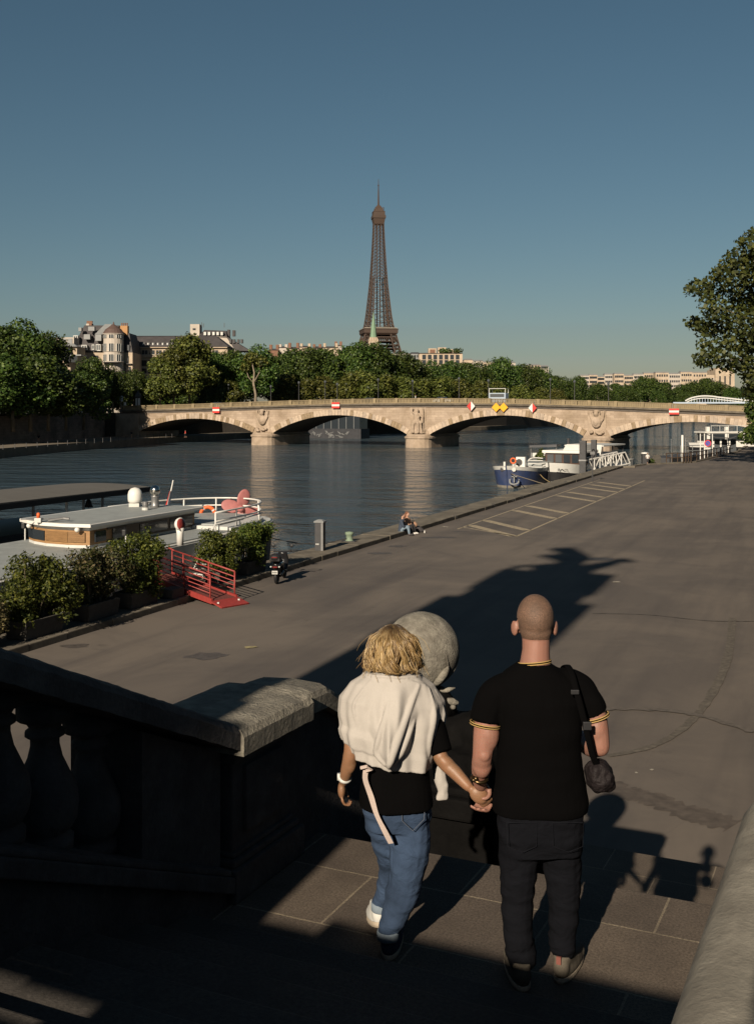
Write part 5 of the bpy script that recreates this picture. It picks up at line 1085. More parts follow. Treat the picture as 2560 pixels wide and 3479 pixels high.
for (x0,x1,y0,y1,mt) in ((286,307,1136,1153,M['zinc']),(325,345,1137,1158,M['zinc']),(301,322,1110,1124,M['zinc']),(268,278,1113,1125,M['zinc']),(250,266,1140,1160,M['white']),(278,296,1172,1189,M['white']),(327,343,1170,1192,M['white']),(313,322,1171,1188,M['white']),(320,333,1208,1222,M['glass']),(243,247,1180,1205,M['glass']),(254,258,1180,1205,M['glass']),(425,433,1170,1190,M['greyglass']),(424,430,1208,1232,M['glass']),(418,424,1245,1262,M['glass']),(430,437,1245,1262,M['glass']),(275,292,1208,1216,M['white'])):
    m=MB(); yy=-.3 if x0<400 else 2.8; m.box(X(x0),X(x1),yy,yy+1.6,Zz(y1),Zz(y0)); o=m.build('dormer_window' if mt is M['zinc'] else 'window',mt,h,local=True)
    if mt is M['white']:
        m=MB(); w_=X(x1)-X(x0)
        for k in range(2): m.box(X(x0)+w_*(.12+.45*k),X(x0)+w_*(.45+.43*k),yy-.06,yy,Zz(y1)+.25,Zz(y0)-.2)
        m.build('pane',M['greyglass'],o,local=True)
mb=MB(); mb.box(X(266),X(330),-.8,0,Zz(1192),Zz(1190)); mb.box(X(352),X(412),-3.6,0,Zz(1232.5),Zz(1231)); mb.box(X(395),X(442),2,3,Zz(1236),Zz(1234)); mb.build('balcony',M['darkgrey'],h,local=True)
# low pavilion with white terrace left of it
h2,wd,H,s=house('white-walled roof terrace house left of the corner house',186,270,1146,318)
def X(px): return (px-228)*s
mb=MB(); mb.box(X(188),X(262),0,9,0,Zz(1176)); mb.build('wall',cream,h2,local=True); mb=MB(); mb.box(X(189),X(204),0,7,Zz(1174),Zz(1147)); mb.box(X(204),X(247),1.5,7,Zz(1168),Zz(1145)); mb.build('terrace_wall',cream2,h2,local=True)
mb=MB(); mb.loft([[Vector((X(198),-1,Zz(1178))),Vector((X(266),-1,Zz(1178))),Vector((X(266),4,Zz(1178))),Vector((X(198),4,Zz(1178)))],[Vector((X(204),1,Zz(1166))),Vector((X(246),1,Zz(1166))),Vector((X(246),4,Zz(1166))),Vector((X(204),4,Zz(1166)))]]); mb.box(X(205),X(295),-6,0,Zz(1212),Zz(1208)); mb.build('zinc_roof',M['zinc'],h2,local=True)
for x0 in (205,225): m=MB(); m.box(X(x0),X(x0+16),1.3,1.6,Zz(1166),Zz(1149)); m.build('window',M['zinc'],h2,local=True)
for x0 in (196,207,222,232,240): m=MB(); m.box(X(x0),X(x0+7),-.15,.1,Zz(1205),Zz(1183)); m.build('window',M['glass'],h2,local=True)
for x0 in (214,238,262): m=MB(); m.box(X(x0),X(x0+20),-6.1,-5.8,Zz(1234),Zz(1212)); m.build('window',M['glass'],h2,local=True)
# B long house with a dark slate roof
h3,wd,H,s=house('long cream house with a big dark slate roof and bands of square windows',436,770,1190,345)
def X(px): return (px-603)*s
mb=MB(); mb.box(X(440),X(770),2,18,0,Zz(1176)); 
for y0 in (1178,1210,1220): mb.box(X(440),X(770),1.2,2.02,Zz(y0+3),Zz(y0))
mb.build('wall',cream,h3,local=True); mb=MB(); mb.loft([[Vector((X(434),1.2,Zz(1177))),Vector((X(775),1.2,Zz(1177))),Vector((X(775),18,Zz(1177))),Vector((X(434),18,Zz(1177)))],[Vector((X(428),5,Zz(1140))),Vector((X(725),5,Zz(1138))),Vector((X(725),15,Zz(1138))),Vector((X(428),15,Zz(1140)))]]); mb.loft([[Vector((X(426),4.8,Zz(1140))),Vector((X(727),4.8,Zz(1140))),Vector((X(727),15.2,Zz(1140))),Vector((X(426),15.2,Zz(1140)))],[Vector((X(440),8,Zz(1135))),Vector((X(690),8,Zz(1135))),Vector((X(690),12,Zz(1135))),Vector((X(440),12,Zz(1135)))]]); mb.build('slate_roof',roofd,h3,local=True)
windows(h3,2,X(452),X(740),Zz(1204),Zz(1188),12,1,1.75,1.35,M['glass'],cream2); windows(h3,2,X(448),X(740),Zz(1241),Zz(1222),12,1,1.8,1.7,M['glass'],M['darkgrey']); windows(h3,2,X(448),X(740),Zz(1268),Zz(1250),12,1,1.8,1.5,M['glass'])
for k in range(8): m=MB(); m.box(X(463+16.5*k),X(473+16.5*k),1.9,3.6,Zz(1174),Zz(1162)); o=m.build('dormer_window',M['darkgrey'],h3,local=True); m=MB(); m.box(X(464+16.5*k),X(468+16.5*k),1.8,1.9,Zz(1173),Zz(1164)); m.build('pane',M['white'],o,local=True)
# C white gabled house further back
h4,wd,H,s=house('white gable-walled house with a stair tower and dark mansard roof',640,850,1100,420)
def X(px): return (px-745)*s
mb=MB(); mb.box(X(643),X(675),2,8,0,Zz(1100)); mb.build('stair_tower',cream2,h4,local=True); mb=MB(); mb.extrude([(X(675),0,0),(X(800),0,0),(X(800),0,Zz(1190)),(X(770),0,Zz(1145)),(X(690),0,Zz(1140)),(X(675),0,Zz(1140))],(0,12,0)); mb.build('gable_wall',cream2,h4,local=True)
mb=MB(); mb.loft([[Vector((X(676),-.2,Zz(1140))),Vector((X(772),-.2,Zz(1148))),Vector((X(772),12,Zz(1148))),Vector((X(676),12,Zz(1140)))],[Vector((X(690),3,Zz(1119))),Vector((X(765),3,Zz(1122))),Vector((X(765),9,Zz(1122))),Vector((X(690),9,Zz(1119)))]]); mb.loft([[Vector((X(770),-.2,Zz(1146))),Vector((X(775),-.2,Zz(1146))),Vector((X(775),12,Zz(1146))),Vector((X(770),12,Zz(1146)))],[Vector((X(800),-.2,Zz(1192))),Vector((X(850),-.2,Zz(1192))),Vector((X(850),12,Zz(1192))),Vector((X(800),12,Zz(1192)))]]); mb.build('mansard_roof',roofd,h4,local=True)
for x0 in (693,707,722,736,750): m=MB(); m.box(X(x0),X(x0+8),-.6,1.5,Zz(1139),Zz(1128)); m.build('dormer_window',M['white'],h4,local=True)
for x0 in (780,792,806,818): m=MB(); m.box(X(x0),X(x0+7),-.8,1.5,Zz(1166),Zz(1153)); m.build('dormer_window',M['darkgrey'],h4,local=True)
m=MB(); m.box(X(652),X(662),1.9,2.1,Zz(1120),Zz(1114)); m.build('window',M['glass'],h4,local=True)
for x0,y0 in ((768,1118),(786,1120)): m=MB(); m.box(X(x0),X(x0+9),3,5,Zz(1140),Zz(y0)); m.build('chimney',roofd,h4,local=True)
m=MB(); 
for x0,y0 in ((680,1092),(686,1096),(672,1098),(757,1094)): m.bar((X(x0),4,Zz(1110)),(X(x0),4,Zz(y0)),.18)
m.build('aerials',M['darkgrey'],h4,local=True)
# D row of chimneys and roofs above the trees, each house its own
row=[(912,945,1190,1186,brickm),(945,975,1182,1178,cream2),(975,1015,1186,1180,cream),(1015,1055,1180,1176,cream),(1060,1090,1184,1178,cream2),(1090,1150,1182,1178,cream),(1135,1160,1176,1173,cream2)]
for i,(x0,x1,yw,yr,wm) in enumerate(row):
    d=480+10*i; s=d/F; c=(x0+x1)/2; hh=thing('apartment_house',f'{pos[i]} distant roof with chimney stacks above the trees left of the tower','house',(P(c,0,d).x,d,lz),0,'distant roofs left of the tower')
    w=(x1-x0)*s/2; zt=(HY-yw)*s+CZ-lz; m=MB(); m.box(-w,w,0,10,0,zt); m.build('wall',wm,hh,local=True); zr=(HY-yr)*s+CZ-lz; m=MB(); m.loft([[Vector((-w,-.2,zt)),Vector((w,-.2,zt)),Vector((w,10,zt)),Vector((-w,10,zt))],[Vector((-w+.5,2,zr+.3)),Vector((w-.5,2,zr+.3)),Vector((w-.5,8,zr+.3)),Vector((-w+.5,8,zr+.3))]]); m.build('roof',roofd,hh,local=True)
    for x in (-w*.6,w*.75): m=MB(); m.box(x-.6,x+.6,1,3.5,zt-1,zr+random.Random(i).uniform(1,2.2)); m.build('chimney',wm if i%2 else brickm,hh,local=True)
# E houses right of the tower
def simple(label,x0,x1,yt,d,wm,rm,nx,nz,gw=1.1,gh=1.6,group='distant houses right of the tower',yb=1300,roofpx=5):
    s=d/F; c=(x0+x1)/2; hh=thing('apartment_house',label,'house',(P(c,0,d).x,d,lz),0,group); w=(x1-x0)*s/2; zt=(HY-yt-roofpx)*s+CZ-lz; m=MB(); m.box(-w,w,0,10,0,zt); m.build('wall',wm,hh,local=True); m=MB(); m.loft([[Vector((-w-.2,-.3,zt)),Vector((w+.2,-.3,zt)),Vector((w+.2,10.2,zt)),Vector((-w-.2,10.2,zt))],[Vector((-w+.6,2,zt+roofpx*s)),Vector((w-.6,2,zt+roofpx*s)),Vector((w-.6,8,zt+roofpx*s)),Vector((-w+.6,8,zt+roofpx*s))]]); m.build('roof',rm,hh,local=True)
    windows(hh,0,-w*.9,w*.9,(HY-yb)*s+CZ-lz,zt-.4,nx,nz,gw,gh,M['glass']); return hh,w,zt,s
simple('low pale rounded building just right of the tower foot',1330,1392,1198,520,cream2,M['zinc'],5,2,.9,1.0,yb=1225,roofpx=3); simple('grey stepped roofs between the pale building and the orange-brick house',1392,1425,1196,530,M['zinc'],M['slate'],3,2,.9,1.2,yb=1230)
hh,w,zt,s=simple('orange-brick and cream house with roof-top pavilions right of the tower',1423,1570,1198,470,cream,roofd,7,2,1.6,2.0,yb=1240,roofpx=3)
for x0,x1,y0 in ((1455,1482,1183),(1487,1515,1180),(1517,1540,1186),(1541,1560,1190)):
    m=MB(); m.box((x0-1496.5)*s,(x1-1496.5)*s,1,7,zt-.2,(HY-y0)*s+CZ-lz); o=m.build('roof_pavilion',cream,hh,local=True); m=MB(); m.box((x0+5-1496.5)*s,(x1-5-1496.5)*s,.8,1,zt+.3,(HY-y0-4)*s+CZ-lz); m.build('brick_panel',brickm,o,local=True)
for x in (1500,1520,1548,1560): leaves('roof_plant',[(((x-1496.5)*s,0,zt+1.2),(1.6,1,1))],140,.5,M['leaf_far'],x,hh)
for i,(x0,x1,yt,d) in enumerate(((1575,1605,1218,700),(1605,1640,1222,720),(1640,1690,1226,740),(1690,1750,1228,760),(1790,1835,1236,780),(1835,1862,1240,800))): simple(f'{pos[i]} small pale house on the skyline right of the orange-brick house',x0,x1,yt,d,cream2 if i%2 else cream,M['zinc'],4,1,1.2,1.6,yb=1250)
sky_=[(1968,2000,1272),(2000,2028,1270),(2028,2052,1276),(2052,2085,1268),(2085,2118,1266),(2118,2150,1272),(2150,2185,1268),(2185,2225,1264),(2225,2270,1262),(2270,2310,1266),(2310,2350,1260),(2350,2400,1262)]
for i,(x0,x1,yt) in enumerate(sky_): simple(f'{pos[i]} cream block on the hazy hillside skyline at the right',x0,x1,yt,1250+30*(i%4),cream if i%3 else cream2,M['zinc'],5,3,1.8,2.6,'hillside blocks at the right',yb=1320,roofpx=4)
# hill under the far right buildings
mb=MB(); mb.grid(lambda u,v:(250+u*700,1180+v*1300,lz-2+ (26*math.sin(min(1,u*1.6)*math.pi/2)*min(1,v*2.2))),14,10); struct(mb.build('hill',M['leaf_far'] if 0 else mk('hill_green',(.03,.04,.02),1,.3,.03,0),smooth=True),'low green hill at the far right')
# colonnaded palace
d=1500; s=d/F; cp=thing('colonnaded_palace','long pale colonnaded palace wing on the hill at the right','palace',(P(2335,0,d).x,d,20))
def X(px): return (px-2335)*s
def Zc(py): return (HY-py)*s+CZ-20
mb=MB(); mb.box(X(2185),X(2425),4,30,0,Zc(1275)); mb.box(X(2180),X(2428),0,4,Zc(1284),Zc(1274)); mb.build('wing',cream,cp,local=True)
mb=MB()
for k in range(24): x=X(2187)+(X(2424)-X(2187))*k/23; mb.box(x-1.1,x+1.1,.3,3,0,Zc(1284))
mb.build('columns',cream2,cp,local=True); mb=MB(); mb.box(X(2190),X(2420),3.7,4.01,0,Zc(1284)); mb.build('shadowed_glazing',M['glass'],cp,local=True)
mb=MB(); mb.box(X(2425),X(2490),-4,34,0,Zc(1256)); mb.box(X(2430),X(2485),-2,30,Zc(1256),Zc(1250)); mb.build('end_pavilion',cream,cp,local=True)
for x0 in (2438,2455,2472): m=MB(); m.box(X(x0),X(x0+5),-4.3,-3.9,Zc(1308),Zc(1278)); m.build('window',M['glass'],cp,local=True)
# white arched footbridge
fb=thing('footbridge','pale arched steel footbridge beyond the stone bridge at the right','footbridge',(P(2430,0,600).x,600,lz),R(-18))
s=600/F; mb=MB()
ar=[(((x-2430)*s),0,(HY-y)*s+CZ-lz) for x,y in ((2330,1362),(2350,1352),(2380,1346),(2410,1346),(2440,1350),(2475,1354),(2520,1360),(2560,1364))]
for y in (0,4): mb.tube(spline([Vector((p[0],y,p[2])) for p in ar],4),.45,6); mb.tube(spline([Vector((p[0],y,p[2]-1.2)) for p in ar],4),.3,6)
mb.build('arch',M['white'],fb,local=True); mb=MB(); mb.box((2290-2430)*s,(2600-2430)*s,-1,5,(HY-1371)*s+CZ-lz,(HY-1366)*s+CZ-lz); mb.build('deck',bluesign,fb,local=True); mb=MB()
for x in range(2350,2530,9): mb.bar(((x-2430)*s,0,(HY-1366)*s+CZ-lz),((x-2430)*s,0,(HY-1352)*s+CZ-lz),.3)
mb.build('hangers',bluesign,fb,local=True)
# ------------------------------------------------------------------ church spire
d=640; s=d/F; ch=thing('church','pale stone church tower with a slim green copper spire in front of the iron tower','church',(P(1268,0,d).x,d,lz))
def Z(py): return (HY-py)*s+CZ-lz
mb=MB(); mb.lathe([(2.05,Z(1147)),(1.15,Z(1100)),(.45,Z(1075)),(.12,Z(1062)),(.05,Z(1056))],(0,0,0),8); mb.build('spire',M['verdigris'],ch,local=True)
mb=MB(); mb.box(-2.9,2.9,-2.9,2.9,0,Z(1160)); mb.box(-2.3,2.3,-2.3,2.3,Z(1160),Z(1147)); mb.box(-4.5,-2.9,-2,2,0,Z(1176)); mb.box(2.9,4.2,-2,2,0,Z(1180))
for x in (-2.6,-1.3,0,1.3,2.6):
    for y in (-2.7,2.7): mb.lathe([(.4,Z(1178)),(.4,Z(1158)),(.02,Z(1144 if abs(x)<2 else 1150))],(x,y,0),5)
mb.build('tower',cream,ch,local=True)
for x in (-1.4,0,1.4): m=MB(); m.box(x-.35,x+.35,-3.0,-2.85,Z(1182),Z(1162)); m.build('belfry_opening',M['glass'],ch,local=True)
# ------------------------------------------------------------------ iron tower
d=1550; iron=mk('brown_painted_iron',(.043,.028,.021),.7,.2,.02,0); s=d/F
ET=thing('iron_lattice_tower','tall brown iron lattice tower rising above the trees in the middle distance','tower',(P(1285,0,d).x,d,6.3),R(9))
def hw(z): return float(np.interp(z,[0,57,75,95,107,115,120,135,150,180,210,240,262,270,276],[62,35,30,25,22.3,20.5,18.6,16.2,14.6,11.6,9.6,7.9,7.0,6.9,7.6]))
def leg(z): return float(np.interp(z,[0,57,107,116,150,190,200],[13,10.5,8.3,7.6,5.6,4.2,4.0]))
mb=MB()
def strut(a,b,w): mb.bar(a,b,w)
zs=list(np.linspace(0,57,7))+list(np.linspace(64,116,8))+list(np.linspace(122,190,14))
for sx in (-1,1):
    for sy in (-1,1):
        for i in range(len(zs)-1):
            z0,z1=zs[i],zs[i+1]; c0=[];c1=[]
            for (z,c) in ((z0,c0),(z1,c1)):
                o=hw(z); n=o-leg(z)*1.0
                c+= [Vector((sx*o,sy*o,z)),Vector((sx*n,sy*o,z)),Vector((sx*n,sy*n,z)),Vector((sx*o,sy*n,z))]
            w=np.interp(z0,[0,116,190],[1.6,1.1,.75])
            for k in range(4):
                strut(c0[k],c1[k],w); strut(c0[k],c1[(k+1)%4],w*.5); strut(c0[(k+1)%4],c1[k],w*.5); strut(c1[k],c1[(k+1)%4],w*.55)
mb.build('legs',iron,ET,local=True,fix=False)
mb=MB(); zs=list(np.linspace(190,268,18))
for i in range(len(zs)-1):
    z0,z1=zs[i],zs[i+1]; a,b=hw(z0),hw(z1)
    for k in range(4):
        rot=Matrix.Rotation(k*math.pi/2,3,'Z')
        for f0,f1 in ((-1,-.36),(-.36,.36),(.36,1)):
            p0,p1=rot@Vector((f0*a,-a,z0)),rot@Vector((f1*a,-a,z0)); q0,q1=rot@Vector((f0*b,-b,z1)),rot@Vector((f1*b,-b,z1)); strut(p0,q0,.7); strut(p0,q1,.42); strut(p1,q0,.42); strut(q0,q1,.4)
mb.build('upper_shaft',iron,ET,local=True,fix=False)
mb=MB()
for i,z in enumerate(np.linspace(120,190,10)):
    a=hw(z)
    for k in range(4):
        rot=Matrix.Rotation(k*math.pi/2,3,'Z'); strut(rot@Vector((-a,-a,z)),rot@Vector((a,-a,z)),.55)
        if i<9:
            z1=z+70/9; b=hw(z1); ia,ib=a-leg(z),b-leg(z1); strut(rot@Vector((-ia,-a,z)),rot@Vector((ib,-b,z1)),.4); strut(rot@Vector((ia,-a,z)),rot@Vector((-ib,-b,z1)),.4)
for x in (-2.2,2.2): strut((x,0,116),(x,0,276),1.4); strut((x,-2,116),(x,-2,276),.8)
mb.build('bracing',iron,ET,local=True,fix=False)
mb=MB()
def sq(z0,a0,z1,a1): mb.loft([[Vector((x*a0,y*a0,z0)) for x,y in ((-1,-1),(1,-1),(1,1),(-1,1))],[Vector((x*a1,y*a1,z1)) for x,y in ((-1,-1),(1,-1),(1,1),(-1,1))]])
sq(107.5,21.5,110,24); sq(110,24,115,24.3); sq(115,24.8,116,24.8); sq(98,23.6,99,23.4); sq(104,22.2,105,22)
mb.build('second_platform',iron,ET,local=True,fix=False)
mb=MB()
for k in range(4):
    rot=Matrix.Rotation(k*math.pi/2,3,'Z')
    for i in range(14):
        x=-22.6+i*3.23; strut(rot@Vector((x,-23.2,99)),rot@Vector((x+3.2,-22.3,104.5)),.55); strut(rot@Vector((x+3.2,-23.2,99)),rot@Vector((x,-22.3,104.5)),.55)
    mb.box(0,0,0,0,0,0)
sq(88,27.2,88.6,27); sq(92.5,26,93.2,26); mb.build('girder',iron,ET,local=True,fix=False)
mb=MB(); sq(116,16,119,15.6); sq(116.5,23,117.5,23); mb.build('platform_pavilions',mk('pale_pavilion',(.2,.18,.15),.8,.2,.1,0),ET,local=True)
mb=MB(); sq(50,36,57,37.5); sq(57,38.5,58.5,38.5); mb.build('first_platform',iron,ET,local=True,fix=False)
mb=MB(); sq(266,7.0,274,8.6); sq(274,9.3,278,9.3); sq(278,8.4,283,8.0); sq(283,8.3,284,8.3); sq(284,6.2,288,5.6); sq(288,5.4,293,2.2); mb.build('summit_platform',iron,ET,local=True,fix=False)
mb=MB(); r=random.Random(4)
mb.tube([(0,0,292),(0,0,300),(0,0,312),(0,0,322),(0,0,331)],[1.5,1.2,.9,.55,.25],8); mb.box(-1,1,-1,1,321,322)
for k in range(18): a=r.uniform(0,6.28); rr=r.uniform(4,8.5); mb.bar((rr*math.cos(a),rr*math.sin(a),283),(rr*1.05*math.cos(a),rr*1.05*math.sin(a),287+r.random()*4),.5)
mb.build('mast',iron,ET,local=True,fix=False)
# ------------------------------------------------------------------ dark undergrowth that closes the gaps under the left-bank crowns
LH=[(-30,245),(30,250),(90,258),(150,262),(210,270),(265,275),(320,280),(372,284),(430,292),(490,296),(550,300),(610,304),(670,308)]
for i,(px,d) in enumerate(LH):
    o=put(0,px,1262 if px<400 else 1285,d+14,lz-2,f'{pos[i]} low dark tree of the shaded row behind the left-hand street trees',1.5)
LF=[(2,-20,1195,205),(0,45,1205,208),(1,105,1215,212),(2,165,1235,216),(0,225,1262,222),(1,285,1272,230)]
for i,(k,px,py,d) in enumerate(LF): put(k,px,py,d,lz-3.4,f'{pos[i]} low-hanging dark tree of the front row above the dark embankment wall',1.35)
# ------------------------------------------------------------------ moored barge at the left
BG1=thing('barge','long grey-decked river barge with a wooden wheelhouse and a white roof, moored at the left','barge',QP(29,-23.5,0),-QA)
# local frame: x = c+23.5 (towards the quay), y = a-29
def LB(a,c,z): return Vector((c+23.5,a-29,z))
def hullring(z,k):
    pts=[]
    for a in np.linspace(8,37,8): pts.append(LB(a,-20.55-(1-k)*.25,z))
    for t in np.linspace(0,math.pi,14)[1:-1]: pts.append(LB(37+6.2*k*math.sin(t)**.8,-23.5+2.95*math.cos(t)*k**.5,z+.0))
    for a in np.linspace(37,8,8): pts.append(LB(a,-26.45+(1-k)*.25,z))
    return pts
mb=MB(); mb.loft([hullring(-.6,.75),hullring(.3,.85),hullring(1.8,.96),hullring(3.2,1.0)]); mb.build('hull',M['darkgrey'],BG1,local=True)
mb=MB(); mb.loft([hullring(3.2,1.0),hullring(3.48,1.01)]); mb.build('white_sheer_strake',M['white'],BG1,local=True)
mb=MB(); mb.box(-2.7,2.75,-21,9.6,3.4,3.53); mb.build('deck',M['deck'],BG1,local=True,bevel=.02)
mb=MB(); mb.loft([[Vector((x*k,8+ (y)*k,z)) for x,y in [(2.7,0),(2.6,2.2),(1.9,4.2),(.8,5.3),(-.8,5.3),(-1.9,4.2),(-2.6,2.2),(-2.7,0)]] for k,z in ((1,3.45),(1,3.62),(.94,3.66))]); mb.build('stern_deck',M['white'],BG1,local=True)
mb=MB(); mb.loft([[Vector((x,8.35+y,z)) for x,y in [(2.0,0),(1.8,2.2),(1.2,3.6),(.4,4.2),(-.8,4.2),(-1.6,3.2),(-2.0,2),(-2.0,0)]] for z in (3.6,3.70)]); mb.build('stern_hatch',M['deck'],BG1,local=True)
# wheelhouse
mb=MB(); fr=[LB(30.5,-22.55,0),LB(30.35,-23.3,0),LB(30.45,-24.3,0),LB(30.8,-25.1,0),LB(31.2,-25.65,0),LB(37.2,-25.5,0),LB(37.2,-22.55,0)]
mb.loft([[Vector((p.x,p.y,z)) for p in fr] for z in (3.53,3.62)]); wh=mb.build('wheelhouse_base',M['white'],BG1,local=True)
mb=MB(); mb.loft([[Vector((p.x,p.y,z)) for p in fr] for z in (3.62,4.12)]); wh=mb.build('wheelhouse',M['wood'],BG1,local=True)
mb=MB(); mb.loft([[Vector((p.x,p.y,z)) for p in fr] for z in (4.12,4.26)]); mb.build('fascia',M['whitegloss'],BG1,local=True)
mb=MB(); e=.22; rp=[LB(30.2,-22.3,0),LB(30.05,-23.3,0),LB(30.15,-24.3,0),LB(30.55,-25.2,0),LB(30.95,-25.85,0),LB(37.5,-25.75,0),LB(37.5,-22.3,0)]
mb.loft([[Vector((p.x,p.y,4.26)) for p in rp],[Vector((p.x,p.y,4.35)) for p in rp],[Vector((p.x*.99-.01,p.y,4.37)) for p in rp]]); rf=mb.build('roof',M['whitegloss'],BG1,local=True)
mb=MB(); mb.poly([Vector(((p.x-.3)*.93+.3,(p.y-4.5)*.97+4.5,4.374)) for p in rp]); mb.build('roof_deck',M['deck'],rf,local=True,fix=False)
def pane(nm,mt,p,q,z0,z1,out,par,th=.04):
    p=Vector(p);q=Vector(q); d=(q-p).normalized(); n=Vector((d.y,-d.x,0))*out; m=MB(); a=p+n*.012; b=q+n*.012; a2=p+n*(.012+th); b2=q+n*(.012+th)
    m.loft([[Vector((v.x,v.y,z)) for v in (a,b,b2,a2)] for z in (z0,z1)]); return m.build(nm,mt,par,local=True)
def ip(a,b,t): return a+(b-a)*t
f0,f1,f2,f3,f4=fr[0],fr[1],fr[2],fr[3],fr[4]
pane('window',M['glass'],ip(f2,f3,.1),f3,3.72,4.05,-1,wh); pane('window',M['glass'],f3,ip(f3,f4,.85),3.72,4.05,-1,wh)
sl_=mk('dark_louvre',(.05,.028,.012),.7,.2,4,0)
for a_,b_ in ((ip(f0,f1,.2),f1),(f1,f2)):
    bo=pane('louvre_blind',sl_,a_,b_,3.72,4.05,-1,wh,.02)
    for k in range(9): pane('slat',M['wood'],a_,b_,3.73+.036*k,3.752+.036*k,-1,bo,.045)
for (a0,a1,mt) in ((30.75,31.35,M['glass']),(31.75,32.55,M['glass']),(33.4,35.2,M['glass']),(35.4,37.0,M['glass'])):
    pane('window',mt,LB(a0,-22.55,0),LB(a1,-22.55,0),3.7,4.06,1,wh)
mb=MB(); mb.box(.96,1.0,3.55,3.6+.75,3.62,4.12); mb.build('door',M['darkwood'],wh,local=True)
mb=MB(); mb.box(.955,.985,2.45,8.18,4.06,4.12); mb.box(.955,.985,2.45,8.18,3.62,3.69); mb.box(.955,.985,6.22,6.38,3.69,4.06); mb.build('side_frame',M['darkwood'],wh,local=True)
# things on the roof and deck
dm=thing('satellite_dome','white satellite dome on the barge roof','satellite dome',P(459,1712,44.0).xyz if 0 else (P(459,1712,43.0).x,43.0,4.37)); mb=MB(); mb.box(-.2,.2,-.2,.2,0,.14); mb.build('foot',M['white'],dm,local=True); mb=MB(); mb.lathe([(.2,.13),(.27,.2),(.285,.3),(.285,.48),(.25,.62),(.16,.72),(.02,.76)],(0,0,0),20); mb.build('dome',M['whitegloss'],dm,local=True,smooth=True)
cw=thing('roof_cowl','polished steel ball-topped chimney cowl on the barge roof','chimney cowl',(P(527,1715,42.6).x,42.6,4.37)); mb=MB(); mb.lathe([(.2,0),(.16,.1),(.14,.42),(.17,.46)],(0,0,0),16); mb.build('stack',M['steel'],cw,local=True,smooth=True); mb=MB(); mb.ell((0,0,.66),(.2,.2,.22)); mb.build('ball',M['chrome'],cw,local=True,smooth=True)
vt=thing('roof_vent','short steel vent with a white collar on the barge roof','vent',(P(494,1720,41.5).x,41.5,4.37)); mb=MB(); mb.lathe([(.13,0),(.13,.1)],(0,0,0),14); mb.build('collar',M['white'],vt,local=True); mb=MB(); mb.lathe([(.1,.1),(.12,.2),(.12,.32),(.04,.34)],(0,0,0),14); mb.build('cap',M['steel'],vt,local=True)
fg=thing('flagstaff','white leaning flagstaff with a furled red, white and blue flag at the barge stern','flag',(P(566,1712,45.5).x,45.5,3.9)); mb=MB(); mb.tube([(0,0,0),(.26,.1,1.35)],[.035,.022],8); mb.build('staff',M['whitegloss'],fg,local=True)
for nm,mt,x0,x1 in (('red_cloth',M['red'],-.12,-.04),('white_cloth',M['white'],-.07,.0),('blue_cloth',cl_['navy'],.0,.1)):
    m=MB(); m.grid(lambda u,v:((x0+(x1-x0)*u)*(1-.55*v)+.16*v+.03,-.04+.03*math.sin(u*7+v*3),.12+.78*v),6,10); m.build(nm,mt,fg,local=True,fix=False,smooth=True)
bc=thing('beacon','small orange beacon on a white box at the front of the barge roof','beacon',(P(131,1752,37).x,37,4.37)); mb=MB(); mb.box(-.11,.11,-.1,.1,0,.15); mb.build('box',M['white'],bc,local=True); mb=MB(); mb.lathe([(.06,.15),(.06,.3),(.02,.33)],(0,0,0),12); mb.build('lens',M['orange'],bc,local=True,smooth=True); mb=MB(); mb.tube([(-.6,0,.1),(.5,.2,.1)],.02,5); mb.tube([(.3,.1,.05),(.8,.2,.12),(1.0,.2,.1)],.05,6); mb.build('aerial_bar',M['steel'],bc,local=True)
for k,(pp,lb) in enumerate(((P(103,1775,37.9),'white lamp under the far front corner of the barge roof'),(P(266,1788,36.6),'white lamp under the middle of the barge roof front'))):
    p=pp; o=thing('deck_light',lb,'lamp',(p.x,p.y-.1,4.1),-QA,'lamps on the barge front'); mb=MB(); mb.ell((0,0,.07),(.09,.1,.09)); mb.build('globe',M['whitegloss'],o,local=True,smooth=True); mb=MB(); mb.box(-.04,.04,0,.2,.02,.1); mb.build('arm',M['steel'],o,local=True)
for k,(px,py,lb) in enumerate(((86,1835,'black floodlight on a white post at the barge side rail'),(428,1862,'black floodlight on a white post beside the wheelhouse'))):
    p=G(px,py,3.53); o=thing('floodlight',lb,'lamp',p,0,'floodlights on the barge'); mb=MB(); mb.tube([(0,0,0),(0,0,.42)],.025,6); mb.build('post',M['white'],o,local=True); mb=MB(); mb.box(-.12,.0,-.06,.06,.42,.62); mb.build('lamp_head',M['black'],o,local=True,bevel=.02)
vp=thing('cowl_vent','white cowl ventilator with a red inside on the barge deck','vent',G(612,1852,3.53)); mb=MB(); mb.tube([(0,0,0),(0,0,.4),(0,-.02,.6)],[.12,.12,.14],14); mb.build('pipe',M['whitegloss'],vp,local=True,smooth=True); mb=MB(); mb.M=Matrix.Translation((0,-.06,.72))@Matrix.Rotation(R(58),4,'Z')@Matrix.Rotation(R(80),4,'X')@Matrix.Scale(.88,4); mb.lathe([(.15,-.16),(.24,-.05),(.27,.06),(.05,.05)],(0,0,0),20); mb.build('bell',M['whitegloss'],vp,local=True,smooth=True); mb=MB(); mb.M=Matrix.Translation((0,-.06,.72))@Matrix.Rotation(R(58),4,'Z')@Matrix.Rotation(R(80),4,'X')@Matrix.Scale(.88,4); mb.lathe([(.225,.058),(.225,.066),(.05,.064)],(0,0,0),20); mb.build('red_throat',M['redpaint'],vp,local=True,smooth=True)
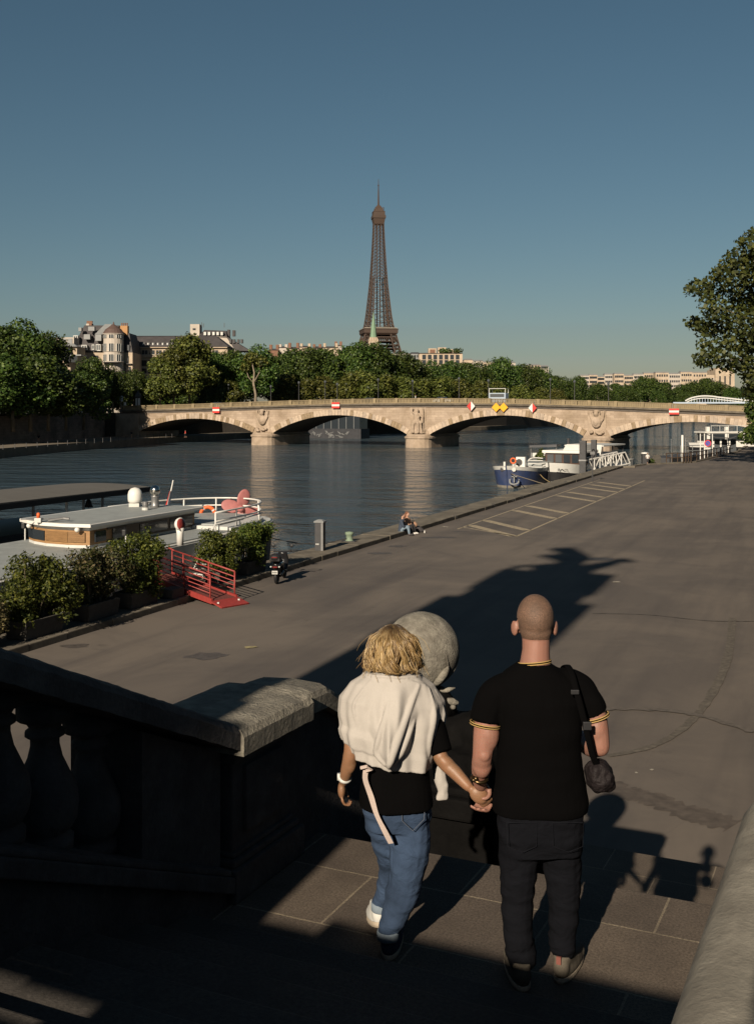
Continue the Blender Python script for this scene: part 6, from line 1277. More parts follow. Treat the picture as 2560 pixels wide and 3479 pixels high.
# stern rail
rail=[]
for t in np.linspace(-.15,math.pi*1.02,22): rail.append(Vector((2.55*math.cos(t) if t>0 else 2.55,8.6+4.7*max(0,math.sin(t))**.8,0)))
rail=[Vector((2.6,7.0,0)),Vector((2.6,8.0,0))]+rail+[Vector((-2.6,7.5,0))]
mb=MB()
for z in (3.98,4.3): mb.tube([p+Vector((0,0,z)) for p in rail],.035,8)
for p in rail[::3]: mb.tube([p+Vector((0,0,3.5)),p+Vector((0,0,4.3))],.032,6)
mb.build('stern_rail',M['whitegloss'],BG1,local=True,smooth=True)
lb_=thing('lifebuoy','orange lifebuoy hung on the barge stern rail','lifebuoy',P(706,1746,47.5)); mb=MB(); mb.M=Matrix.Rotation(R(90),4,'X')@Matrix.Identity(4); pts=[(.3*math.cos(a),.3*math.sin(a),0) for a in np.linspace(0,2*math.pi,25)]; mb.tube(pts,.085,8); mb.build('ring',M['orange'],lb_,local=True,smooth=True); mb=MB()
for a in (.6,2.2,3.8,5.4): mb.tube([(.3*math.cos(a-.1),-.0,.3*math.sin(a-.1)),(.3*math.cos(a+.1),0,.3*math.sin(a+.1))],.09,8)
mb.build('bands',M['white'],lb_,local=True)
pr=thing('ship_propeller','big faded pink ship propeller mounted at the barge stern','propeller',P(818,1728,47.8),R(10)); mb=MB(); mb.ell((0,0,0),(.17,.25,.17)); mb.build('hub',M['pink'],pr,local=True,smooth=True)
for a in (75,165,345,250):
    m=MB(); m.M=Matrix.Rotation(R(a),4,'Y').inverted(); m.ell((.46,0,0),(.42,.05,.3),Matrix.Rotation(.35,3,'X')); m.build('blade',M['pink'],pr,local=True,smooth=True)
mb=MB(); mb.tube([(0,.1,-.9),(0,.1,0)],.07,8); mb.build('stand',M['pink'],pr,local=True)
dv=thing('davit','black folded davit crane on the barge stern','davit',P(765,1790,48)); mb=MB(); mb.tube([(0,0,0),(0,0,.65)],.07,8); mb.build('post',M['black'],dv,local=True); mb=MB(); mb.tube([(0,0,.5),(.15,0,1.0),(.3,0,1.25)],[.06,.05,.05],6); mb.tube([(.12,0,.3),(.26,0,1.25),(.34,0,1.2)],[.05,.04,.05],6); mb.build('jib',M['black'],dv,local=True)
# boarding steps with a rail on the barge side
mb=MB()
hr=[LB(33.6,-20.4,2.5),LB(34.3,-20.4,3.2),LB(35.1,-20.4,3.95),LB(37.5,-20.4,4.0),LB(39.2,-20.6,4.02)]
mb.tube(hr,.03,6); mb.tube([p-Vector((0,0,.4)) for p in hr[2:]],.025,6); mb.tube([LB(35.4,-20.4,2.4),LB(35.4,-20.4,3.95)],.025,6); mb.tube([LB(37,-20.4,3.4),LB(37,-20.4,4)],.025,6); mb.tube([LB(36.6,-20.3,2.3),LB(36.3,-20.3,3.0),LB(37.2,-20.3,3.1),LB(37.2,-20.3,2.3)],.025,6)
mb.build('side_rail',M['whitegloss'],BG1,local=True,smooth=True)
mb=MB()
mb.box(2.93,3.0,-2.5,9.2,1.6,3.42); mb.build('white_topsides',M['white'],BG1,local=True)
st=thing('boarding_steps','white slatted boarding steps between the red gangway and the barge','steps',QP(34.6,-20.1,2.2),-QA-R(15)); mb=MB()
for k in range(6): mb.box(-.4+.0,.35,-.1-.16*k,.05-.16*k,.9-.16*k,.94-.16*k)
mb.build('treads',M['white'],st,local=True); mb=MB()
for x in (-.4,.35): mb.bar((x,0,.95),(x,-.95,0),.06,.12)
mb.build('stringers',M['white'],st,local=True)
mb=MB(); mb.box(2.85,2.98,-7.1,-6.95,1.5,3.45); mb.box(2.85,2.98,-20,-6.95,3.33,3.45); mb.build('awning_frame',M['white'],BG1,local=True)
# ------------------------------------------------------------------ second boat behind with a long canopy
B2=thing('canopied_boat','dark boat behind the barge under a long grey flat canopy','boat',QP(38,-32.5,0),-QA)
mb=MB(); mb.loft([[Vector((x*k,y,z)) for x,y in ((2.6,-30),(2.6,4),(1.5,7.2),(-1.5,7.2),(-2.6,4),(-2.6,-30))] for k,z in ((.85,-.5),(1,1.4))]); mb.build('hull',M['black'],B2,local=True)
mb=MB(); mb.box(-2.3,2.3,-30,3.6,1.4,3.1); mb.build('deckhouse',mk('dark_deckhouse',(.015,.015,.017),.5,.2,2,0),B2,local=True)
mb=MB(); n=10
mb.loft([[Vector((x,y,4.42+.16*(1-(x/3.0)**2)+dz)) for x in np.linspace(-3.0,2.6,n)]+[Vector((x,y,4.34+.16*(1-(x/3.0)**2)+dz)) for x in np.linspace(2.6,-3.0,n)] for y,dz in ((-32,.12),(-10,.05),(5.5,0),(7.2,-.02))]); mb.build('canopy',mk('grey_canopy',(.085,.08,.072),.85,.15,1,.2,20,stretch=(1,8,1)),B2,local=True)
mb=MB(); mb.box(2.5,2.66,-32,7.2,4.2,4.44); mb.build('canopy_edge',M['black'],B2,local=True)
for i,y in enumerate((-8,-3.5,-1,1.2,2.4,3.8,6.6)): m=MB(); m.tube([(2.3,y,3.0 if y<3.6 else 1.4),(2.3,y,4.3)],.06,8); m.build('canopy_post',M['whitegloss'] if i==3 else M['steel'],B2,local=True)
mb=MB(); mb.tube([(1.9,3.3,3.7),(1.9,3.3,4.25)],.02,5); mb.lathe([(.22,0),(.16,.1),(.1,.3),(.05,.36)],(1.9,3.3,3.75),12); mb.build('bell',M['darkgrey'],B2,local=True)
# ------------------------------------------------------------------ red gangway down to the quay
ft=Vector((-4.85,34.65,2.0)); tpz=Vector((-7.36,36.96,2.42)); ax=(tpz-ft); L3=ax.length
GW=thing('gangway','red railed gangway on small wheels from the quay up to the barge','gangway',ft)
dx=Vector((ax.x,ax.y,0)).normalized(); sd=Vector((-dx.y,dx.x,0))
def gp(t,s,h): return ft+ax*t+sd*s+Vector((0,0,h+.12))
mb=MB()
for s in (-.5,.5): mb.loft([[gp(t,s-.03,-.05),gp(t,s+.03,-.05),gp(t,s+.03,.12),gp(t,s-.03,.12)] for t in (0,1)])
mb.build('side_beams',M['redpaint'],GW); mb=MB()
mb.loft([[gp(t,-.48,.02),gp(t,.48,.02),gp(t,.48,.05),gp(t,-.48,.05)] for t in (-.0,1)]); mb.build('tread_plate',mk('worn_red_tread',(.1,.03,.025),.8,.3,12,.4,60),GW)
mb=MB(); mb.loft([[gp(t,-.55,z),gp(t,.55,z),gp(t,.55,z+.05),gp(t,-.55,z+.05)] for t,z in ((-.16,-.06),(0,.0))]); mb.loft([[gp(-.16,-.55,-.1),gp(-.16,.55,-.1),gp(-.16,.55,-.02),gp(-.16,-.55,-.02)],[gp(-.14,-.55,-.1),gp(-.14,.55,-.1),gp(-.14,.55,-.02),gp(-.14,-.55,-.02)]]); mb.build('ramp_plate',M['redpaint'],GW)
for s in (-.5,.5):
    mb=MB()
    for h,r_ in ((.85,.028),(.68,.02),(.53,.016),(.4,.016),(.27,.016)): mb.tube([gp(.03,s,h),gp(.97,s,h)],r_,6)
    for t in (.03,.42,.82): mb.tube([gp(t,s,0),gp(t,s,.85)],.026,6)
    mb.tube(spline([gp(.97,s,.85),gp(1.05,s,.87),gp(1.1,s,.78),gp(1.1,s,.6),gp(1.06,s,.42)],4),.028,6); mb.tube([gp(1.0,s,.0),gp(1.0,s,.85)],.024,6); mb.build('handrail',M['redpaint'],GW,smooth=True)
for s in (-.42,.42): m=MB(); q=gp(-.06,s,-.05); m.M=Matrix.Translation((q.x,q.y,2.075))@Matrix.Rotation(R(90),4,'Y'); m.lathe([(.03,-.03),(.075,-.03),(.075,.03),(.03,.03)],(0,0,0),14); m.build('wheel',M['white'],GW)
# ------------------------------------------------------------------ planters and shrubs along the kerb
def planter(a,c,L_,lab,h=.48,pale=False):
    o=thing('planter_box',lab,'planter',QP(a,c,2.2),-QA,'concrete planters along the kerb'); m=MB()
    m.loft([[Vector((x*w,y*l,z)) for x,y in ((-.5,-.5),(.5,-.5),(.5,.5),(-.5,.5))] for w,l,z in ((.62,L_-.12,0),(.72,L_,h),(.6,L_-.14,h),(.58,L_-.16,h-.06))]); m.build('box',M['concrete'],o,local=True,bevel=.012)
    m=MB(); m.box(-.29,.29,-(L_-.2)/2,(L_-.2)/2,h-.1,h-.05); m.build('soil',M['soil'],o,local=True); return o
def shrub(name,lab,a,c,spec,n,size,mat,seed,z=2.55,grp='shrubs in the kerb planters',stems=True,up=.3):
    o=thing(name,lab,'shrub',QP(a,c,z),-QA,grp); r=random.Random(seed); m=MB()
    for (cx,cy,cz),rd in spec: m.tube([(r.uniform(-.1,.1),cy*.5,0),(cx*.5,cy*.8,cz*.55),(cx,cy,cz)],[.025,.016,.006],5)
    m.build('stems',M['bark'],o,local=True); leaves('foliage',spec,n,size,mat,seed,o,up=up,shell=.3,asp=.55); return o
def bush(r,ry,h,nb,rr=.32,rx=.45): return [((r.uniform(-rx,rx)*.8,r.uniform(-ry,ry),r.uniform(.15,h)*(1-.25*abs(0))),(rr*r.uniform(.7,1.2),rr*r.uniform(.7,1.2),rr*r.uniform(.7,1.1))) for _ in range(nb)]
r=random.Random(5)
planter(23.6,-19.2,1.6,'concrete planter box under the tall bright green shrub, nearest the camera'); planter(26.2,-19.2,1.5,'concrete planter box under the brownish twiggy shrub'); planter(28.3,-19.2,1.5,'concrete planter box left of the foot of the red gangway'); planter(21.4,-19.3,1.2,'concrete planter box at the left edge under the cream-leaved shrub')
planter(33.4,-19.2,1.3,'pale concrete planter box right of the red gangway'); planter(35.5,-19.2,1.5,'concrete planter box beside the motor scooter')
shrub('shrub','tall bright green shrub at the left, in the nearest planter',23.7,-19.25,bush(r,.95,1.55,26,.38,.6)+[((0,-.5,1.7),(.1,.1,.28)),((0,.3,1.6),(.14,.14,.2))],11000,.095,M['leaf_shrub'],61)
shrub('shrub','twiggy brownish shrub between two green shrubs by the barge',26.3,-19.25,bush(r,.95,1.35,22,.36,.6)+[((.1,-.5,1.55),(.22,.25,.2)),((0,.1,1.5),(.3,.3,.14)),((0,.8,1.35),(.18,.18,.16))],8000,.09,M['leaf_dark'],62)
shrub('shrub','tall dense green shrub just left of the red gangway',28.6,-19.25,bush(r,.9,1.55,26,.36,.6)+[((0,.35,1.75),(.14,.14,.3)),((0,-.5,1.6),(.16,.16,.22)),((.1,.7,1.5),(.1,.1,.22))],11000,.09,M['leaf_shrub'],63)
shrub('shrub','cream-leaved low shrub at the left edge of the photo',21.5,-19.2,bush(r,.7,.95,14,.34,.6),4500,.085,M['leaf_pale'],64)
shrub('shrub','flowering shrub with drooping leaves right of the red gangway',33.4,-19.2,bush(r,.7,1.3,18,.34,.6)+[((.2,0,.1),(.45,.5,.2))],7000,.09,M['leaf_shrub'],65)
shrub('shrub','dark rounded shrub beside the motor scooter',35.6,-19.2,bush(r,.8,1.4,20,.36,.6),8000,.085,M['leaf_dark'] if 0 else M['leaf_shrub'],66)
ps=thing('concrete_slab','pale concrete block lying by the planter left of the gangway','block',QP(29.9,-18.95,2.2),-QA); mb=MB(); mb.box(-.25,.25,-.35,.35,0,.3); mb.build('block',M['concrete'],ps,local=True,bevel=.03)
# ------------------------------------------------------------------ scooter
darkred=mk('dark_red_lens',(.1,.01,.01),.3,.1,4,0)
SCo=thing('motor_scooter','black motor scooter with a top box and windscreen parked at the kerb','scooter',G(940,1984,2.0),R(-6))
mb=MB()
def wheel(y,rad):
    m=MB(); m.M=Matrix.Translation((0,y,rad))@Matrix.Rotation(R(90),4,'Y'); pts=[((rad-.06)*math.cos(a),(rad-.06)*math.sin(a),0) for a in np.linspace(0,2*math.pi,25)]; m.tube(pts,.06,8); o=m.build('wheel',M['black'],SCo,local=True,smooth=True)
    m=MB(); m.M=Matrix.Translation((0,y,rad))@Matrix.Rotation(R(90),4,'Y'); m.lathe([(.02,-.03),(rad-.1,-.02),(rad-.1,.02),(.02,.03)],(0,0,0),12); m.build('rim',M['darkgrey'],o,local=True)
wheel(.0,.28); wheel(1.4,.28)
m=MB(); m.tube([(0,-.2,.62),(0,.1,.68),(0,.45,.66),(0,.62,.5)],[(.13,.12),(.17,.13),(.18,.14),(.16,.1)],12); m.tube([(0,.6,.42),(0,.95,.35),(0,1.1,.45)],[(.2,.08),(.2,.06),(.19,.08)],10); m.tube([(0,1.05,.4),(0,1.15,.75),(0,1.1,1.0)],[(.2,.09),(.22,.09),(.17,.07)],12); m.ell((0,1.4,.52),(.09,.25,.1)); m.tube([(0,1.25,.85),(0,1.4,.55)],.05,8); m.tube([(.12,0,.3),(.14,.4,.38)],[.07,.08],8)
o=remesh('body',m,.025,mk('glossy_black_paint',(.01,.01,.011),.2,.1,4,0),None,2); place(o,SCo)
m=MB(); m.tube([(0,-.05,.78),(0,.25,.82),(0,.6,.76)],[(.12,.05),(.15,.06),(.13,.05)],10); m.build('saddle',M['black'],SCo,local=True,smooth=True)
m=MB(); m.ell((0,-.25,.98),(.22,.2,.14)); m.box(-.18,.18,-.4,-.1,.85,.95); place(remesh('top_box',m,.02,M['black'],None,2),SCo); m=MB(); m.box(-.1,.1,-.455,-.43,.985,1.02); m.build('reflector',darkred,SCo,local=True)
m=MB(); m.box(-.08,.08,-.34,-.31,.62,.67); m.build('tail_light',darkred,SCo,local=True)
for s in (-1,1): m=MB(); m.ell((s*.15,-.3,.65),(.035,.04,.03)); m.build('indicator',M['white'],SCo,local=True)
m=MB(); m.box(-.1,.1,-.37,-.355,.40,.52); pl=m.build('number_plate',M['white'],SCo,local=True); m=MB()
for k in range(5): m.box(-.08+.034*k,-.06+.034*k,-.374,-.370,.43,.49)
m.build('plate_characters',M['black'],pl,local=True)
m=MB(); m.tube([(-.33,1.02,1.02),(-.15,1.08,1.03),(.15,1.08,1.03),(.33,1.02,1.02)],.02,6); m.build('handlebar',M['black'],SCo,local=True)
for s in (-1,1): m=MB(); m.tube([(s*.28,1.05,1.04),(s*.34,1.08,1.18)],.01,5); m.ell((s*.34,1.07,1.23),(.07,.02,.06)); m.build('mirror',M['black'],SCo,local=True,smooth=True)
m=MB(); m.grid(lambda u,v:((-.5+u)*(.5-.18*v),1.2-.12*v+.12*(2*u-1)**2*-1,.95+.48*v),8,8); gm,nt,b=newmat('windscreen'); b.inputs['Base Color'].default_value=(.2,.25,.28,1); b.inputs['Alpha'].default_value=.12; b.inputs['Roughness'].default_value=.05; m.build('windscreen',gm,SCo,local=True,fix=False,smooth=True)
# ------------------------------------------------------------------ quay furniture
EB=thing('power_pillar','grey square power pillar with a pale cap on the kerb','service pillar',QP(42.2,-19.4,2.2),-QA+R(6)); mb=MB(); mb.box(-.18,.18,-.18,.18,0,1.2); mb.build('pillar',M['darkgrey'],EB,local=True,bevel=.012); mb=MB(); mb.box(.1,.19,-.19,-.1,0,1.2); mb.build('corner_strip',M['steel'],EB,local=True); mb=MB(); mb.box(-.22,.22,-.22,.22,1.2,1.25); mb.loft([[Vector((x*.22,y*.22,1.25)) for x,y in ((-1,-1),(1,-1),(1,1),(-1,1))],[Vector((x*.1,y*.1,1.32)) for x,y in ((-1,-1),(1,-1),(1,1),(-1,1))]]); mb.build('cap',M['zinc'],EB,local=True)
for x in (-.1,-.02): m=MB(); m.ell((x,-.19,.28),(.03,.02,.04)); m.build('socket',M['white'],EB,local=True)
MBo=thing('mooring_bollard','pale green iron mooring bollard on the kerb','bollard',QP(45.6,-19.5,2.2),-QA); mb=MB(); mb.lathe([(.2,0),(.19,.06),(.15,.1),(.15,.28),(.2,.34),(.19,.42),(.02,.45)],(0,0,0),16); mb.build('post',mk('pale_green_iron',(.13,.17,.12),.7,.2,6,.2,30),MBo,local=True,smooth=True); mb=MB(); mb.box(-.34,.34,-.2,.2,0,.03); mb.build('base_plate',M['darkgrey'],MBo,local=True)
def rope(lab,pts,r_=.025,mat=None):
    m=MB(); m.tube(spline([Vector(p) for p in pts],6),r_,6); tag(m.build('mooring_rope',mat or M['rope'],smooth=True),lab,'rope','mooring ropes')
b0=QP(45.6,-19.5,2.35)
rope('dark rope from the green bollard to the barge stern',[b0,QP(44,-20.6,2.2),QP(42.5,-22,2.6),QP(40.8,-22.5,3.2)],.02,M['darkgrey']); rope('pale rope above the water behind the power pillar',[QP(44,-19.9,2.2),QP(42,-21,1.7),QP(41,-22,2.3),QP(40.6,-22.6,3.0)],.02,M['white'])
for k,(px,py) in enumerate(((1545,1758),(1674,1718),(1745,1702),(1771,1690),(1805,1672),(1845,1665),(1920,1640),(2010,1620))):
    p=G(px,py,2.2); o=thing('mooring_ring',f'{pos[k]} small iron mooring ring along the kerb from the seated couple to the boats','mooring ring',p,0,'mooring rings on the kerb'); m=MB(); m.tube([(-.08,0,0),(-.08,0,.13),(.08,0,.13),(.08,0,0)],.02,6); m.build('loop',M['darkgrey'],o,local=True)
# seated couple
def sitter(lab,loc,rz,top,legs,shoes,hair,long=False,lean=0,reach=(.25,.3)):
    o=thing('person',lab,'person',loc,rz); m=MB()
    m.ell((0,.02+lean,.78),(.08,.095,.115)); m.tube([(0,lean,.7),(0,lean*.8,.58)],.05,8); loft_e(m,[(0,0,0.05,.16,.12),(0,lean*.4,.3,.14,.1),(0,lean*.8,.52,.18,.1),(0,lean,.6,.08,.07)],14)
    ls=[(-.19,lean*.8,.52),(-.24,.05+lean,.28),(-.08,reach[0],.24)]; rs=[(.19,lean*.8,.52),(.24,.08+lean,.28),(.06,reach[1],.26)]
    limb(m,ls,[.05,.042,.03],8); limb(m,rs,[.05,.042,.03],8)
    for s in (-1,1): limb(m,[(s*.09,.02,.08),(s*.11,.34,.22),(s*.1,.44,-.12)],[.08,.06,.04],8); m.ell((s*.1,.52,-.155),(.04,.12,.04))
    m.ell((0,.11+lean,.77),(.016,.02,.02)); place(remesh('body',m,.02,cl_['skin'],None,2),o)
    m=MB(); loft_e(m,[(0,0,0.02,.19,.15),(0,lean*.4,.3,.17,.13),(0,lean*.8,.52,.21,.12),(0,lean,.61,.09,.08)],14); limb(m,ls[:2]+[tuple(Vector(ls[1])*.3+Vector(ls[2])*.7)],[.068,.06,.05],8); limb(m,rs[:2]+[tuple(Vector(rs[1])*.3+Vector(rs[2])*.7)],[.068,.06,.05],8); place(remesh('jacket',m,.02,top,None,2),o)
    m=MB(); loft_e(m,[(0,.02,.0,.19,.16),(0,.02,.12,.18,.14)],12)
    for s in (-1,1): limb(m,[(s*.09,.02,.08),(s*.11,.34,.22),(s*.1,.43,-.08)],[.1,.08,.06],8)
    place(remesh('trousers',m,.02,legs,None,2),o)
    m=MB()
    for s in (-1,1): m.ell((s*.1,.52,-.15),(.048,.13,.05))
    m.build('shoes',shoes,o,local=True,smooth=True); m=MB(); m.ell((0,-.005+lean,.815),(.09,.1,.1))
    if long: m.tube([(0,-.07+lean,.82),(0,-.1+lean,.66),(0,-.09+lean,.5)],[(.09,.05),(.1,.05),(.07,.03)],10)
    m.build('hair',hair,o,local=True,smooth=True); return o
sitter('seated man in a navy jacket and pale jeans on the kerb edge',QP(50.3,-18.75,2.2),R(-100),cl_['navy'],cl_['jeans'],cl_['dark'],cl_['dark'],lean=.08); sitter('seated woman in a peach jacket with long brown hair on the kerb edge',QP(51.1,-18.75,2.2),R(-125),cl_['peach'],cl_['black'],cl_['white'],mk('auburn_hair',(.12,.05,.025),.6,.2,20,0),True,lean=.04)
hbg=thing('handbag','peach handbag on the kerb beside the seated woman','bag',QP(51.9,-18.7,2.2),0); m=MB(); m.ell((0,0,.16),(.24,.16,.17)); place(remesh('pouch',m,.02,cl_['peach'],None,1),hbg); m=MB(); m.tube([(-.12,0,.3),(0,0,.42),(.12,0,.3)],.015,5); m.build('handle',cl_['peach'],hbg,local=True)
pb=thing('backpack','dark backpack lying beside the seated woman','bag',QP(51.9,-18.35,2.0),0); m=MB(); m.ell((0,0,.13),(.2,.15,.15)); m.ell((.1,0,.1),(.15,.14,.11)); place(remesh('pouch',m,.02,cl_['dark'],None,1),pb)
cu=thing('paper_cup','white paper cup on the asphalt by the backpack','cup',QP(51.7,-18.0,2.0)); m=MB(); m.lathe([(.035,0),(.045,.12),(.038,.12)],(0,0,0),10); m.build('cup',cl_['white'],cu,local=True)
# ------------------------------------------------------------------ two moored boats in the middle distance
def bowhull(par,W_,L_,zb,zs,mats,zm,flare=.25):
    """bow towards -y; returns nothing. bands: lower and upper"""
    def ring(z,k,sh):
        q=[]; n=40
        for i in range(n+1):
            t=i/n; y=L_*t-sh; w=W_/2*k*math.sqrt(max(0,1-(1-min(1,t/.21))**2.2)); q.append((y,w))
        zz=lambda y:z+(.38*max(0,1-(y+sh)/5.0)**1.6 if z>1 else 0)
        return [Vector((-w,y,zz(y))) for y,w in q]+[Vector((w,y,zz(y))) for y,w in q[::-1][:-1]]
    lv=[(-.4,.8,0),(.25,.86,.1),(zm,.97,.3),(zs,1.02,.5)]
    for nm,mt,a,b in (('boot_top',mats[0],0,1),('hull',mats[1],1,2),('bulwark',mats[2],2,3)):
        m=MB(); m.loft([ring(*lv[a]),ring(*lv[b])],caps=(a==0)); m.build(nm,mt,par,local=True,smooth=True)
    m=MB(); d_=[Vector((p.x*.97,p.y+.12,zs-.25)) for p in ring(zs,1,.4)]; m.poly(d_); m.build('deck',M['deck'],par,local=True,fix=False)
    m=MB(); m.tube([(0,-.02,-.3),(0,-.12,.25),(0,-.32,zm+.2),(0,-.55,zs+.42)],.06,6); m.build('stem_post',mats[1],par,local=True)
navy=mk('navy_hull_paint',(.022,.035,.085),.45,.2,1,.1,10,dirt=(.06,.055,.05),dscale=.6,damt=.5); rust=mk('dirty_waterline',(.12,.11,.09),.8,.4,1.5,.1,8,dirt=(.03,.028,.022),dscale=1)
bx=P(1723,1640,114.0); C1=thing('barge','navy blue barge with a cream bow and a hanging anchor, moored in the middle distance','barge',(bx.x,bx.y,0),-QA-R(4)); bowhull(C1,4.9,19,0,1.95,(rust,navy,M['white']),1.55)
m=MB(); m.tube([(.75,-.1,1.35),(.8,-.25,.6)],.07,6); m.tube(spline([Vector(p) for p in ((.35,-.3,.95),(.42,-.4,.55),(.8,-.45,.42),(1.2,-.2,.55),(1.28,-.1,.95))],4),.09,6); m.tube([(.5,-.2,1.2),(1.05,-.05,1.2)],.06,6); m.build('anchor',M['zinc'],C1,local=True)
m=MB(); m.box(-.35,.35,2.2,2.9,1.7,2.1); m.tube([(-.9,.6,1.6),(-.9,.6,2.6)],.1,6); m.build('windlass',M['darkgrey'],C1,local=True)
mb=MB(); mb.tube([(-.25,-.25,1.9),(-.25,-.25,2.75)],.12,6); mb.build('mooring_post',M['whitegloss'],C1,local=True)
for x in (-.55,.75): m=MB(); m.M=Matrix.Translation((x,-.05,1.95))@Matrix.Rotation(R(90),4,'X'); m.lathe([(.1,0),(.22,0),(.22,.12),(.1,.12)],(0,0,0),14); m.build('fairlead',M['white'] if x>0 else M['darkgrey'],C1,local=True)
m=MB(); m.box(-1.7,1.7,6.5,16,1.7,2.35); m.build('hatch_cover',M['deck'],C1,local=True,bevel=.05)
def inst(name,lab,cat,px,py,d,z): return thing(name,lab,cat,(P(px,py,d).x,d,z),-QA)
lb2=inst('lifebuoy','orange lifebuoy standing on the navy barge bow','lifebuoy',1742,1568,116,2.75); m=MB(); m.M=Matrix.Rotation(R(90),4,'X'); m.tube([(.27*math.cos(a),.27*math.sin(a),0) for a in np.linspace(0,2*math.pi,21)],.085,8); m.build('ring',M['orange'],lb2,local=True,smooth=True); m=MB(); m.box(-.05,.05,-.02,.02,-.85,-.2); m.build('bracket',M['white'],lb2,local=True)
hp_=inst('heat_pump','white boxed fan unit on the navy barge deck','fan unit',1769,1568,117.5,1.75); m=MB(); m.box(-.5,.5,-.3,.3,.2,1.35); m.build('casing',M['whitegloss'],hp_,local=True,bevel=.03); m=MB(); m.M=Matrix.Translation((-.15,-.31,.78))@Matrix.Rotation(R(90),4,'X'); m.lathe([(.36,0),(.36,.04),(.02,.04)],(0,0,0),18); m.build('fan_grille',M['darkgrey'],hp_,local=True); m=MB(); m.box(-.45,-.38,-.25,.25,0,.2); m.box(.38,.45,-.25,.25,0,.2); m.build('feet',M['darkgrey'],hp_,local=True)
# wheelhouse of the navy barge, far aft, with an awning
ah=inst('deck_awning','grey awning frame with plants on the navy barge','awning',1848,1555,126,1.7); m=MB()
for x in (-1.6,1.4): m.tube([(x,0,0),(x,0,2.15)],.06,6)
m.build('posts',M['steel'],ah,local=True); m=MB(); m.loft([[Vector((-1.7,-.3,2.1)),Vector((1.5,-.3,2.2)),Vector((1.5,2,2.2)),Vector((-1.7,2,2.1))],[Vector((-1.7,-.3,2.35)),Vector((1.5,-.3,2.5)),Vector((1.5,2,2.5)),Vector((-1.7,2,2.35))]]); m.build('cloth',M['slate'],ah,local=True); m=MB(); m.box(-1.8,1.8,.6,1.2,1.0,1.45); m.build('bench',M['white'],ah,local=True)
dp=inst('potted_plant','small potted plant on the navy barge under the awning','plant',1832,1548,125,1.75); leaves('foliage',[((0,0,1.1),(.5,.4,.5)),((.2,0,1.6),(.3,.3,.4))],500,.16,M['leaf_shrub'],8,dp); m=MB(); m.lathe([(.2,0),(.3,.6)],(0,0,0),10); m.build('pot',M['darkgrey'],dp,local=True)
rl_=inst('stern_ladder','white tubular rail between the two moored boats','rail',1815,1580,118,1.6); m=MB()
for z in (.4,.75,1.1): m.tube([(-.7,0,z),(.9,0,z)],.04,5)
m.tube(spline([Vector(p) for p in ((-.85,0,0),(-.8,0,.9),(-.3,0,1.35),(.9,0,1.35))],5),.05,6); m.build('tubes',M['whitegloss'],rl_,local=True)
wx=P(1868,1640,119.0); C2=thing('barge','white-bowed barge with a glazed brown wheelhouse, moored beside the navy barge','barge',(wx.x,wx.y,0),-QA-R(9)); bowhull(C2,5.2,22,0,2.05,(rust,M['black'],M['white']),1.05)
whm=mk('brown_wheelhouse',(.05,.028,.02),.5,.2,2,0)
m=MB(); m.box(-2.1,2.1,3.8,8.5,1.8,3.3); w2=m.build('wheelhouse',whm,C2,local=True); m=MB(); m.box(-2.4,2.4,3.5,8.8,3.3,3.62); m.build('roof',M['whitegloss'],C2,local=True,bevel=.08); m=MB(); m.loft([[Vector((-.2,4.2,3.62)),Vector((2.3,4.2,3.62)),Vector((2.3,8.2,3.62)),Vector((-.2,8.2,3.62))],[Vector((.1,4.6,4.3)),Vector((2.2,4.6,4.3)),Vector((2.2,8,4.3)),Vector((.1,8,4.3))]]); m.build('upper_roof',M['white'],C2,local=True,bevel=.05)
for k in range(4): m=MB(); m.box(-1.85+.98*k,-1.1+.98*k,3.72,3.82,2.25,3.15); m.build('window',M['greyglass'] if k in (0,1) else M['glass'],w2,local=True)
for k in range(3): m=MB(); m.box(2.08,2.14,4.1+1.45*k,5.2+1.45*k,2.25,3.15); m.build('window',M['glass'],w2,local=True)
m=MB(); m.box(-2.2,2.2,9,20,1.8,2.9); m.build('cabin_trunk',M['darkgrey'],C2,local=True); m=MB(); m.tube([(-.8,7.6,3.6),(-.8,7.6,4.9)],.16,8); m.build('funnel',M['darkgrey'],C2,local=True)
m=MB(); m.tube(spline([Vector(p) for p in ((.9,-.18,1.62),(1.05,-.1,1.8),(1.1,-.08,1.55),(1.3,0.05,1.72),(1.5,.15,1.6),(1.7,.28,1.72),(1.9,.4,1.6))],4),.03,4); m.tube([(.8,-.2,1.42),(1.4,.05,1.42)],.025,4); m.build('painted_script',M['black'],C2,local=True)
m=MB(); m.loft([[Vector((-1.9,9.5,3.0)),Vector((2.4,9.5,3.0)),Vector((2.4,9.6,3.0)),Vector((-1.9,9.6,3.0))]]+[[Vector((-1.9,y,4.1)),Vector((2.4,y,4.1)),Vector((2.4,y+.1,4.1)),Vector((-1.9,y+.1,4.1))] for y in (10,)]); m.box(-2.2,2.6,10,18,3.9,4.05); m.build('aft_canopy',M['white'],C2,local=True); m=MB()
for x in (-2,2.4):
    for y in (10.2,13.8,17.6): m.tube([(x,y,2.8),(x,y,3.9)],.07,6)
m.build('canopy_posts',M['darkgrey'],C2,local=True)
rope('pale slack rope from the navy barge bow to the kerb',[(bx.x+.3,bx.y-.3,1.5),P(1800,1630,108),P(1850,1644,104),P(1905,1643,100),QP(99.5,-19.8,2.2)],.04); rope('yellowish rope from the white barge bow to the kerb',[(wx.x-1.3,wx.y+.2,1.4),P(1850,1628,112),P(1895,1643,104),QP(101,-19.8,2.2)],.04,mk('yellow_rope',(.3,.22,.1),.9,.1,20,0))
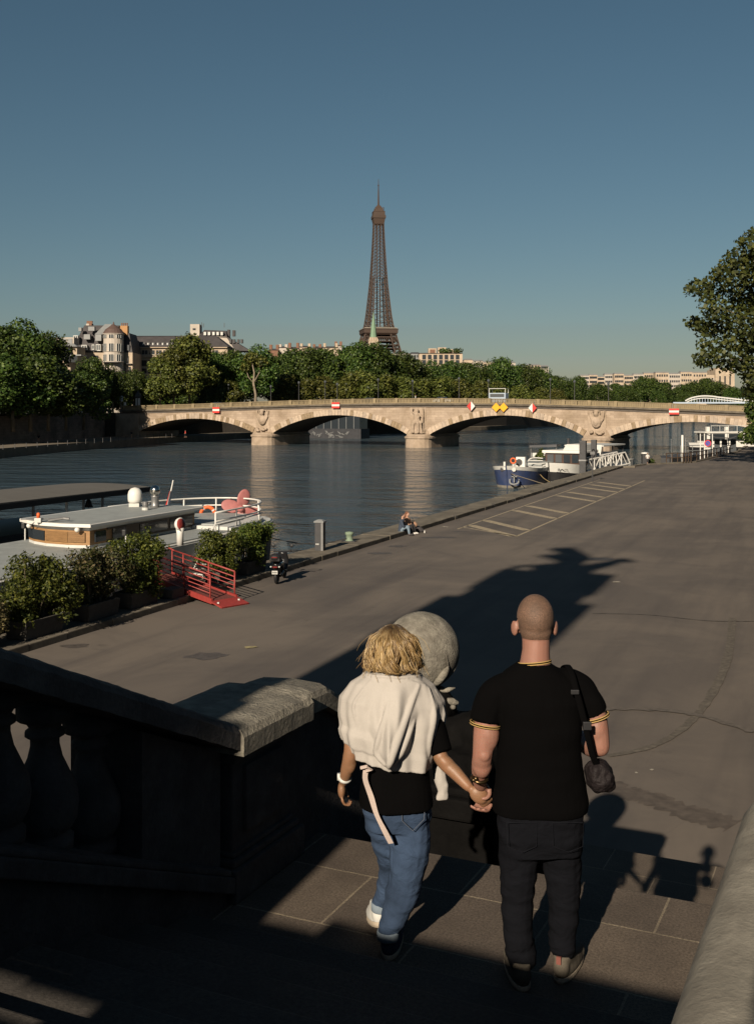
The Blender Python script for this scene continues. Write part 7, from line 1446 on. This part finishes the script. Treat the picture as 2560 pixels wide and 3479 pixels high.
# black mooring piles with the white truss gangway
for px,pt,lb in ((1979,1497,'thick black square mooring pile left of the white truss gangway'),(2016,1494,'black mooring pile with a hanging ring right of its neighbour')):
    a_=QP(106 if px<2000 else 108,-20.6); d=a_.y if 0 else 112.0 if px<2000 else 114.5; p=P(px,pt,d); o=thing('mooring_pile',lb,'mooring pile',(p.x,p.y,-.5),-QA,'mooring piles'); m=MB(); w=.33 if px<2000 else .27; m.box(-w,w,-w,w,0,p.z+.5); m.build('pile',M['darkgrey'],o,local=True,bevel=.03); m=MB(); m.box(-w-.05,w+.05,-w-.05,w+.05,p.z-1.6,p.z-1.45); m.build('band',M['steel'],o,local=True)
    if px>2000: m=MB(); m.M=Matrix.Translation((0,-w-.03,p.z-.9))@Matrix.Rotation(R(90),4,'X'); m.tube([(.16*math.cos(a),.42*math.sin(a),0) for a in np.linspace(0,2*math.pi,17)],.07,6); m.build('fender_ring',M['black'],o,local=True)
g0=P(1998,1592,113.5); g1=P(2138,1563,117.8); TG=thing('truss_gangway','white steel truss gangway resting on the quay edge','gangway',g0)
m=MB(); ax2=g1-g0; sd2=Vector((-ax2.y,ax2.x,0)).normalized()
for s in (0,1.1):
    def q(t,h): return g0+ax2*t+sd2*s+Vector((0,0,h))
    m.bar(q(0,-.35),q(1,-.35),.11); m.bar(q(0,.95),q(.88,.95),.11); m.bar(q(.88,.95),q(1,-.3),.09)
    for k in range(7): t0=k/7.6; t1=(k+1)/7.6; m.bar(q(t0,-.35),q(t0,.95),.07); m.bar(q(t0,-.35 if k%2 else .95),q(t1,.95 if k%2 else -.35),.06)
m.build('truss',M['whitegloss'],TG,fix=False); m=MB(); m.loft([[g0+sd2*.1+Vector((0,0,-.38)),g0+sd2*1.0+Vector((0,0,-.38)),g0+sd2*1.0+Vector((0,0,-.32)),g0+sd2*.1+Vector((0,0,-.32))],[g1+sd2*.1+Vector((0,0,-.38)),g1+sd2*1.0+Vector((0,0,-.38)),g1+sd2*1.0+Vector((0,0,-.32)),g1+sd2*.1+Vector((0,0,-.32))]]); m.build('floor',M['steel'],TG)
m=MB(); m.M=Matrix.Translation(g1+Vector((-.1,0,-.5)))@Matrix.Rotation(R(90),4,'X'); m.lathe([(.05,-.1),(.18,-.1),(.18,.1),(.05,.1)],(0,0,0),12); m.build('roller',M['steel'],TG)
wb=thing('timber_block','short timber block under the white gangway','block',G(2140,1589,2.0),R(-20)); m=MB(); m.box(-.5,.5,-.22,.22,0,.2); m.build('block',M['kerb'],wb,local=True,bevel=.03)
# items at the far end of the quay
o=thing('post','thin dark post on the kerb in front of the white gangway','post',G(2011,1637,2.0)); m=MB(); m.tube([(0,0,0),(0,0,2.6)],.04,6); m.build('shaft',M['darkgrey'],o,local=True); m=MB(); m.box(-.2,.2,-.04,.02,2.35,2.6); m.build('plate',M['steel'],o,local=True)
PB=thing('power_pillar','grey power pillar with a white cap at the far end of the quay','service pillar',G(2189,1575,2.0)); m=MB(); m.box(-.35,.35,-.3,.3,0,1.15); m.build('pillar',M['darkgrey'],PB,local=True); m=MB(); m.lathe([(.45,1.15),(.42,1.26),(.1,1.33)],(0,0,0),14); m.build('cap',M['whitegloss'],PB,local=True)
walker('person in pale clothes standing beside the far power pillar',G(2198,1577,2.0),R(150),'white','dark',sc=.75)
hs_=thing('standing_stone','rounded grey stone slab standing on the far quay edge','stone slab',G(2229,1574,2.0)); m=MB(); m.extrude([(-.5,0,0),(.5,0,0),(.52,0,.7),(.35,0,.95),(0,0,1.0),(-.35,0,.9),(-.5,0,.65)],(0,.3,0)); m.build('slab',M['concrete'],hs_,local=True,bevel=.04)
sb=thing('weed_clump','small green weed clump between the pillar and the stone slab','plant',G(2208,1575,2.0)); leaves('foliage',[((0,0,.25),(.45,.3,.3))],260,.14,M['leaf_shrub'],4,sb)
wp=thing('mooring_mast','tall white mast on the far quay edge','mast',G(2316,1570,2.0)); m=MB(); m.tube([(0,0,0),(0,0,3.2)],.13,10); m.build('shaft',M['whitegloss'],wp,local=True,smooth=True); m=MB(); m.tube([(.45,.2,0),(.45,.2,2.9)],.06,6); m.box(.4,.75,.15,.25,2.45,2.55); m.build('instrument_arm',M['steel'],wp,local=True)
o=thing('post','very thin pole in the water before the far bank of the quay','post',P(2278,1568,132)); m=MB(); m.tube([(0,0,-1),(0,0,2.6)],.04,6); m.build('shaft',M['steel'],o,local=True); m=MB(); m.ell((0,0,2.65),.09); m.build('knob',M['steel'],o,local=True)
RA_=thing('railing','brown railing along the far quay edge by the landing stage','railing',QP(130,-13,2.1)); m=MB(); e=[G(2262,1572,2.1),G(2318,1571,2.1),G(2345,1570,2.1),Vector((44,141,2.1)),Vector((51.5,157.5,2.1))]
for k in range(len(e)-1):
    n=3 if k<2 else 5
    for j in range(n): p=e[k]+(e[k+1]-e[k])*j/n; m=MB(); m.bar(p,p+Vector((0,0,1.1)),.09); m.build('post',M['darkwood'],RA_)
m=MB()
for h in (.55,1.08): m.tube([p+Vector((0,0,h)) for p in e],.05,5)
m.build('rails',M['darkwood'],RA_)
LS=thing('landing_stage','glazed landing stage with a curved canopy on posts at the far right of the quay','landing stage',(50,164,0),-QA)
def lsp(px,py,d): return P(px,py,d)
m=MB(); cpts=[(2376,1478),(2400,1474),(2430,1484),(2480,1487),(2500,1480)]
m.loft([[lsp(x,y,158),lsp(x,y,162),lsp(x,y+4,162),lsp(x,y+4,158)] for x,y in cpts]); m.build('canopy',M['darkgrey'],LS)
for x,d in ((2377,150),(2391,158),(2472,160),(2418,158)): m=MB(); p=lsp(x,1473,d); m.tube([Vector((p.x,p.y,1.0)),p],.07,8); m.build('canopy_post',M['whitegloss'],LS)
m=MB(); 
for x in (2400,2425,2450,2480): p0=lsp(x,1492,160); m.loft([[Vector((p0.x,160,2.0)),Vector((p0.x+.8,160,2.0)),Vector((p0.x+.8,160.1,2.0)),Vector((p0.x,160.1,2.0))],[Vector((p0.x,160,p0.z)),Vector((p0.x+.8,160,p0.z)),Vector((p0.x+.8,160.1,p0.z)),Vector((p0.x,160.1,p0.z))]])
m.build('glass_panels',M['greyglass'],LS); m=MB(); a0=lsp(2395,1545,162); m.box(0,0,0,0,0,0); 
for z in (1.9,2.7): m.tube([Vector((46,165,z)),Vector((52,170,z)),Vector((60,182,z))],.07,5)
for k in range(6): q=Vector((46,165,0))+(Vector((60,182,0))-Vector((46,165,0)))*k/5; m.bar(q+Vector((0,0,1)),q+Vector((0,0,2.7)),.08)
m.build('white_rails',M['zinc'],LS); m=MB(); m.loft([[Vector((43,160,.2)),Vector((62,190,.2)),Vector((59,192,.2)),Vector((40,162,.2))],[Vector((43,160,1.1)),Vector((62,190,1.1)),Vector((59,192,1.1)),Vector((40,162,1.1))]]); m.build('pontoon',M['darkgrey'],LS)
NS=thing('no_parking_sign','round blue and red no-parking sign at the far right of the quay','sign',P(2402,1506,150)); m=MB(); m.M=Matrix.Rotation(R(90),4,'X'); m.lathe([(.46,0),(.46,.05)],(0,0,0),20); m.build('red_rim',M['red'],NS,local=True); m=MB(); m.M=Matrix.Translation((0,-.05,0))@Matrix.Rotation(R(90),4,'X'); m.lathe([(.35,0),(.35,.02)],(0,0,0),20); m.build('blue_disc',mk('sign_blue',(.05,.07,.25),.5,.05,2,0),NS,local=True); m=MB(); m.bar((-.26,-.085,.26),(.26,-.085,-.26),.09,.03); m.build('red_slash',M['red'],NS,local=True); m=MB(); m.tube([(0,.06,-2.5),(0,.06,.3)],.05,6); m.box(-.4,.4,-.02,.02,-.85,-.6); m.build('post',M['white'],NS,local=True)
TB=thing('tour_boat','white tour boat with dark windows moored beyond the landing stage','boat',(P(2520,1500,186).x,186,0),R(12))
m=MB(); m.loft([[Vector((x*k,y,z)) for x,y in ((-9,-2),(-9.8,0),(-9,2),(14,2),(14,-2))] for k,z in ((.95,-.4),(1,1.9))]); m.build('hull',M['black'],TB,local=True); m=MB(); m.loft([[Vector((x,y,z)) for x,y in ((-9-s_,-2),(-9.8-s_,0),(-9-s_,2),(14,2),(14,-2))] for s_,z in ((0,1.9),(.2,2.6))]); m.build('bulwark',M['whitegloss'],TB,local=True)
m=MB(); m.box(-7.5,13,-1.7,1.7,2.6,4.3); cb=m.build('cabin',M['whitegloss'],TB,local=True); m=MB(); m.box(-8,13.5,-1.9,1.9,4.3,4.5); m.build('roof',M['whitegloss'],TB,local=True)
for k in range(6): m=MB(); m.box(-7+3.2*k,-4.3+3.2*k,-1.78,-1.69,2.95,4.15); m.build('window',M['glass'],cb,local=True)
m=MB(); m.box(-7.58,-7.49,-1.5,1.5,2.95,4.15); m.build('window',M['glass'],cb,local=True)
for x in (-6.5,-3,1.5,5): m=MB(); m.box(x-.25,x+.25,-.3,.3,4.5,5.3); m.build('roof_locker',M['whitegloss'],TB,local=True,bevel=.04)
m=MB(); m.tube([(-6.8,-1.7,5.5),(6,-1.7,5.5)],.04,5)
for k in range(9): m.tube([(-6.8+1.6*k,-1.7,4.5),(-6.8+1.6*k,-1.7,5.5)],.035,5)
m.build('roof_rail',M['whitegloss'],TB,local=True)
